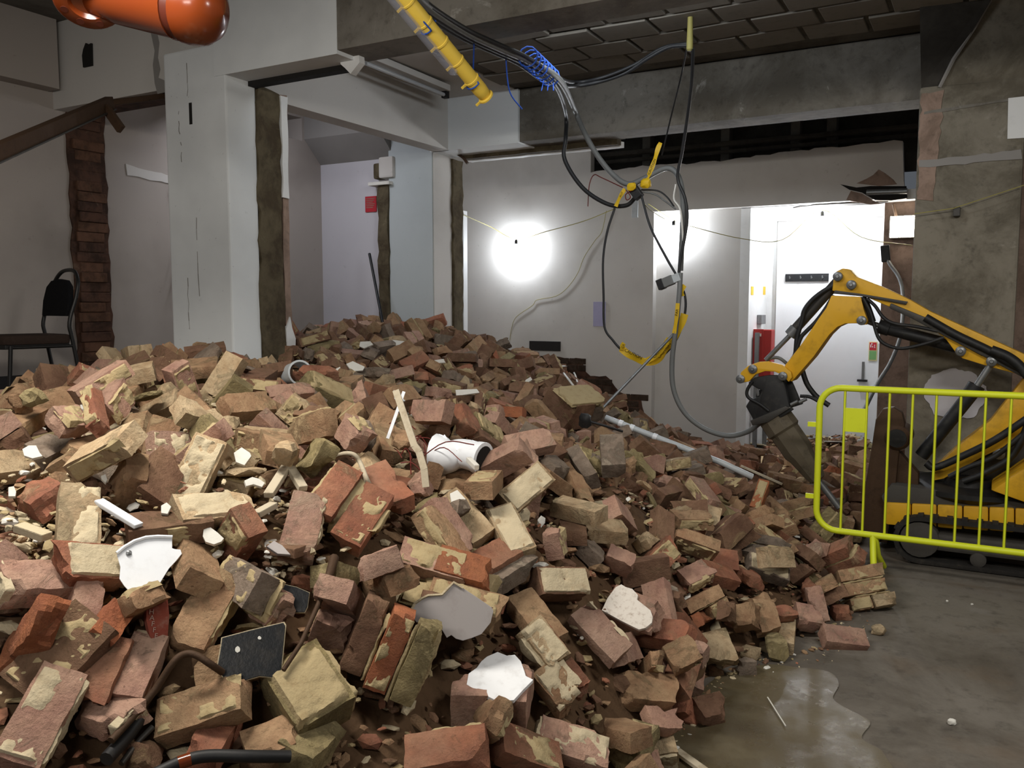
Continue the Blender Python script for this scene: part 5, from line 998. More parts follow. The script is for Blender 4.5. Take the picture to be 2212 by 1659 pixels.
# a spill of crumbs on the bare patch at the left, and crumbs along the wet edge
for k in range(420):
    x = r.gauss(505, 62); y = r.gauss(925, 34); p = on_heap(x, y); chip(p+np.array((0, 0, r.uniform(-.01, .05))), r.choice((.018, .026, .04)), r.choices(range(6), (2, 1, 4, 5, 1, 1))[0])
for k in range(300):
    j = r.randrange(len(HEAP_TOE)-1); a, b = HEAP_TOE[j], HEAP_TOE[j+1]; u = r.random(); g = abs(r.gauss(0, 26))
    p = onz(a[0]+(b[0]-a[0])*u+g, a[1]+(b[1]-a[1])*u+g*.5, 0); s = r.choice((.006, .01, .016, .03))
    if g > 30: s = min(s, .012)
    chip(p+np.array((0, 0, s*.2)), s, r.choices(range(6), (3, 3, 3, 3, 1, 1))[0])
CM = [BR['tan'], BR['brown'], M['mortar'], M['mortar_pale'], BR['red'], M['plaster_chip']]
tag(obj('mortar_crumbs', mesh('mortar_crumbs', np.concatenate(V), Fc, CM, mi)), 'crumbs of mortar and brick strewn between the bricks and along the wet floor', 'rubble', kind='stuff')
# ------------------------------------------------------------------ barrier
def tube_obj(name, path, r, mat, parent=None, n=8, origin=None): return MB().tube(path, r, n).build(name, mat, parent, True, 60, origin=origin)
def under(e, *os):
    """hang world-space meshes on an empty that already has its place"""
    inv = e.matrix_basis.inverted() if e.rotation_mode != 'QUATERNION' else Matrix.LocRotScale(e.location, e.rotation_quaternion, None).inverted()
    for o in os:
        o.parent = e; o.matrix_parent_inverse = Matrix.LocRotScale(Vector(e.location), e.rotation_quaternion if e.rotation_mode == 'QUATERNION' else None, None).inverted()
bz0, bz1, bx0, bx1, BY, br = .245, 1.10, -.885, 1.25, 5.32, .12
e = tag(empty('crowd_barrier', (-.5, BY, 0)), 'fluorescent yellow steel crowd barrier standing in front of the small excavator', 'barrier')
pth = [(bx1, BY, bz1), (bx0+br, BY, bz1)]
pth += [(bx0+br-br*math.sin(a), BY, bz1-br+br*math.cos(a)) for a in np.linspace(.2, math.pi/2, 7)]
pth += [(bx0, BY, bz0+br)]+[(bx0+br-br*math.cos(a), BY, bz0+br-br*math.sin(a)) for a in np.linspace(.2, math.pi/2, 7)]+[(bx1, BY, bz0)]
parts = [tube_obj('frame', pth, .019, M['barrier'], None, 10)]
for k in range(16):
    x = -.745+k*.1205
    parts.append(tube_obj('bar', [(x, BY, bz0), (x, BY, bz1)], .0075, M['barrier'], None, 6))
x0, x1 = -.745, -.745+.1205
parts.append(MB().box((x0, BY-.003, .845), (x1, BY+.003, .985)).build('plate', M['barrier']))
for z in (.44, .875): parts.append(MB().box((bx0-.065, BY-.006, z-.014), (bx0-.012, BY+.006, z+.014)).build('hook', M['barrier']))
parts.append(tube_obj('foot', [(-.565, BY, bz0), (-.555, BY-.03, .12), (-.53, BY-.16, .012)], .019, M['barrier'], None, 8))
parts.append(tube_obj('foot', [(-.555, BY, bz0), (-.54, BY+.04, .12), (-.52, BY+.2, .012)], .019, M['barrier'], None, 8))
parts.append(tube_obj('foot', [(1.05, BY, bz0), (1.05, BY-.14, .012)], .019, M['barrier'], None, 8))
under(e, *parts)

# ------------------------------------------------------------------ mini excavator with a breaker
EY = 6.02
def P(x, y, Y=EY): return onY(x, y, Y)
def pp(pts, s=(1472, 540, .3376)): return [(s[0]+a*s[2], s[1]+b*s[2]) for a, b in pts]
def slab(pts, Y0, Y1, name, mat, bevel=.008):
    q = [onY(x, y, (Y0+Y1)/2) for x, y in pts]
    return MB().prism([(a[0], Y0, a[2]) for a in q], (0, Y1-Y0, 0)).build(name, mat, bevel=bevel, smooth=True, ang=35)
def pivot_boss(x, y, Y0, Y1, r, mat):
    c = onY(x, y, (Y0+Y1)/2); m = MB().lathe((c[0], Y0, c[2]), (0, 1, 0), [(0, r*.75), (.006, r), (Y1-Y0-.006, r), (Y1-Y0, r*.75)], 18)
    m.lathe((c[0], Y0-.008, c[2]), (0, 1, 0), [(0, r*.32), (.004, r*.42), (.01, r*.42)], 12)
    return m.build('pivot_boss', mat, None, True, 40)
ex = tag(empty('mini_excavator', tuple(onY(2000, 1180, 6.2)*np.array((1, 1, 0)))), 'small yellow excavator with a folded arm and a breaker behind the yellow barrier', 'excavator')
X = []
arm = pp([(975, 262), (985, 175), (1000, 140), (1040, 120), (1085, 125), (1130, 175), (1300, 240), (1470, 320), (1600, 395), (1900, 530), (2250, 690), (2250, 830), (2170, 795), (1960, 740), (1800, 690), (1755, 650), (1700, 575), (1640, 525), (1560, 475), (1470, 425), (1330, 360), (1150, 285)])
A = slab(arm, EY-.07, EY+.07, 'upper_arm', M['digger']); X.append(A)
q = pp([(1330, 372), (1480, 440), (1700, 560), (1950, 690), (2250, 850), (2250, 800), (1960, 655), (1560, 430), (1340, 340)])
X.append(slab(q, EY-.10, EY-.066, 'hose_guard', M['darksteel']))
X.append(slab(pp([(1845, 615), (1870, 610), (1950, 660), (1945, 680), (1920, 678), (1850, 640)]), EY-.073, EY-.06, 'slot', M['hollow_shade'], .002))  # the slot is a dark plate, its inner shade painted
X.append(slab(pp([(985, 258), (1150, 280), (1450, 330), (1440, 350), (1150, 296), (975, 280)]), EY-.09, EY-.05, 'wear_strip', M['darksteel'], .003))
stick = pp([(972, 292), (1160, 300), (1178, 380), (1202, 450), (1192, 478), (1130, 468), (1060, 470), (1010, 492), (960, 540), (860, 680), (722, 838), (690, 820), (662, 755), (790, 590), (890, 440), (940, 370)])
X.append(slab(stick, EY-.085, EY+.085, 'stick', M['digger']))
link = pp([(375, 820), (385, 780), (430, 740), (500, 715), (560, 712), (650, 735), (705, 780), (712, 815), (690, 845), (650, 800), (600, 778), (540, 775), (480, 795), (435, 842), (395, 846)])
for Y0 in (EY-.12, EY+.06): X.append(slab(link, Y0, Y0+.04, 'bucket_link', M['digger']))
for px, py, r in ((1014, 172, .030), (1100, 225, .030), (1165, 450, .030), (1790, 643, .030), (1985, 708, .030)): X.append(pivot_boss(*pp([(px, py)])[0], EY-.11, EY+.10, r, M['steel']))
for px, py in ((405, 818), (483, 755), (672, 800)): X.append(pivot_boss(*pp([(px, py)])[0], EY-.14, EY+.12, .030, M['steel']))
def rod(a, b, r, name, mat, Y=EY, n=12):
    a, b = pp([a, b]); return tube_obj(name, [onY(*a, Y), onY(*b, Y)], r, mat, None, n)
X.append(rod((1010, 190), (715, 520), .034, 'stick_cylinder', M['darksteel']))
c0, c1 = [onY(*p, EY) for p in pp([(735, 500), (695, 545)])]
X.append(MB().tube([c0, c1], .044, 14).build('cylinder_gland', M['steel'], None, True))
X.append(rod((700, 540), (540, 705), .017, 'piston_rod', M['steel']))
X.append(rod((1270, 490), (1760, 620), .040, 'arm_cylinder', M['black'], EY+.02))
X.append(rod((1170, 452), (1290, 492), .016, 'piston_rod', M['steel'], EY+.02))
X.append(tube_obj('cylinder_gland', [onY(*p, EY+.02) for p in pp([(1262, 486), (1330, 506)])], .047, M['black'], None, 14))
def hose(pts, r, mat='black', Y=EY, name='hose'):
    q = pp(pts); Ys = Y if isinstance(Y, (list, tuple)) else [Y]*len(q)
    return tube_obj(name, spline([onY(a, b, c) for (a, b), c in zip(q, Ys)], 5), r, M[mat], None, 7)
X.append(hose([(980, 220), (860, 300), (790, 380), (770, 460), (740, 560), (730, 660), (710, 700)], .016, Y=EY-.05))
X.append(hose([(975, 290), (920, 380), (860, 460), (800, 520), (765, 560), (735, 640)], .014, Y=EY-.06))
X.append(hose([(1165, 310), (1210, 400), (1230, 470), (1265, 570), (1330, 615), (1420, 630), (1560, 600), (1680, 560)], .011, Y=EY-.09))
X.append(hose([(1185, 310), (1240, 360), (1290, 430), (1360, 470), (1500, 490), (1640, 520)], .011, Y=EY-.09))
X.append(hose([(1160, 300), (1190, 360), (1215, 430), (1225, 460)], .02, Y=EY-.05))
X.append(hose([(1560, 432), (1750, 540), (1960, 640), (2060, 700), (2250, 800)], .026, Y=EY-.10))
X.append(hose([(1980, 640), (2080, 680), (2160, 740), (2250, 850)], .03, Y=EY-.12))
X.append(hose([(770, 760), (800, 850), (840, 910), (880, 950), (945, 995)], .018, Y=EY+.08))
X.append(hose([(760, 935), (820, 940), (880, 970)], .012, Y=EY))
X.append(hose([(455, 840), (420, 900), (430, 945), (500, 985), (560, 1030)], .012, Y=EY-.1))
X.append(hose([(540, 700), (620, 690), (690, 740)], .012, 'greycable', Y=EY+.1))
br_ = pp([(430, 850), (470, 815), (560, 800), (640, 800), (670, 880), (695, 1000), (720, 1020), (580, 1110), (470, 1095), (415, 1000), (440, 960), (500, 935), (520, 900), (480, 880)])
X.append(slab(br_, EY-.10, EY-.06, 'breaker_bracket', M['black']))
X.append(slab(pp([(640, 800), (700, 820), (760, 960), (780, 985), (700, 1010), (600, 1050)]), EY+.06, EY+.10, 'breaker_bracket', M['black']))
X.append(slab(pp([(490, 900), (640, 840), (700, 1010), (560, 1090), (480, 1060)]), EY-.06, EY+.06, 'bracket_web', M['black'], .01))
X.append(slab(pp([(465, 835), (490, 830), (500, 930), (485, 935)]), EY-.09, EY-.075, 'worn_plate', M['steel'], .002))
X.append(slab(pp([(465, 1080), (690, 985), (720, 1000), (580, 1090), (480, 1112)]), EY-.12, EY+.12, 'clamp_plate', M['darksteel']))
for a in ((700, 990), (755, 975)): X.append(rod(a, (a[0]+45, a[1]-22), .012, 'bolt', M['steel'], EY-.1))
b0, b1, b2 = [onY(*p, EY) for p in pp([(590, 1060), (880, 1480), (1010, 1650)])]
dr = (b1-b0); Lb = np.linalg.norm(dr)
X.append(MB().lathe(b0, dr, [(-.02, .085), (0, .115), (Lb*.22, .12), (Lb*.25, .105), (Lb*.55, .105), (Lb*.62, .09), (Lb*.9, .066), (Lb*.97, .055)], 10).build('breaker_body', M['digger_dull'], None, True, 30))
X.append(MB().tube([b1, b2], .022, 10).build('breaker_point', M['steel'], None, True))
# lower boom, its cylinder, swing post
X.append(slab([(2212, 815), (2260, 790), (2300, 880), (2214, 940), (2120, 985), (2040, 1030), (2015, 1035), (2022, 1005), (2068, 962), (2140, 905)], EY-.02, EY+.12, 'boom', M['digger']))
X.append(tube_obj('boom_cylinder', [P(1990, 985, EY-.06), P(2108, 838, EY-.06)], .042, M['black'], None, 12))
X.append(tube_obj('piston_rod', [P(2104, 843, EY-.06), P(2142, 785, EY-.06)], .021, M['steel'], None, 10))
X.append(tube_obj('cylinder_gland', [P(2098, 850, EY-.06), P(2110, 832, EY-.06)], .05, M['black'], None, 12))
for pts, rr in (([(2225, 900), (2150, 950), (2080, 985), (2020, 1010), (2000, 1000)], .022), ([(2225, 925), (2150, 985), (2090, 1010), (2050, 1030)], .016), ([(2230, 890), (2190, 980), (2130, 1020), (2080, 1040)], .02)):
    X.append(tube_obj('hose', spline([onY(a, b, EY-.14) for a, b in pts], 5), rr, M['black'], None, 7))
X.append(slab([(2040, 1000), (2110, 960), (2215, 900), (2300, 900), (2300, 1060), (2110, 1060), (2060, 1040)], EY+.05, EY+.18, 'swing_post', M['darksteel']))
X.append(pivot_boss(2158, 978, EY-.02, EY+.1, .035, M['steel']))
tc = onY(2100, 1042, 6.15)
X.append(MB().lathe((tc[0], 6.15, tc[2]-.07), (0, 0, 1), [(0, .36), (.03, .40), (.06, .40), (.075, .34)], 32).build('turntable', M['black'], None, True, 40))
X.append(MB().lathe((tc[0]-.02, 6.05, tc[2]), (0, 0, 1), [(0, .14), (.05, .13), (.06, .11)], 20).build('swivel_cap', M['black'], None, True, 40))
X.append(slab([(2140, 1035), (2215, 985), (2300, 930), (2320, 1060), (2212, 1060)], 5.72, 6.5, 'body_cover', M['digger'], .02))
for i in range(6):   # yellow frame over the tracks, in panels
    xa = 1930+i*52; X.append(slab([(xa, 1056+i*1.9), (xa+50, 1058+i*1.9), (xa+50, 1104+i*2.6), (xa, 1100+i*2.6)], 5.78+.004*(i % 2), 6.72, 'frame_panel', M['digger'], .012))
X.append(slab([(1920, 1045), (1940, 1020), (2090, 1040), (2230, 1060), (2230, 1072), (1925, 1058)], 5.80, 6.7, 'deck', M['trackframe']))
# tracks
def track(Y0, Y1):
    a = onY(1985, 1185, 5.70); x0, zc, r = a[0], .152, .146; n = []
    for t in np.linspace(math.pi/2, 3*math.pi/2, 12): n.append((x0+math.cos(t)*r, zc+math.sin(t)*r))
    outer = n+[(x0+1.3+math.cos(t)*r, zc+math.sin(t)*r) for t in np.linspace(-math.pi/2, math.pi/2, 12)]
    k = .86; inner = [(x0+(p[0]-x0)*1 if False else p[0]*1, p[1]) for p in outer]
    inn = [(x0+math.cos(t)*r*.82, zc+math.sin(t)*r*.82) for t in np.linspace(math.pi/2, 3*math.pi/2, 12)]+[(x0+1.3+math.cos(t)*r*.82, zc+math.sin(t)*r*.82) for t in np.linspace(-math.pi/2, math.pi/2, 12)]
    m = MB(); N = len(outer); v = [(p[0], Y, p[1]) for Y in (Y0, Y1) for p in outer]+[(p[0], Y, p[1]) for Y in (Y0, Y1) for p in inn]
    f = []
    for i in range(N):
        j = (i+1) % N; f += [(i, j, N+j, N+i), (2*N+j, 2*N+i, 3*N+i, 3*N+j), (j, i, 2*N+i, 2*N+j), (N+i, N+j, 3*N+j, 3*N+i)]
    m.add(v, f); T_ = m.build('track_belt', M['track'], None, True, 30)
    lug = MB(); belt_line = np.array(outer+[outer[0]]); seg = np.linalg.norm(np.diff(belt_line, axis=0), axis=1); run_len = np.append(0, np.cumsum(seg)); nl = 44
    for i in range(nl):
        s_ = run_len[-1]*i/nl; k = min(len(seg)-1, np.searchsorted(run_len, s_, 'right')-1); u = (s_-run_len[k])/max(seg[k], 1e-6); p = belt_line[k]*(1-u)+belt_line[k+1]*u; d = (belt_line[k+1]-belt_line[k])/max(seg[k], 1e-6)
        lug.obox((p[0], (Y0+Y1)/2, p[1]), ((d[0], 0, d[1]), (0, 1, 0), (-d[1], 0, d[0])), (.016, (Y1-Y0)/2-.006, .01))
    lo = lug.build('track_lugs', M['track'])
    fm = MB().box((x0-.02, Y0+.02, .095), (x0+1.32, Y1-.02, .20)); fr = fm.build('track_frame', M['trackframe'], None, bevel=.02)
    ws = []
    for x, z, q in ((x0, zc, .115), (x0+1.3, zc, .115), (x0+.32, .07, .045), (x0+.65, .07, .045), (x0+.98, .07, .045)):
        ws.append(MB().lathe((x, Y0+.005, z), (0, 1, 0), [(0, q*.5), (.01, q*.95), (.03, q), (Y1-Y0-.03, q), (Y1-Y0, q*.6)], 20).build('track_wheel', M['trackframe'], None, True, 40))
    return [T_, lo, fr]+ws
X += track(5.70, 5.88); X += track(6.55, 6.73)
# dozer blade and its arm, seen end on
X.append(slab([(1862, 1150), (1868, 1060), (1885, 960), (1893, 905), (1908, 882), (1932, 878), (1950, 890), (1956, 915), (1945, 960), (1935, 1060), (1920, 1150), (1895, 1170)], 5.86, 5.95, 'blade_end', M['rust'], .014))
X.append(MB().box((onY(1905, 1000, 5.9)[0]-.03, 5.93, .05), (onY(1905, 1000, 5.9)[0]+.05, 6.75, .42)).build('blade', M['rust'], None, bevel=.01))
c = onY(1942, 942, 5.95)
X.append(MB().lathe((c[0], 5.84, c[2]), (0, 1, 0), [(0, .05), (.0, .062), (.015, .078), (.26, .078)], 20).build('blade_roller', M['rust'], None, True, 40))
X.append(MB().lathe((c[0]-.004, 5.835, c[2]), (0, 1, 0), [(0, .058), (.01, .058)], 18).build('roller_cap', M['black'], None, True, 40))
X.append(slab([(1905, 985), (1945, 975), (1985, 1020), (1985, 1062), (1930, 1060), (1900, 1050)], 5.9, 6.0, 'blade_arm', M['rust'], .008))
under(ex, *X)

# ------------------------------------------------------------------ things by the entrance
def wthing(name, label, cat, at_, parts, group=None):
    e = tag(empty(name, tuple(at_)), label, cat, group); under(e, *parts); return e
c = onY(1622, 760, 9.25); c[0] = -2.128
zt, zb_ = onY(1620, 712, 9.25)[2], onY(1620, 812, 9.25)[2]
pts = [MB().box((c[0]-.105, 9.25, zb_), (c[0]+.08, 9.41, zt)).build('cabinet', M['redbox'], None, bevel=.008),
       MB().box((c[0]-.11, 9.242, zb_-.006), (c[0]+.0, 9.25, zt+.006)).build('door_panel', M['redbox'], None, bevel=.004),
       MB().box((c[0]-.075, 9.235, zt-.07), (c[0]-.025, 9.243, zt-.04)).build('white_label', M['plaster_chip'])]
x1 = onY(1634, 800, 9.22)[0]; x2 = onY(1655, 800, 9.32)[0]
pts += [MB().box((x1-.022, 9.20, 0), (x1+.022, 9.24, zt-.03)).build('post', M['steel'], None, bevel=.004), MB().box((x2-.02, 9.3, 0), (x2+.02, 9.34, zt)).build('post', M['steel'], None, bevel=.004),
        MB().box((x1, 9.27, zt-.05), (x2, 9.29, zt-.02)).build('crossbar', M['redbox'])]
wthing('fire_point', 'red fire-point cabinet held by two grey steel posts beside the entrance recess', 'fire point', (c[0], 9.3, 0), pts)
a, b = onY(1697, 592, 9.79), onY(1790, 607, 9.79)
pts = [MB().box((a[0], 9.775, b[2]), (b[0], 9.80, a[2])).build('rail', M['blackpaint'], None, bevel=.003)]
for k in range(4):
    x = a[0]+(b[0]-a[0])*(.12+k*.25); pts.append(MB().tube([(x, 9.775, (a[2]+b[2])/2), (x, 9.745, (a[2]+b[2])/2-.01), (x, 9.735, (a[2]+b[2])/2+.015)], .006, 6).build('hook', M['steel'], None, True))
wthing('coat_rail', 'black coat rail with hooks screwed to the white door', 'coat rail', (a[0], 9.79, b[2]), pts)
a, b = onY(1877, 738, 9.79), onY(1894, 780, 9.79); m_ = a[2]+(b[2]-a[2])*.44
pts = [MB().box((a[0], 9.79, b[2]), (b[0], 9.797, a[2])).build('board', M['signcream']),
       MB().box((a[0]+.008, 9.786, m_), (b[0]-.008, 9.791, a[2]-.008)).build('red_panel', M['signred']),
       MB().box((a[0]+.008, 9.786, m_-.10), (b[0]-.008, 9.791, m_-.008)).build('green_panel', M['signgreen'])]
w_ = b[0]-a[0]
mm = MB(); mm.box((a[0]+w_*.2, 9.783, m_+.03), (a[0]+w_*.3, 9.787, a[2]-.03)); mm.box((a[0]+w_*.3, 9.783, m_+.06), (a[0]+w_*.42, 9.787, m_+.075)); mm.box((a[0]+w_*.42, 9.783, m_+.03), (a[0]+w_*.5, 9.787, a[2]-.045))
mm.box((a[0]+w_*.62, 9.783, m_+.025), (a[0]+w_*.78, 9.787, a[2]-.06)); mm.box((a[0]+w_*.66, 9.783, a[2]-.055), (a[0]+w_*.72, 9.787, a[2]-.03))
pts.append(mm.build('white_symbols', M['white']))
mm = MB(); mm.lathe((a[0]+w_*.5, 9.787, b[2]+.045), (0, 1, 0), [(0, .022), (.004, .022)], 14); pts.append(mm.build('round_mark', M['orange']))
wthing('fire_sign', 'small red, green and cream fire notice on the white door', 'sign', (a[0], 9.79, b[2]), pts)
for px, lb in ((1625, 'left one of two small yellow stickers on the recess wall'), (1651, 'right one of two small yellow stickers on the recess wall')):
    q = onX(px, 628, -2.238); o = MB().box((-2.24, q[1]-.05, q[2]-.045), (-2.236, q[1]+.05, q[2]+.045)).build('sticker', M['tape']); tag(o, lb, 'sticker')
q = onX(1640, 690, -2.238); tag(MB().box((-2.24, q[1]-.1, q[2]-.05), (-2.19, q[1]+.1, q[2]+.05)).build('switch_box', M['steel'], None, bevel=.006), 'small grey switch box on the recess wall above the red cabinet', 'switch')
# red notice on the far left wall
a, b = onY(789, 425, 6.77), onY(813, 457, 6.77)
e = [MB().box((a[0], 6.768, b[2]), (b[0], 6.78, a[2])).build('board', M['signred'])]
mm = MB()
for k in range(6): mm.box((a[0]+.014, 6.765, a[2]-.02-k*.017), (b[0]-.014-.012*(k % 3), 6.769, a[2]-.026-k*.017))
e.append(mm.build('faint_text_lines', M['pinkish']))
wthing('red_notice', 'small red notice on the lilac-white wall left of the blue-grey column', 'sign', (a[0], 6.77, b[2]), e)
a, b = onY(1282, 652, YB-.002), onY(1308, 705, YB-.002)
tag(MB().box((a[0], YB-.006, b[2]), (b[0], YB, a[2])).build('paper_notice', M['lilacpaper']), 'faded lilac paper stuck on the back wall beside the thin black cable', 'paper')
a, b = onY(1366, 420, YB-.002), onY(1378, 470, YB-.002)
tag(MB().box((a[0], YB-.012, b[2]), (b[0], YB, a[2])).build('paper_strip', M['pipegrey']), 'narrow grey strip hanging on the back wall under the cable knot', 'paper')
# leaning dark pole, loose wires, red wires
tag(tube_obj('leaning_pole', [onY(798, 548, 6.62), onY(836, 745, 6.30)], .014, M['blackpaint'], None, 8), 'thin dark pole leaning against the torn wall end by the red notice', 'pole')
q = [onX(390, 545, XL+.05), onX(384, 590, XL+.06), onX(374, 628, XL+.06)]
tag(tube_obj('hanging_red_wire', spline(q), .008, M['redcable'], None, 6), 'dull red wire hanging beside the left edge of the white column', 'wire')
q = [onX(379, 392, XL+.04), onX(376, 410, XL+.04), onX(383, 425, XL+.05)]
tag(tube_obj('red_wire_stub', spline(q), .006, M['redcable'], None, 6), 'short red wire stub in the pale plaster band', 'wire')
q = [onY(984, 330, 6.98), onY(1000, 340, 6.95), onY(1010, 353, 6.95)]
tag(tube_obj('steel_stub', spline(q), .014, M['rust'], None, 7), 'short bent rusty bar sticking out under the white part of the second beam', 'bar')
q = [onX(890, 292, -4.60)+np.array((.02, 0, 0)), onY(895, 305, 6.69), onY(912, 318, 6.69), onY(932, 312, 6.69), onY(918, 298, 6.69), onY(900, 290, 6.69)]
tag(tube_obj('wire_loop', spline(q), .0035, M['cable'], None, 5), 'thin dark wire loop on top of the blue-grey column', 'wire')
# ------------------------------------------------------------------ chair
CH = .45
fx, fy = -.93, -.37
c = at(128, 732, 5.62); cz = c[2]-.45
e = tag(empty('stacking_chair', (c[0], c[1], cz)), 'black tubular steel chair with padded back and brown seat behind the heap at left', 'chair')
vh = ray(128, 732); vh[2] = 0; vh /= np.linalg.norm(vh); rh = np.array((vh[1], -vh[0], 0)); fdir = -rh*.92-vh*.40; fdir /= np.linalg.norm(fdir); sdir = np.array((-fdir[1], fdir[0], 0))
def cp(f_, s_, z): return np.array((c[0], c[1], cz))+fdir*f_+sdir*s_+np.array((0, 0, z))
pts = []
for s_ in (-.19, .19):
    pts.append(tube_obj('rear_leg', spline([cp(-.07, s_, 0), cp(0, s_, .44), cp(.015, s_, .56), cp(-.035, s_*.98, .72)], 4), .0125, M['chairframe'], None, 8))
    pts.append(tube_obj('front_leg', [cp(.40, s_, 0), cp(.37, s_, .42)], .0125, M['chairframe'], None, 8))
pts.append(tube_obj('back_hoop', spline([cp(-.035, -.186, .72), cp(-.06, -.17, .82), cp(-.075, -.10, .885), cp(-.08, 0, .90), cp(-.075, .10, .885), cp(-.06, .17, .82), cp(-.035, .186, .72)], 5), .0125, M['chairframe'], None, 8))
m = MB(); prof = [(-.175, .60), (.175, .60), (.185, .70), (.16, .79), (.10, .83), (0, .84), (-.10, .83), (-.16, .79), (-.185, .70)]
m.prism([cp(-.005-(z-.6)*.16, s_, z) for s_, z in prof], fdir*.035); pts.append(m.build('backrest', M['chairfabric'], None, True, 50, .008))
m = MB(); prof = [(.02, -.2), (.40, -.2), (.44, -.12), (.44, .12), (.40, .2), (.02, .2), (-.01, .12), (-.01, -.12)]
m.prism([cp(a, b, .425) for a, b in prof], (0, 0, .06)); pts.append(m.build('seat', M['chairseat'], None, True, 50, .018))
m = MB(); m.prism([cp(a, b*.94, .40) for a, b in prof], (0, 0, .028)); pts.append(m.build('seat_pan', M['chairframe'], None, bevel=.004))
pts.append(tube_obj('seat_rail', [cp(-.0, -.19, .41), cp(.38, -.19, .41)], .01, M['chairframe'], None, 7)); pts.append(tube_obj('seat_rail', [cp(-.0, .19, .41), cp(.38, .19, .41)], .01, M['chairframe'], None, 7))
under(e, *pts)
# ------------------------------------------------------------------ overhead: yellow lamp tube, cables, ropes
a, b = at(828, -60, 3.62), at(1052, 212, 4.15); d = (b-a)/np.linalg.norm(b-a); L = np.linalg.norm(b-a)
nrm = np.cross(d, np.cross(-ray(950, 80), d)); nrm /= np.linalg.norm(nrm); sd = np.cross(d, nrm)
e = tag(empty('tube_work_light', tuple((a+b)/2)), 'yellow clip-on tube work light slung slantwise from blue rope under the ceiling', 'work light')
pts = [MB().lathe(a, d, [(0, .030), (.02, .036), (L-.06, .036), (L-.03, .033), (L, .016)], 18).build('case', M['tubeyellow'], None, True, 40)]
off = -sd*.036 if (pr(a-sd)[0] < pr(a+sd)[0]) else sd*.036
pts.append(MB().lathe(a+off, d, [(0, .028), (L-.22, .028), (L-.2, .01)], 14).build('clear_tube', M['cleartube'], None, True, 40))
for k in range(7):
    t = L*(.05+k*.155); m = MB(); m.lathe(a+d*t, d, [(0, .036), (.002, .0395), (.01, .0395), (.012, .036)], 18); m.bar(a+d*(t+.006)+off*1.0, a+d*(t+.006)+off*1.75, .010, .008, nrm); pts.append(m.build('clip', M['tubeyellow'], None, True, 40))
under(e, *pts)
Bz = lambda x, y, z=2.93: onz(x, y, z)
q1 = at(1022, 160, 4.05); tk = Bz(1024, 92)
tag(tube_obj('blue_rope', [tk, tk*.5+q1*.5, q1]+[a+d*(L*.86)+(off*math.cos(t)/.036+nrm*math.sin(t))*.041 for t in np.linspace(math.pi*.6, -math.pi*.9, 10)], .004, M['bluerope'], None, 6), 'blue rope holding the lower end of the yellow tube light to the cable bundle', 'rope')
tag(tube_obj('blue_rope', [Bz(862, -14), a+d*.30+nrm*.05]+[a+d*.31+(off*math.cos(t)/.036+nrm*math.sin(t))*.041 for t in np.linspace(math.pi*.5, -math.pi, 10)], .004, M['bluerope'], None, 6), 'blue rope round the upper end of the yellow tube light', 'rope')
tag(tube_obj('blue_rope', spline([Bz(1092, 110, 2.98), at(1096, 170, 4.6), at(1104, 205, 4.6), at(1128, 236, 4.6)]), .004, M['bluerope'], None, 6), 'loose end of blue rope dangling beside the concrete beam', 'rope')
m = MB()
for k in range(7):
    u = k/6; p = Bz(1140+u*48, 122+u*44); dd = Bz(1200, 175)-Bz(1130, 112); dd /= np.linalg.norm(dd); w1 = np.cross(dd, (0, 0, 1.)); w1 /= np.linalg.norm(w1); w2 = np.cross(dd, w1)
    m.tube([p+(w1*math.cos(t)+w2*math.sin(t))*.055+dd*.012*t/6.3 for t in np.linspace(0, 6.3, 12)], .0045, 5)
for dx in (-8, 2, 12): m.tube([Bz(1183+dx, 172), at(1180+dx*1.3, 196, 4.7)], .003, 5)
tag(m.build('rope_lashing', M['bluerope'], None, True), 'blue rope lashed round the black cable bundle under the ceiling', 'rope')
CB = []
def cable(pts, r, mat, label, name='cable', n=7, seg=6):
    o = tube_obj(name, spline(pts, seg), r, M[mat], None, n); tag(o, label, 'cable', 'cables hanging from the ceiling'); return o
bund = lambda o: [Bz(860+o[0], -40+o[1]), Bz(915+o[0], 15+o[1]), Bz(1000+o[0], 70+o[1]), Bz(1070+o[0], 103+o[1]), Bz(1130+o[0], 130+o[1]), Bz(1195+o[0], 172+o[1])]
cable(bund((0, 4))+[onY(1222, 245, 6.25), onY(1222, 300, 6.25), onY(1220, 345, 6.25), onY(1258, 405, 6.25), onY(1310, 440, 6.25), onY(1352, 444, 6.25), onY(1374, 425, 6.25)], .017, 'cable', 'black cable running from the roped bundle down in the left bend to the knot')
cable(bund((14, 2))+[onY(1240, 235, 6.2), onY(1262, 285, 6.2), onY(1290, 335, 6.2), onY(1325, 378, 6.2), onY(1358, 398, 6.2), onY(1395, 384, 6.2), onY(1430, 366, 6.2), onY(1452, 366, 6.2), onY(1468, 388, 6.2), onY(1476, 440, 6.2), onY(1474, 500, 6.2), onY(1470, 585, 6.2)], .021, 'greycable', 'thick grey cable arching over the knot and falling beside the bright lamp')
cable(bund((-12, 6))+[onY(1235, 186, 5.4), onY(1290, 178, 5.5), onY(1350, 158, 5.6), onY(1400, 126, 5.6), onY(1445, 102, 5.6), onY(1486, 98, 5.6)], .014, 'cable', 'black cable swagging from the roped bundle to the ceiling hook')
cable(bund((6, -8))+[onY(1240, 178, 5.42), onY(1300, 168, 5.5), onY(1370, 140, 5.6), onY(1430, 104, 5.6), onY(1484, 94, 5.6)], .012, 'cable', 'upper black cable swagging from the roped bundle to the ceiling hook')
m = MB().lathe(onY(1490, 100, 5.6), (0, 0, 1), [(-.03, .012), (-.02, .022), (.02, .022), (.6, .004)], 10)
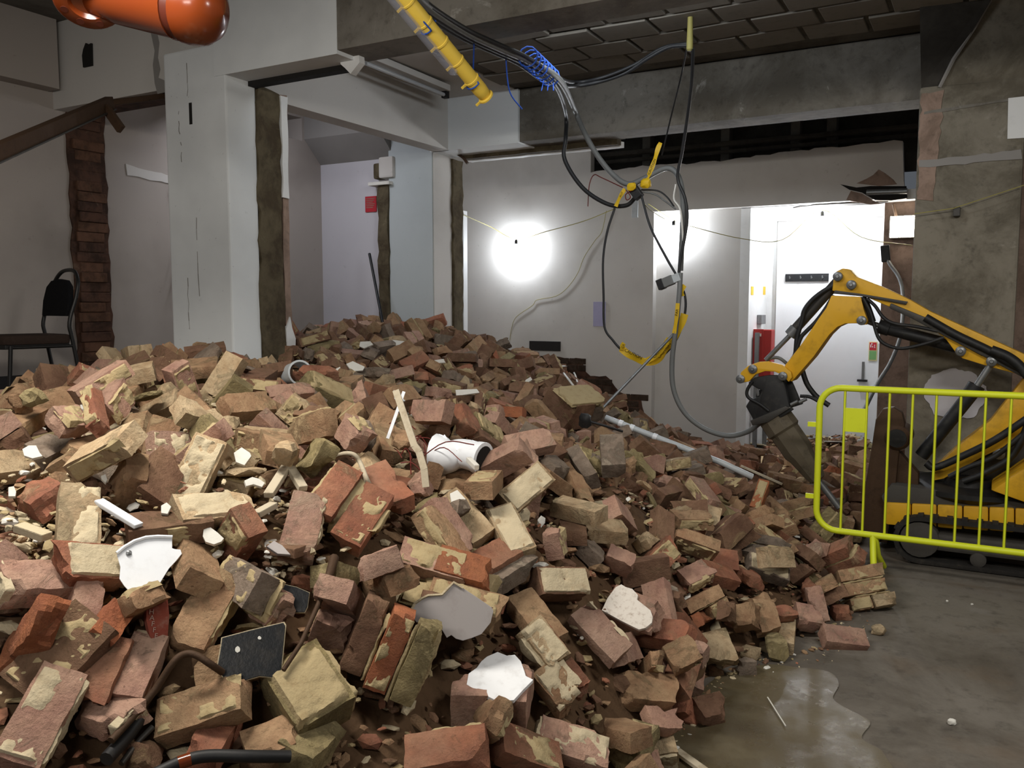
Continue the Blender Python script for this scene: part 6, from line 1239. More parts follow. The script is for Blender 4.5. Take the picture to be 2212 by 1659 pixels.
tag(m.build('ceiling_hook', M['yellowcable'], None, True), 'yellow-taped hook under the dark ceiling where cables turn down', 'hook')
cable([onY(1484, 104, 5.6), onY(1470, 170, 5.8), onY(1450, 250, 6.1), onY(1430, 335, 6.3)], .006, 'cable', 'thin dark cable slanting down from the ceiling hook', n=6)
cable([onY(1497, 104, 5.6), onY(1494, 180, 5.8), onY(1484, 260, 6.0), onY(1473, 330, 6.1), onY(1464, 385, 6.15), onY(1480, 430, 6.15), onY(1484, 480, 6.15), onY(1470, 560, 6.15), onY(1466, 598, 6.15)], .012, 'cable', 'black cable falling straight from the ceiling hook past the grey arch')
cable([onY(1460, 398, 6.15), onY(1456, 430, 6.15), onY(1470, 455, 6.15), onY(1476, 520, 6.15)], .008, 'whitecable', 'short white cable beside the grey arch', n=6)
cable([onY(1328, 450, 6.22), onY(1312, 500, 6.2), onY(1303, 560, 6.2), onY(1304, 640, 6.2), onY(1306, 706, 6.2), onY(1324, 735, 6.2), onY(1345, 757, 6.2), onY(1380, 776, 6.2), onY(1425, 772, 6.2), onY(1460, 735, 6.2), onY(1478, 685, 6.2), onY(1480, 640, 6.2), onY(1464, 600, 6.2), onY(1440, 558, 6.2), onY(1405, 490, 6.2), onY(1386, 425, 6.2)], .0095, 'cable', 'long thin black cable hanging in a big loop from the knot')
cable([onY(1470, 590, 6.15), onY(1467, 640, 6.12), onY(1460, 710, 6.1), onY(1452, 780, 6.1), onY(1455, 840, 6.1), onY(1478, 890, 6.1), onY(1520, 925, 6.1), onY(1570, 941, 6.1), onY(1612, 934, 6.08), onY(1640, 915, 6.05), onY(1690, 880, 5.98)], .019, 'greycable', 'thick hose drooping from the cable joint to the excavator breaker')
cable([onY(1385, 410, 6.2), onY(1420, 412, 6.2), onY(1440, 425, 6.2), onY(1456, 446, 6.2)], .006, 'cable', 'upper of two short grey leads right of the knot', n=6)
cable([onY(1388, 414, 6.2), onY(1415, 420, 6.2), onY(1436, 434, 6.2), onY(1460, 452, 6.2)], .006, 'greycable', 'lower of two short grey leads right of the knot', n=6)
cable([onY(1270, 446, 6.3), onY(1273, 400, 6.3), onY(1283, 378, 6.3), onY(1300, 384, 6.25), onY(1345, 405, 6.2)], .004, 'redcable', 'red wire curling left out of the knot', n=6)
cable([onY(1352, 410, 6.17), onY(1362, 425, 6.16), onY(1354, 432, 6.16), onY(1352, 420, 6.16), onY(1372, 408, 6.16)], .004, 'redcable', 'red wire curled up inside the knot', n=6)
cable([onY(1383, 425, 6.2), onY(1396, 445, 6.4), onY(1425, 467, 7.5), onY(1450, 480, 8.7)], .005, 'yellowcable', 'pale yellow flex running from the knot to the bright lamp behind', n=6)
# knot box, cable joint, tapes
kx = onY(1374, 416, 6.2)
tag(MB().obox(kx, ((.8, 0, .6), (0, 1, 0), (-.6, 0, .8)), (.035, .03, .05)).build('connector_block', M['black'], None, bevel=.006), 'black connector block in the middle of the hanging cable knot', 'connector')
jx = onY(1448, 606, 6.14); u_ = np.array((.93, 0, .36))
j = [MB().obox(jx-u_*.03, (u_, (0, 1, 0), (-.36, 0, .93)), (.055, .03, .035)).build('box', M['greycable'], None, bevel=.006), MB().obox(jx-u_*.075, (u_, (0, 1, 0), (-.36, 0, .93)), (.024, .034, .038)).build('end_cap', M['black'], None, bevel=.004), MB().obox(jx+u_*.05, (u_, (0, 1, 0), (-.36, 0, .93)), (.03, .02, .03)).build('pale_clamp', M['pipegrey'], None, bevel=.004)]
wthing('cable_joint', 'grey box-shaped cable joint hanging below the bright lamp', 'connector', jx, j)
def ribbon(pts, wid, name, mat, Y, th=.0012):
    """a strip of tape: centre line and width in the wall-parallel plane"""
    c = spline([onY(x, y, Y) for x, y in pts], 5); v = []; f = []; n = len(c)
    for i, p in enumerate(c):
        t = c[min(i+1, n-1)]-c[max(i-1, 0)]; t /= np.linalg.norm(t); w = np.cross(t, (0, 1., 0)); w /= np.linalg.norm(w)
        tw = .35*math.sin(i*.7); w = w*math.cos(tw)+np.array((0, math.sin(tw), 0))
        for s_ in (-1, 1):
            for q in (0, 1): v.append(p+w*wid/2*s_+np.array((0, th*q, 0)))
    for i in range(n-1):
        a, b = i*4, i*4+4; f += [(a, b, b+2, a+2), (a+1, a+3, b+3, b+1), (a, a+1, b+1, b), (a+2, b+2, b+3, a+3)]
    f += [(0, 2, 3, 1), ((n-1)*4, (n-1)*4+1, (n-1)*4+3, (n-1)*4+2)]
    return MB().add(v, f).build(name, M[mat], None, True, 50)
def word(txt, x, y, ang, size, Y, name='printed_word'):
    cu = bpy.data.curves.new('word_curve', 'FONT'); cu.body = txt; cu.size = size; cu.extrude = .0006; cu.align_x = 'CENTER'; cu.align_y = 'CENTER'
    to = bpy.data.objects.new('word_curve', cu); COL.objects.link(to); dg = bpy.context.evaluated_depsgraph_get(); dg.update()
    me = bpy.data.meshes.new_from_object(to.evaluated_get(dg)); bpy.data.objects.remove(to); me.materials.clear(); me.materials.append(M['ink'])
    o = obj(name, me); o.location = onY(x, y, Y); o.rotation_euler = Euler((math.pi/2, 0, 0)); o.rotation_euler.rotate(Euler((0, -math.radians(ang), 0))); return o
def tape(label, pts, wid, Y, words):
    o = [ribbon(pts, wid, 'strip', 'tape', Y)]+[word(t, x, y, an, s, Y-.018) for t, x, y, an, s in words]
    for k in o[1:]: bpy.context.view_layer.update()
    c_ = onY(*pts[len(pts)//2], Y); wthing('caution_tape', label, 'tape', c_, o, 'yellow caution tape on the cables')
tape('yellow caution tape lining the bottom of the big black cable loop', [(1341, 752), (1362, 768), (1395, 782), (1420, 777), (1436, 756), (1452, 735), (1470, 705), (1479, 678)], .055, 6.17, [('CAUTION', 1368, 765, -24, .034), ('CAUTION', 1435, 757, 52, .032)])
tape('stub of yellow caution tape tied at the left of the big cable loop', [(1343, 756), (1344, 748), (1348, 741)], .035, 6.16, [('CA', 1346, 748, 70, .026)])
tape('yellow caution tape sagging straight beside the grey rod end', [(1398, 779), (1416, 768), (1432, 750), (1446, 732)], .045, 6.13, [('CAUTION', 1424, 758, 50, .03)])
tape('crumpled yellow caution tape on the right side of the cable loop', [(1474, 640), (1472, 628), (1479, 616)], .035, 6.15, [])
tape('narrow pale yellow tape on the thick hose below the cable joint', [(1464, 655), (1461, 690), (1456, 720)], .03, 6.08, [('PAR', 1462, 675, 80, .028)])
tape('yellow tape end sticking up above the cable knot', [(1396, 388), (1404, 372), (1414, 346), (1421, 322), (1427, 308)], .035, 6.18, [('CAUTION', 1408, 360, 66, .026)])
tape('yellow tape strip running down left from the knot', [(1350, 408), (1340, 424), (1330, 446)], .03, 6.18, [('AUT', 1342, 420, 60, .022)])
m = MB(); v, f = lump(61, (.085, .05, .08), 2, .4); m.add([p+onY(1395, 396, 6.16) for p in v], f); tag(m.build('tape_bunch', M['tape'], None, True), 'bunched-up ball of yellow tape right of the knot', 'tape')
m = MB(); v, f = lump(64, (.075, .05, .06), 2, .5); m.add([p+onY(1364, 404, 6.16) for p in v], f); tag(m.build('tape_bunch', M['tape'], None, True), 'bunched-up yellow tape wound on the knot itself', 'tape')
# festoon string of bulbs along the back wall
def bulb(x, y, Y, label, mt, r=.035):
    p = onY(x, y, Y); e = tag(empty('festoon_bulb', tuple(p)), label, 'lamp', 'lit bulbs along the back wall')
    o = MB().lathe(p, (0, 0, -1), [(-.01, .012), (.01, r*.5), (.04, r), (.07, r*.9), (.09, r*.3)], 16).build('glass', M[mt], None, True, 60)
    h = MB().lathe(p+np.array((0, 0, .065)), (0, 0, -1), [(0, .01), (.01, .018), (.05, .018), (.055, .012)], 12).build('holder', M['black'], None, True, 40)
    under(e, o, h); return p
p1 = bulb(1115, 530, 8.80, 'lit bare bulb glaring against the back wall at its left', 'bulb')
p2 = bulb(1455, 490, 8.94, 'lit bare bulb behind the hanging cables on the back wall', 'bulb')
p3 = bulb(1776, 470, 9.25, 'lit bulb inside the entrance recess before the white door', 'bulb_bright')
tag(tube_obj('festoon_flex', spline([onX(996, 462, -5.12), onY(1060, 490, 8.6), p1+np.array((0, 0, .07)), onY(1180, 500, 8.75), onY(1260, 478, 8.8), onY(1330, 450, 8.7)], 6), .0045, M['yellowcable'], None, 6), 'thin flex strung from the torn wall end past the left bulb to the knot', 'cable')
tag(tube_obj('festoon_flex', spline([onY(1400, 440, 8.7), p2+np.array((0, 0, .07)), onY(1490, 488, 8.85), onY(1600, 515, 8.85), onY(1690, 518, 8.9), p3+np.array((0, -.05, .07)), onY(1860, 512, 8.9), onY(1970, 530, 8.6)], 6), .0042, M['yellowcable'], None, 6), 'thin yellow flex strung across the entrance recess', 'cable')
tag(tube_obj('wall_wire', spline([onY(x, y, YB-.01) for x, y in ((1310, 455), (1300, 500), (1285, 520), (1262, 555), (1248, 590), (1225, 622), (1200, 640), (1160, 648), (1150, 660), (1115, 685), (1105, 710), (1101, 735))], 5), .0032, M['yellowcable'], None, 6), 'thin flex snaking down the back wall to the heap', 'cable')
e0 = onY(1948, 490, 9.14); fl = [MB().box((e0[0]-.11, 9.12, e0[2]-.11), (e0[0]+.13, 9.19, e0[2]+.11)).build('housing', M['darksteel'], None, bevel=.01), MB().box((e0[0]-.10, 9.112, e0[2]-.10), (e0[0]+.12, 9.121, e0[2]+.10)).build('lit_glass', M['flood'])]
fl.append(MB().tube([onY(1938, 476, 9.15), onY(1930, 440, 9.05)], .014, 7).build('bracket', M['rust'], None, True))
wthing('flood_lamp', 'lit square flood lamp on the pillar at the right of the entrance', 'lamp', e0, fl)
# swing cable on the pillar
tag(tube_obj('pillar_cable', spline([onY(1913, 550, 9.1), onY(1922, 570, 9.05), onY(1942, 600, 9.0), onY(1950, 640, 8.9), onY(1946, 720, 8.6), onY(1925, 780, 8.4), onY(1895, 830, 8.2), onY(1860, 900, 7.9)], 6), .018, M['greycable'], None, 7), 'thick grey cable curving down from the plug on the pillar', 'cable')
q = onY(1913, 548, 9.08); tag(MB().obox(q, ((1, 0, .1), (0, 1, 0), (-.1, 0, 1)), (.04, .03, .08)).build('plug', M['black'], None, bevel=.01), 'black plug at the top of the thick cable on the pillar', 'plug')
tag(tube_obj('string_line', [onY(1975, 462, 6.33), onY(2060, 450, 6.33), onY(2212, 400, 6.33)], .003, M['yellowcable'], None, 5), 'thin yellow string tied across the concrete column', 'string')
# ceiling tube fitting
a, b = onz(790, 135, 3.38), onz(940, 208, 3.36); b[0] = a[0]+.02
up3 = np.array((0, 0, 1.))
e = [MB().bar(a+up3*.05, b+up3*.05, .10, .05).build('tray', M['wall'], None, bevel=.006), MB().tube([a+np.array((-.0, 0, -.005)), b+np.array((-.0, 0, -.005))], .016, 10).build('tube', M['tubeglass'], None, True), MB().bar(b-np.array((0, .03, 0)), b+np.array((0, .02, 0)), .05, .06).build('end_cap', M['black'], None, bevel=.004)]
e.append(MB().box((a[0]-.02, (a[1]+b[1])/2, 3.41), (a[0]+.02, (a[1]+b[1])/2+.04, 3.47)).build('hanger', M['rust']))
wthing('tube_fitting', 'unlit fluorescent tube fitting fixed under the white ceiling', 'lamp', (a+b)/2, e)
# bent steel channel hanging at the upper left
q = [at(-60, 352, 3.9), at(238, 222, 5.35)]
e = [MB().bar(q[0], q[1], .05, .075).build('channel', M['rust'], None, bevel=.004)]
dd = (q[1]-q[0])/np.linalg.norm(q[1]-q[0]); e.append(MB().bar(q[0]-np.array((0, 0, .04))-rt*.0, q[1]-np.array((0, 0, .04)), .075, .008).build('flange', M['darksteel']))
e.append(MB().bar(at(228, 232, 5.25), at(262, 280, 5.22), .03, .055).build('bent_end', M['rust'], None, bevel=.004))
wthing('steel_channel', 'brown steel channel hanging bent from the beam at the upper left', 'steel channel', q[1], e)
tag(MB().tube([at(240, 222, 5.35), onz(372, 206, 2.985)], .02, 8).build('steel_strip', M['rust'], None, True), 'rusty strip running along the beam underside to the white column', 'steel strip')
# small opening in the left beam: a dark plate, its shade put in the colour
q = onY(192, 122, 3.94); tag(MB().prism([(q[0]+x, 3.925, q[2]+z) for x, z in ((-.05, -.07), (.045, -.07), (.05, .08), (.02, .075), (-.01, .09), (-.04, .05), (-.055, .01))], (0, .02, 0)).build('painted_socket_hole', M['hollow_shade'], bl), kind=None)
# orange cast fitting near the viewer
a, b = at(215, -18, 3.0), at(430, 22, 2.92); d = (b-a)/np.linalg.norm(b-a); L = np.linalg.norm(b-a)
e = tag(empty('orange_pipe_fitting', tuple((a+b)/2)), 'glossy orange cast pipe fitting with a bolted flange hanging at the upper left', 'pipe fitting')
pts = [MB().lathe(a, d, [(-.05, .06), (0, .092), (.1, .098), (L*.78, .108), (L*.80, .112)], 28).build('barrel', M['orange'], None, True, 50),
       MB().lathe(a+d*L*.80, d, [(0, .108), (.035, .108)], 28).build('dark_band', M['orangedark'], None, True, 50),
       MB().lathe(a+d*(L*.80+.035), d, [(0, .117), (.03, .119), (.07, .112), (.105, .09), (.13, .05), (.14, .0)], 28).build('domed_cap', M['orange'], None, True, 60)]
fn = (-ray(190, 10)*.55-np.array((0, 0, 1.))*.75-rt*.15); fn /= np.linalg.norm(fn); fc = at(188, 8, 2.93)
u_ = np.cross(fn, (0, 0, 1.)); u_ /= np.linalg.norm(u_); w_ = np.cross(fn, u_)
m = MB(); m.lathe(fc, fn, [(-.10, .075), (-.05, .1), (-.03, .108), (.0, .108), (.006, .10), (.006, .06), (-.01, .052), (-.02, .0)], 30, False); pts.append(m.build('flange', M['orange'], None, True, 40))
for k in range(8):
    t = k*math.pi/4+.3; c_ = fc+(u_*math.cos(t)+w_*math.sin(t))*.081; pts.append(MB().lathe(c_, fn, [(.004, .013), (.0075, .013)], 12).build('bolt_hole', M['orangedark'], None, True))
pts.append(MB().tube([a+d*.2+np.array((0, 0, .08)), a+d*.2+np.array((0, 0, .62))], .035, 10).build('riser', M['orange'], None, True))
q0 = a+d*.2; pts.append(MB().lathe((q0[0], q0[1], 3.4), (0, 0, 1), [(0, .035), (.0, .035), (.2, .035)], 10).build('riser', M['orange'], None, True))
for o in pts[-2:-1]: pass
under(e, *pts)
for i, (x, y) in enumerate(((270, 150), (400, 2))): pass
# ------------------------------------------------------------------ odd pieces in the rubble
def flat_piece(name, label, cat, pts, c, tilt_n, th, mat, spin_px=None, bevel=.001, parent=None, dxy=None):
    """a broken flat piece: its outline in pixels is laid on a plane through a heap point with the given normal"""
    n = np.array(tilt_n, float); n /= np.linalg.norm(n); c = np.array(c); out = []
    for x, y in pts:
        r = ray(x, y); t = ((c-C0)@n)/(r@n); out.append(C0+r*t)
    o = MB().prism(out, -n*th).build(name, M[mat], parent, bevel=bevel, origin=None)
    if label: tag(o, label, cat)
    return o, out, n
tocam = lambda x, y: -ray(x, y)/np.linalg.norm(ray(x, y))
def nmix(x, y, k=.5, sx=0): v = tocam(x, y)*(1-k)+np.array((0, 0, 1.))*k+rt*sx; return v/np.linalg.norm(v)
# white plate shard
c = on_heap(315, 1222, .07); n = nmix(315, 1222, .35, .1)
pl = [(252, 1196), (268, 1183), (290, 1170), (315, 1162), (340, 1160), (372, 1161), (372, 1184), (378, 1186), (390, 1187), (393, 1196), (380, 1212), (365, 1228), (350, 1252), (338, 1272), (328, 1284), (316, 1277), (302, 1270), (290, 1277), (281, 1279), (268, 1265), (258, 1250), (260, 1225)]
o, out, n = flat_piece('plate_shard', 'broken piece of a white plastic plate with a raised rim and rivet', 'plate', pl, c, n, .004, 'plastic')
rim = [C0+ray(x, y)*(((c-C0)@n)/(ray(x, y)@n))+n*.003 for x, y in pl[:6]]
MB().tube(rim, .005, 7).build('rim', M['plastic'], o, True)
rv = C0+ray(278, 1195)*(((c-C0)@n)/(ray(278, 1195)@n)); MB().lathe(rv, n, [(0, .007), (.004, .007), (.006, .004)], 12).build('rivet', M['steel'], o, True)
# white shards
for k, (pts, lab) in enumerate((([(440, 1142), (455, 1139), (470, 1150), (484, 1163), (478, 1170), (462, 1176), (444, 1170), (438, 1158)], 'thick white glazed shard right above the white plate piece'),
    ([(505, 978), (522, 966), (540, 978), (543, 985), (528, 1005), (510, 998)], 'pale blue-white shard above the heap of cream flakes'),
    ([(528, 1038), (545, 1030), (560, 1034), (572, 1043), (566, 1052), (548, 1046), (532, 1050)], 'curved white shard lying by the cream flakes'),
    ([(18, 1052), (30, 1050), (35, 1062), (33, 1072), (18, 1072)], 'small square white tile chip at the left edge'),
    ([(348, 1092), (360, 1085), (370, 1094), (362, 1110), (348, 1108)], 'small white tile chip left of the cream coated brick'),
    ([(218, 1028), (228, 1024), (232, 1036), (228, 1043), (219, 1034)], 'tiny white chip on the grey-brown brick behind the scorched brick'),
    ([(48, 970), (62, 962), (78, 962), (86, 978), (92, 985), (70, 990), (52, 984)], 'crumpled white plaster flake near the clean cream brick'),
    ([(222, 842), (235, 834), (250, 838), (252, 850), (232, 862), (220, 856)], 'white plaster slab standing behind the pale block'),
    ([(708, 792), (722, 798), (735, 792), (736, 808), (722, 812), (710, 802)], 'white plaster shard right of the grey pipe ring'),
    ([(748, 786), (762, 780), (788, 792), (784, 800), (760, 802)], 'white plaster flake on a red brick above the middle of the heap'),
    ([(778, 738), (800, 737), (806, 744), (786, 752), (776, 748)], 'flat white plaster piece high up in the heap near the leaning pole'),
    ([(848, 734), (880, 738), (886, 748), (850, 748)], 'white plaster slab at the foot of the blue-grey column'),
    ([(926, 780), (958, 775), (962, 783), (930, 785)], 'thin white strip high on the heap right of the blue-grey column'),
    ([(984, 842), (1030, 840), (1036, 848), (986, 855)], 'white plaster batten lying level in the upper middle of the heap'),
    ([(1126, 968), (1146, 962), (1152, 970), (1128, 978)], 'white tile piece right of the yellow-olive masonry block'),
    ([(1122, 996), (1134, 998), (1142, 1008), (1136, 1012), (1124, 1004)], 'white sliver below the white tile piece right of the masonry block'),
    ([(1136, 820), (1146, 814), (1150, 820), (1142, 825), (1134, 824)], 'tiny white chip in the shadow below the wall skirting'),
    ([(1118, 940), (1136, 936), (1150, 945), (1146, 952), (1120, 950)], 'chalky white lump over the white tile piece'),
    ([(972, 1066), (988, 1058), (1006, 1078), (992, 1092), (976, 1090)], 'white plaster corner with an orange stain right of the red leaning brick'),
    ([(576, 1180), (592, 1168), (610, 1178), (628, 1198), (600, 1196)], 'grey roof-slate piece tilted under the upright pink brick'))):
    x = sum(p[0] for p in pts)/len(pts); y = sum(p[1] for p in pts)/len(pts)
    flat_piece('plaster_shard', lab, 'shard', pts, on_heap(x, y, .075 if y > 900 else .09), nmix(x, y, .4, R.uniform(-.2, .2)), .012, 'greyplaster' if 'slate' in lab else 'plaster_chip')
# pale splinters and thin laths
for x0, y0, x1, y1, w_, t_, mt, lab in ((858, 852, 888, 930, .022, .010, 'timber', 0), (580, 1070, 624, 1000, .03, .018, 'timber', 'pale splintered lath pointing up right of the big cream brick'),
    (628, 1012, 655, 1056, .028, .02, 'timber', 'pale splintered lath leaning the other way beside the first'), (212, 1082, 300, 1136, .03, .012, 'plastic', 'white plastic trim strip lying above the white plate shard'),
    (40, 1138, 102, 1160, .035, .02, 'mortar_pale', 'flaky whitish slab at the left edge of the heap'), (552, 1112, 592, 1090, .03, .018, 'timber', 'thin pale flake lying over the cream coated brick'),
    (1600, 1006, 1690, 1046, .02, .015, 'timber', 'grey stick lying toward the excavator breaker'), (1012, 992, 1030, 1010, .02, .02, 'plaster_chip', 'little white stick standing by the pipe elbow'),
    (1512, 1180, 1548, 1168, .02, .012, 'timber', 'thin splinter on the right of the heap')):
    if not lab: continue
    a = on_heap(x0, y0, .085); b = on_heap(x1, y1, .085)
    tag(MB().bar(a, b, w_, t_).build('splinter', M[mt], None, bevel=.003), lab, 'splinter')
# leaning white board strip, thin white angle, grey offcut
d0 = pr(on_heap(915, 1050, .03))[2]
b = at(920, 1050, d0); a = at(856, 846, d0+.12); m_ = at(895, 962, d0+.04); m2 = at(905, 975, d0+.03)
def strip(path, wid, th, name, mat, label, cat):
    m = MB(); pa = path
    for p, q in zip(pa[:-1], pa[1:]):
        e_ = (q-p)/np.linalg.norm(q-p); m.bar(p-e_*.004, q+e_*.004, wid, th, -fw)
    return tag(m.build(name, M[mat], None), label, cat)
strip([a, at(876, 905, d0+.08), m_, m2, at(916, 1012, d0+.01), b], .024, .012, 'board_strip', 'timber', 'long whitish board strip leaning upright in the middle of the heap', 'board')
strip([at(838, 945, d0+.3), at(872, 848, d0+.34)], .012, .004, 'metal_angle', 'plastic', 'thin white metal strip crossing behind the leaning board strip', 'strip')
tag(flat_piece('plaster_offcut', None, None, [(850, 842), (862, 852), (876, 866), (866, 868), (852, 862)], at(860, 856, d0+.36), nmix(860, 856, .2), .01, 'pipegrey')[0], 'grey offcut stuck behind the top of the leaning board strip', 'offcut')
# white pipe elbow
d0 = pr(on_heap(985, 985, .06))[2]; a = at(945, 985, d0+.02); b = at(1000, 980, d0); cc = at(1040, 990, d0-.05)
m = MB(); pth = spline([a, at(972, 985, d0), b, cc], 5); m.tube(pth, [.088-.03*min(1, i/7) for i in range(len(pth))], 16)
e = tag(empty('pipe_elbow', tuple(b)), 'broken white plastic soil pipe elbow in the middle of the heap', 'pipe')
v_ = (cc-b)/np.linalg.norm(cc-b)
pt = [m.build('elbow', M['plastic'], None, True, 50), MB().lathe(cc-v_*.02, v_, [(0, .058), (.0, .062), (.03, .064), (.032, .05)], 20, False).build('socket_rim', M['plastic'], None, True, 40), MB().lathe(cc+v_*.0105, v_, [(0, .05), (.001, .05)], 20).build('painted_bore_shade', M['hollow_shade'], None)]  # the bore is a flat disc with its shade as colour
sh = [(936, 1000), (942, 965), (960, 938), (968, 950), (975, 962), (972, 985), (968, 1006)]
pt.append(flat_piece('torn_flare', None, None, sh, at(955, 985, d0-.02), nmix(955, 985, .2, -.3), .006, 'plastic')[0])
under(e, *pt)
# grey pipe ring
c = on_heap(638, 808, .085); ax = tocam(640, 808)*.75+rt*.35+np.array((0, 0, .1)); ax /= np.linalg.norm(ax)
m = MB(); m.lathe(c, ax, [(-.05, .062), (.05, .062), (.055, .068), (.07, .068), (.07, .058), (.0, .056), (-.05, .056)], 24, False)
tag(m.build('pipe_ring', M['pipegrey'], None, True, 40), 'short grey plastic pipe collar lying open end forward below the white column', 'pipe')
# white-glazed block: bricks with a glazed tile face on top
c = on_heap(1075, 1500, .06); n = nmix(1080, 1460, .72, .0)
e = tag(empty('glazed_block', tuple(c)), 'masonry block topped with bright white glazed tile near the bottom of the heap', 'masonry')
top = [(1008, 1478), (1012, 1455), (1030, 1442), (1040, 1428), (1052, 1418), (1075, 1408), (1095, 1416), (1112, 1414), (1125, 1428), (1133, 1450), (1136, 1460), (1152, 1468), (1130, 1490), (1110, 1512), (1085, 1514), (1070, 1512), (1046, 1500), (1030, 1492)]
g, out, n = flat_piece('glazed_face', None, None, top, at(1080, 1470, pr(c)[2]-.03), n, .012, 'glaze')
cen = sum(out)/len(out)
ax1 = np.cross(n, (out[11]-cen)); ax1 /= np.linalg.norm(ax1); ax2 = np.cross(ax1, n)
bs = []
for sx_, sy_, col in ((.0, .045, 'pink'), (.0, -.05, 'brown')):
    o = solid_brick('brick', (.15, .085, .12), col, 710+len(bs), None, 1, 1.1); place(o, cen-n*.074+ax2*sy_, np.column_stack((ax1, np.cross(n, ax1), n))); bs.append(o)
o = solid_brick('brick', (.065, .1, .16), 'pink', 715, None, 1, 1.1); p_ = at(1000, 1530, pr(c)[2]-.02); place(o, p_, np.column_stack((rt, fw*.96+np.array((0, 0, .28)), np.cross(rt, fw*.96+np.array((0, 0, .28)))))); bs.append(o)
under(e, g, *bs)
# speckled white block
c = on_heap(1352, 1312, .07); e = tag(empty('rendered_block', tuple(c)), 'tan block with speckled white render on its tilted face right of the grey-faced lump', 'masonry')
n = nmix(1352, 1305, .45, -.1)
fp = [(1300, 1318), (1312, 1292), (1330, 1268), (1342, 1262), (1352, 1268), (1366, 1272), (1378, 1285), (1376, 1295), (1405, 1318), (1410, 1332), (1408, 1345), (1395, 1356), (1380, 1360), (1340, 1340)]
g, out, n = flat_piece('render_face', None, None, fp, at(1352, 1310, pr(c)[2]-.01), n, .014, 'speckle'); cen = sum(out)/len(out)
ax1 = out[9]-out[1]; ax1 -= n*(ax1@n); ax1 /= np.linalg.norm(ax1)
o = solid_brick('brick', (.2, .135, .075), 'pink', 733, None, 1, 1.3); place(o, cen-n*.052, np.column_stack((ax1, np.cross(n, ax1), n)))
under(e, g, o)
# grey plastered face of the big mortared lump
gp = [(886, 1322), (896, 1303), (912, 1292), (925, 1286), (955, 1284), (968, 1270), (980, 1258), (1000, 1270), (1030, 1290), (1062, 1312), (1066, 1320), (1060, 1345), (1048, 1360), (1040, 1370), (1020, 1378), (1000, 1384), (985, 1380), (975, 1372), (965, 1378), (950, 1352), (935, 1345), (918, 1340), (900, 1345), (892, 1335)]
c = on_heap(975, 1330, .15); e = tag(empty('plastered_slab', tuple(c)), 'jagged grey gloss-painted plaster slab facing forward in the near middle', 'plaster')
g, out, n = flat_piece('painted_face', None, None, gp, c, nmix(975, 1330, -.05, .05), .012, 'greyplaster'); cen = sum(out)/len(out)
ed = MB().tube([p+n*.001 for p in out[:8]], .004, 5).build('pale_broken_edge', M['mortar_pale'], None)
o = solid_brick('brick', (.19, .1, .065), 'brown', 741, None, 1, 1.3); ax1 = out[11]-out[1]; ax1 -= n*(ax1@n); ax1 /= np.linalg.norm(ax1); place(o, cen-n*.055, np.column_stack((ax1, np.cross(n, ax1), n)))
under(e, g, ed, o)
# black-faced bricks
for fp, k, lab, dim in (([(470, 1440), (478, 1395), (480, 1378), (540, 1362), (612, 1345), (616, 1352), (606, 1455), (602, 1464), (560, 1460), (520, 1472), (490, 1474)], -.02, 'broad broken slab with a scratched black painted face and white paint flecks', (.16, .11, .03)),
    ([(594, 1296), (600, 1275), (612, 1262), (640, 1268), (668, 1280), (664, 1310), (658, 1322), (632, 1322), (610, 1316)], 0, 'small black painted face with a pale broken rim on the mottled brick pair', (.085, .06, .03))):
    x = sum(p[0] for p in fp)/len(fp); y = sum(p[1] for p in fp)/len(fp); c = on_heap(x, y, .10)
    e = tag(empty('painted_block', tuple(c)), lab, 'painted block')
    g, out, n = flat_piece('black_face', None, None, fp, c, nmix(x, y, .15+k, 0), .004, 'blackpaint'); cen = sum(out)/len(out)
    back = MB().prism([cen+(p-cen)*1.035-n*.003 for p in out], -n*.022).build('pale_backing', M['mortar_pale'], None)
    pt = [g, back]
    if dim[0] > .1:
        r_ = random.Random(4)
        for px, py in ((513, 1402), (560, 1378)): 
            q = C0+ray(px, py)*(((c-C0)@n)/(ray(px, py)@n)); u1 = np.cross(n, rt); pt.append(MB().prism([q+(rt*math.cos(t)+u1*math.sin(t))*(.008 if px == 513 else .005)*r_.uniform(.7, 1.2) for t in np.linspace(0, 5.6, 8)], n*.0015).build('paint_fleck', M['plaster_chip'], None))
        ax1 = out[4]-out[2]; ax1 /= np.linalg.norm(ax1); o = solid_brick('brick', (.215, .1025, .06), 'tan', 751, None, 0, 1.3); place(o, cen-n*.06-ax1*.03, np.column_stack((ax1, np.cross(n, ax1), n))); pt.append(o)
    under(e, *pt)
# lettered terracotta piece
tp = [(316, 1300), (340, 1288), (362, 1290), (366, 1330), (362, 1380), (352, 1396), (336, 1392), (324, 1375), (316, 1340)]
c = on_heap(340, 1345, .07); n = nmix(340, 1345, .0, .25)
e = tag(empty('terracotta_piece', tuple(c)), 'red terracotta piece with raised letters standing on edge below the white plate shard', 'terracotta')
g, out, n = flat_piece('tile_body', None, None, tp, c, n, .03, 'terra')
pt = [g]; cu_pts = [(327, 1322), (328, 1335), (330, 1348), (333, 1361), (337, 1374)]
ux = rt-n*(rt@n); ux /= np.linalg.norm(ux); uy = np.cross(n, ux)
for ch, (px, py) in zip('HAFFE', cu_pts):
    o = word(ch, 0, 0, 0, .017, 6, 'raised_letter'); o.data.materials.clear(); o.data.materials.append(M['terra_letter'])
    q = C0+ray(px, py)*(((c-C0)@n)/(ray(px, py)@n)); o.location = q+n*.0015; o.rotation_euler = (0, 0, 0); o.rotation_mode = 'QUATERNION'; o.rotation_quaternion = Matrix(np.column_stack((ux, uy, n)).tolist()).to_quaternion(); pt.append(o)
bpy.context.view_layer.update(); under(e, *pt)
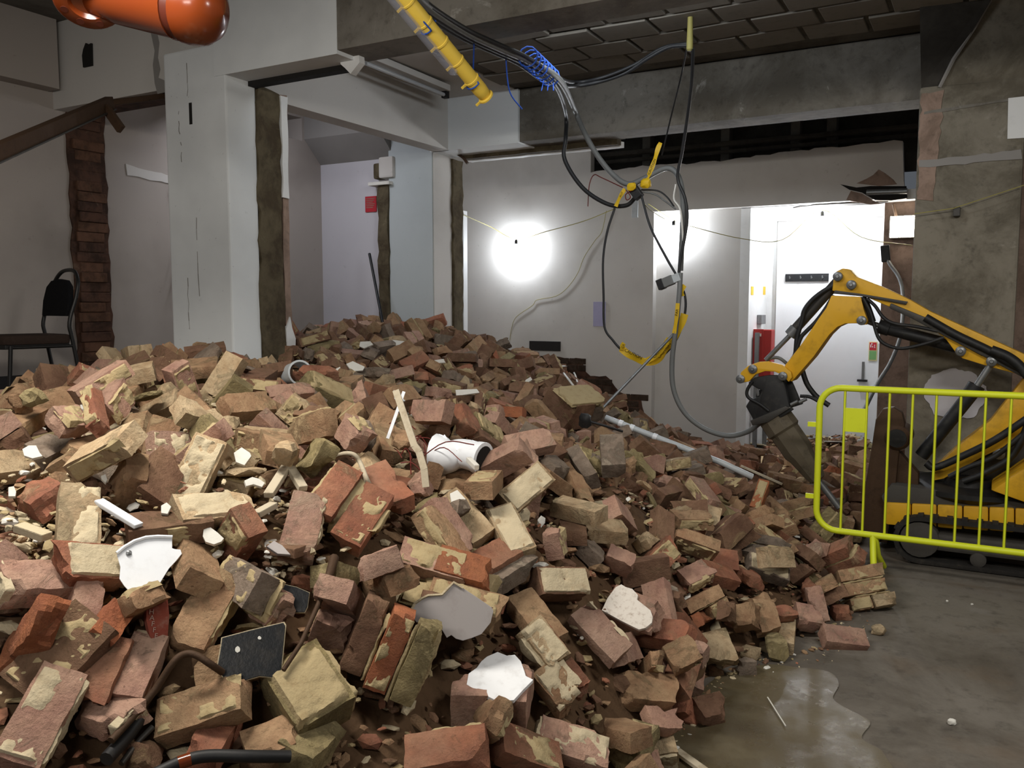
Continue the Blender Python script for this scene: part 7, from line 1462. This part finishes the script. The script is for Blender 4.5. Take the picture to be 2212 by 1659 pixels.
# bent bars and pipes
def dpt(x, y, lift=.06, dd=0): p = on_heap(x, y, lift); return at(x, y, pr(p)[2]-dd)
tag(tube_obj('bent_bar', spline([dpt(240, 1600, .1), dpt(290, 1545, .13), dpt(335, 1490, .15), dpt(375, 1430, .17), dpt(400, 1413, .17), dpt(425, 1416, .17), dpt(455, 1435, .15), dpt(480, 1452, .1)], 6), .0085, M['rust'], None, 9), 'brown iron bar bent over like a hook in front of the big black face', 'bar')
tag(tube_obj('rusty_rod', [dpt(612, 1448, .12), dpt(650, 1390, .13), dpt(690, 1300, .12), dpt(712, 1240, .12), dpt(722, 1205, .1)], [.006, .006, .007, .012, .014], M['rust'], None, 8), 'thin rusty rod slanting up right of the big black face', 'rod')
tag(tube_obj('bent_pipe', spline([dpt(722, 988, .09), dpt(745, 980, .12), dpt(765, 983, .12), dpt(778, 1000, .1), dpt(790, 1030, .09), dpt(800, 1052, .06)], 6), .008, M['timber'], None, 9), 'rusty white-painted pipe bent into a crook above the pair of red bricks', 'pipe')
a_, b_ = dpt(330, 1668, .10), dpt(640, 1632, .16)
e = tag(empty('black_bar', tuple(a_)), 'glossy black bar with an orange patch crossing the bottom edge of the picture', 'bar')
pth = spline([dpt(335, 1672, .12), dpt(395, 1645, .16), dpt(450, 1633, .17), dpt(540, 1634, .17), dpt(626, 1634, .16)], 6)
pt = [MB().tube(pth, .0135, 12).build('bar', M['black'], None, True), MB().tube(pth[5:9], .0142, 12).build('orange_patch', M['orange'], None, True)]
under(e, *pt)
q = [dpt(230, 1640, .06), dpt(275, 1590, .08), dpt(300, 1555, .08)]
tag(tube_obj('black_strut', q, .016, M['black'], None, 9), 'dusty black strut in the dark hollow at the bottom left', 'bar')
q = [dpt(262, 1650, .06), dpt(300, 1600, .07), dpt(330, 1570, .06)]
tag(tube_obj('black_strut', q, .007, M['darksteel'], None, 9), 'thin dark strut beside the dusty black strut at the bottom left', 'bar')
r_ = random.Random(31); e = tag(empty('wire_tangle', tuple(dpt(890, 975, .05))), 'tangle of thin red wires beside the leaning board strip', 'wire'); rw = []
for k in range(16):
    p0 = dpt(860+r_.uniform(-10, 70), 955+r_.uniform(-15, 50), .05); p2 = p0+np.array((r_.uniform(-.12, .2), r_.uniform(-.1, .1), r_.uniform(-.05, .06))); p1 = (p0+p2)/2+np.array((0, 0, r_.uniform(0, .05))); rw.append(MB().tube(spline([p0, p1, p2], 4), .0022, 4).build('wire', M['redcable'], None, True))
under(e, *rw)
# conduit, rod, plug, white wires on the right
a = dpt(1308, 902, .07); b = dpt(1560, 1000, .10); c_ = dpt(1625, 1030, .09)
m = MB(); m.tube([a, b, c_], .021, 12)
e = tag(empty('white_conduit', tuple(b)), 'long white conduit pipe lying down the right slope of the heap', 'pipe')
pt = [m.build('pipe', M['pipegrey'], None, True)]
for u in (.12, .22, .42): pt.append(MB().lathe(a+(b-a)*u, b-a, [(0, .025), (.03, .025)], 12).build('coupler', M['plastic'], None, True))
under(e, *pt)
tag(tube_obj('leaning_rod', [dpt(1292, 892, .08), onY(1455, 722, 6.12)], .011, M['steel'], None, 8), 'thin grey rod leaning from the heap up to the taped cable loop', 'rod')
p0 = dpt(1264, 908, .09); e = tag(empty('black_plug', tuple(p0)), 'black plug with a trailing lead at the upper end of the white conduit', 'plug')
v, f = lump(19, (.09, .07, .10), 2, .3); under(e, MB().add([q+p0 for q in v], f).build('body', M['black'], None, True), tube_obj('lead', spline([p0, dpt(1300, 918, .10), dpt(1345, 932, .10)], 5), .008, M['black']))
for pts, lab in (([(1180, 772), (1200, 785), (1222, 812), (1240, 835)], 'left white wire trailing from the skirting down the heap'), ([(1205, 792), (1225, 792), (1240, 805), (1248, 830)], 'right white wire looping over the heap by the stair scar')):
    tag(tube_obj('white_wire', spline([dpt(x, y, .11) for x, y in pts], 5), .009, M['whitecable'], None, 6), lab, 'wire')
# board and rubble by the breaker
bp_ = onz(1690, 1010, .18)
tag(MB().prism([onz(x, y, .17) for x, y in ((1640, 990), (1710, 988), (1728, 1030), (1722, 1046), (1640, 1030))], (0, 0, .02)).build('plywood_sheet', M['wood']), 'pale plywood sheet lying between the heap and the breaker', 'sheet')
tag(MB().bar(onz(1575, 985, .12), onz(1690, 988, .12), .05, .05).build('timber_batten', M['steel']), 'grey steel batten lying along the foot of the back wall', 'batten')
r_ = random.Random(91); m = MB(); flakes = []
FL = [(1800, 945), (1830, 930), (1862, 918), (1880, 945), (1850, 960), (1905, 935), (1822, 968), (1880, 975), (1845, 985), (1900, 965), (1795, 925), (1870, 905), (1660, 965), (1640, 955), (1680, 975), (1835, 1010), (1815, 1040), (1860, 1035)]
for i, (x, y) in enumerate(FL):
    p = on_heap(x, y, -.02); p[2] = max(float(heap(p[0], p[1]))-.07, .02); pts = []; k_ = r_.randrange(5, 7); s_ = r_.uniform(.07, .15)
    for t in range(k_): pts.append(p+np.array((math.cos(t*6.28/k_)*s_*r_.uniform(.6, 1.2), math.sin(t*6.28/k_)*s_*.8, r_.uniform(-.03, .05))))
    nn = np.cross(pts[1]-pts[0], pts[2]-pts[0]); nn /= np.linalg.norm(nn); pp_ = [q-nn*((q-p)@nn) for q in pts]
    o = MB().prism(pp_, nn*.012).build('plaster_flake', M['mortar_pale'] if i % 3 else M['plaster_chip'])
    flakes.append((np.linalg.norm(p-np.array((-1.6, 9.8, 0))), 'buff' if i % 3 else 'white', o))
NTH = ['nearest', 'second', 'third', 'fourth', 'fifth', 'sixth', 'seventh', 'eighth', 'ninth', 'tenth', 'eleventh', 'twelfth']
for cw in ('buff', 'white'):
    for i, (_, _, o) in enumerate(sorted([k for k in flakes if k[1] == cw], key=lambda k: k[0])):
        tag(o, f'{cw} plaster flake in the entrance litter, {NTH[i]} to the white door', 'flake', 'plaster flakes littering the entrance floor')
# puddle, glints, floor litter
pd = [onz(x, y, .003) for x, y in ((1330, 1700), (1440, 1600), (1480, 1530), (1540, 1470), (1600, 1447), (1660, 1436), (1720, 1442), (1790, 1452), (1812, 1478), (1800, 1510), (1836, 1535), (1880, 1560), (1862, 1596), (1910, 1630), (1880, 1700))]
pd = spline(pd+[pd[0]], 5)[:-1]
m = MB(); m.prism(pd, (0, 0, .002)); tag(m.build('puddle', M['puddle']), 'shallow muddy puddle on the concrete at the foot of the heap', 'puddle')
for x, y, s_, lab in ((2056, 1565, .016, 'white chip lying alone on the wet floor at lower right'), (2046, 1300, .007, 'small white speck on the floor before the excavator track'), (2100, 1307, .007, 'second small white speck on the floor near the excavator track'), (1897, 1370, .035, 'round pebble under the three-course brick lump'), (1620, 1425, .05, 'round buff mortar stone at the wet edge'), (1540, 1442, .055, 'buff mortar stone nearest the puddle'), (1655, 1408, .035, 'small buff stone by the pinkish half brick')):
    v, f = lump(int(x), (s_*2, s_*1.7, s_*1.5), 2, .35); p = onz(x, y, 0); o = obj('stone', mesh('stone', v, f, M['plaster_chip'] if 'white' in lab else BR['cream'], None, True, 40)); o.location = p+np.array((0, 0, s_*.6)); tag(o, lab, 'stone')
tag(MB().bar(onz(1658, 1506, .012), onz(1697, 1568, .012), .004, .003).build('white_splinter', M['plaster_chip']), 'thin pale splinter floating in the puddle', 'splinter')
tag(MB().bar(onz(1462, 1622, .02), onz(1532, 1672, .02), .03, .012).build('pale_lath', M['timber']), 'pale lath poking out of the heap into the puddle at the bottom edge', 'splinter')
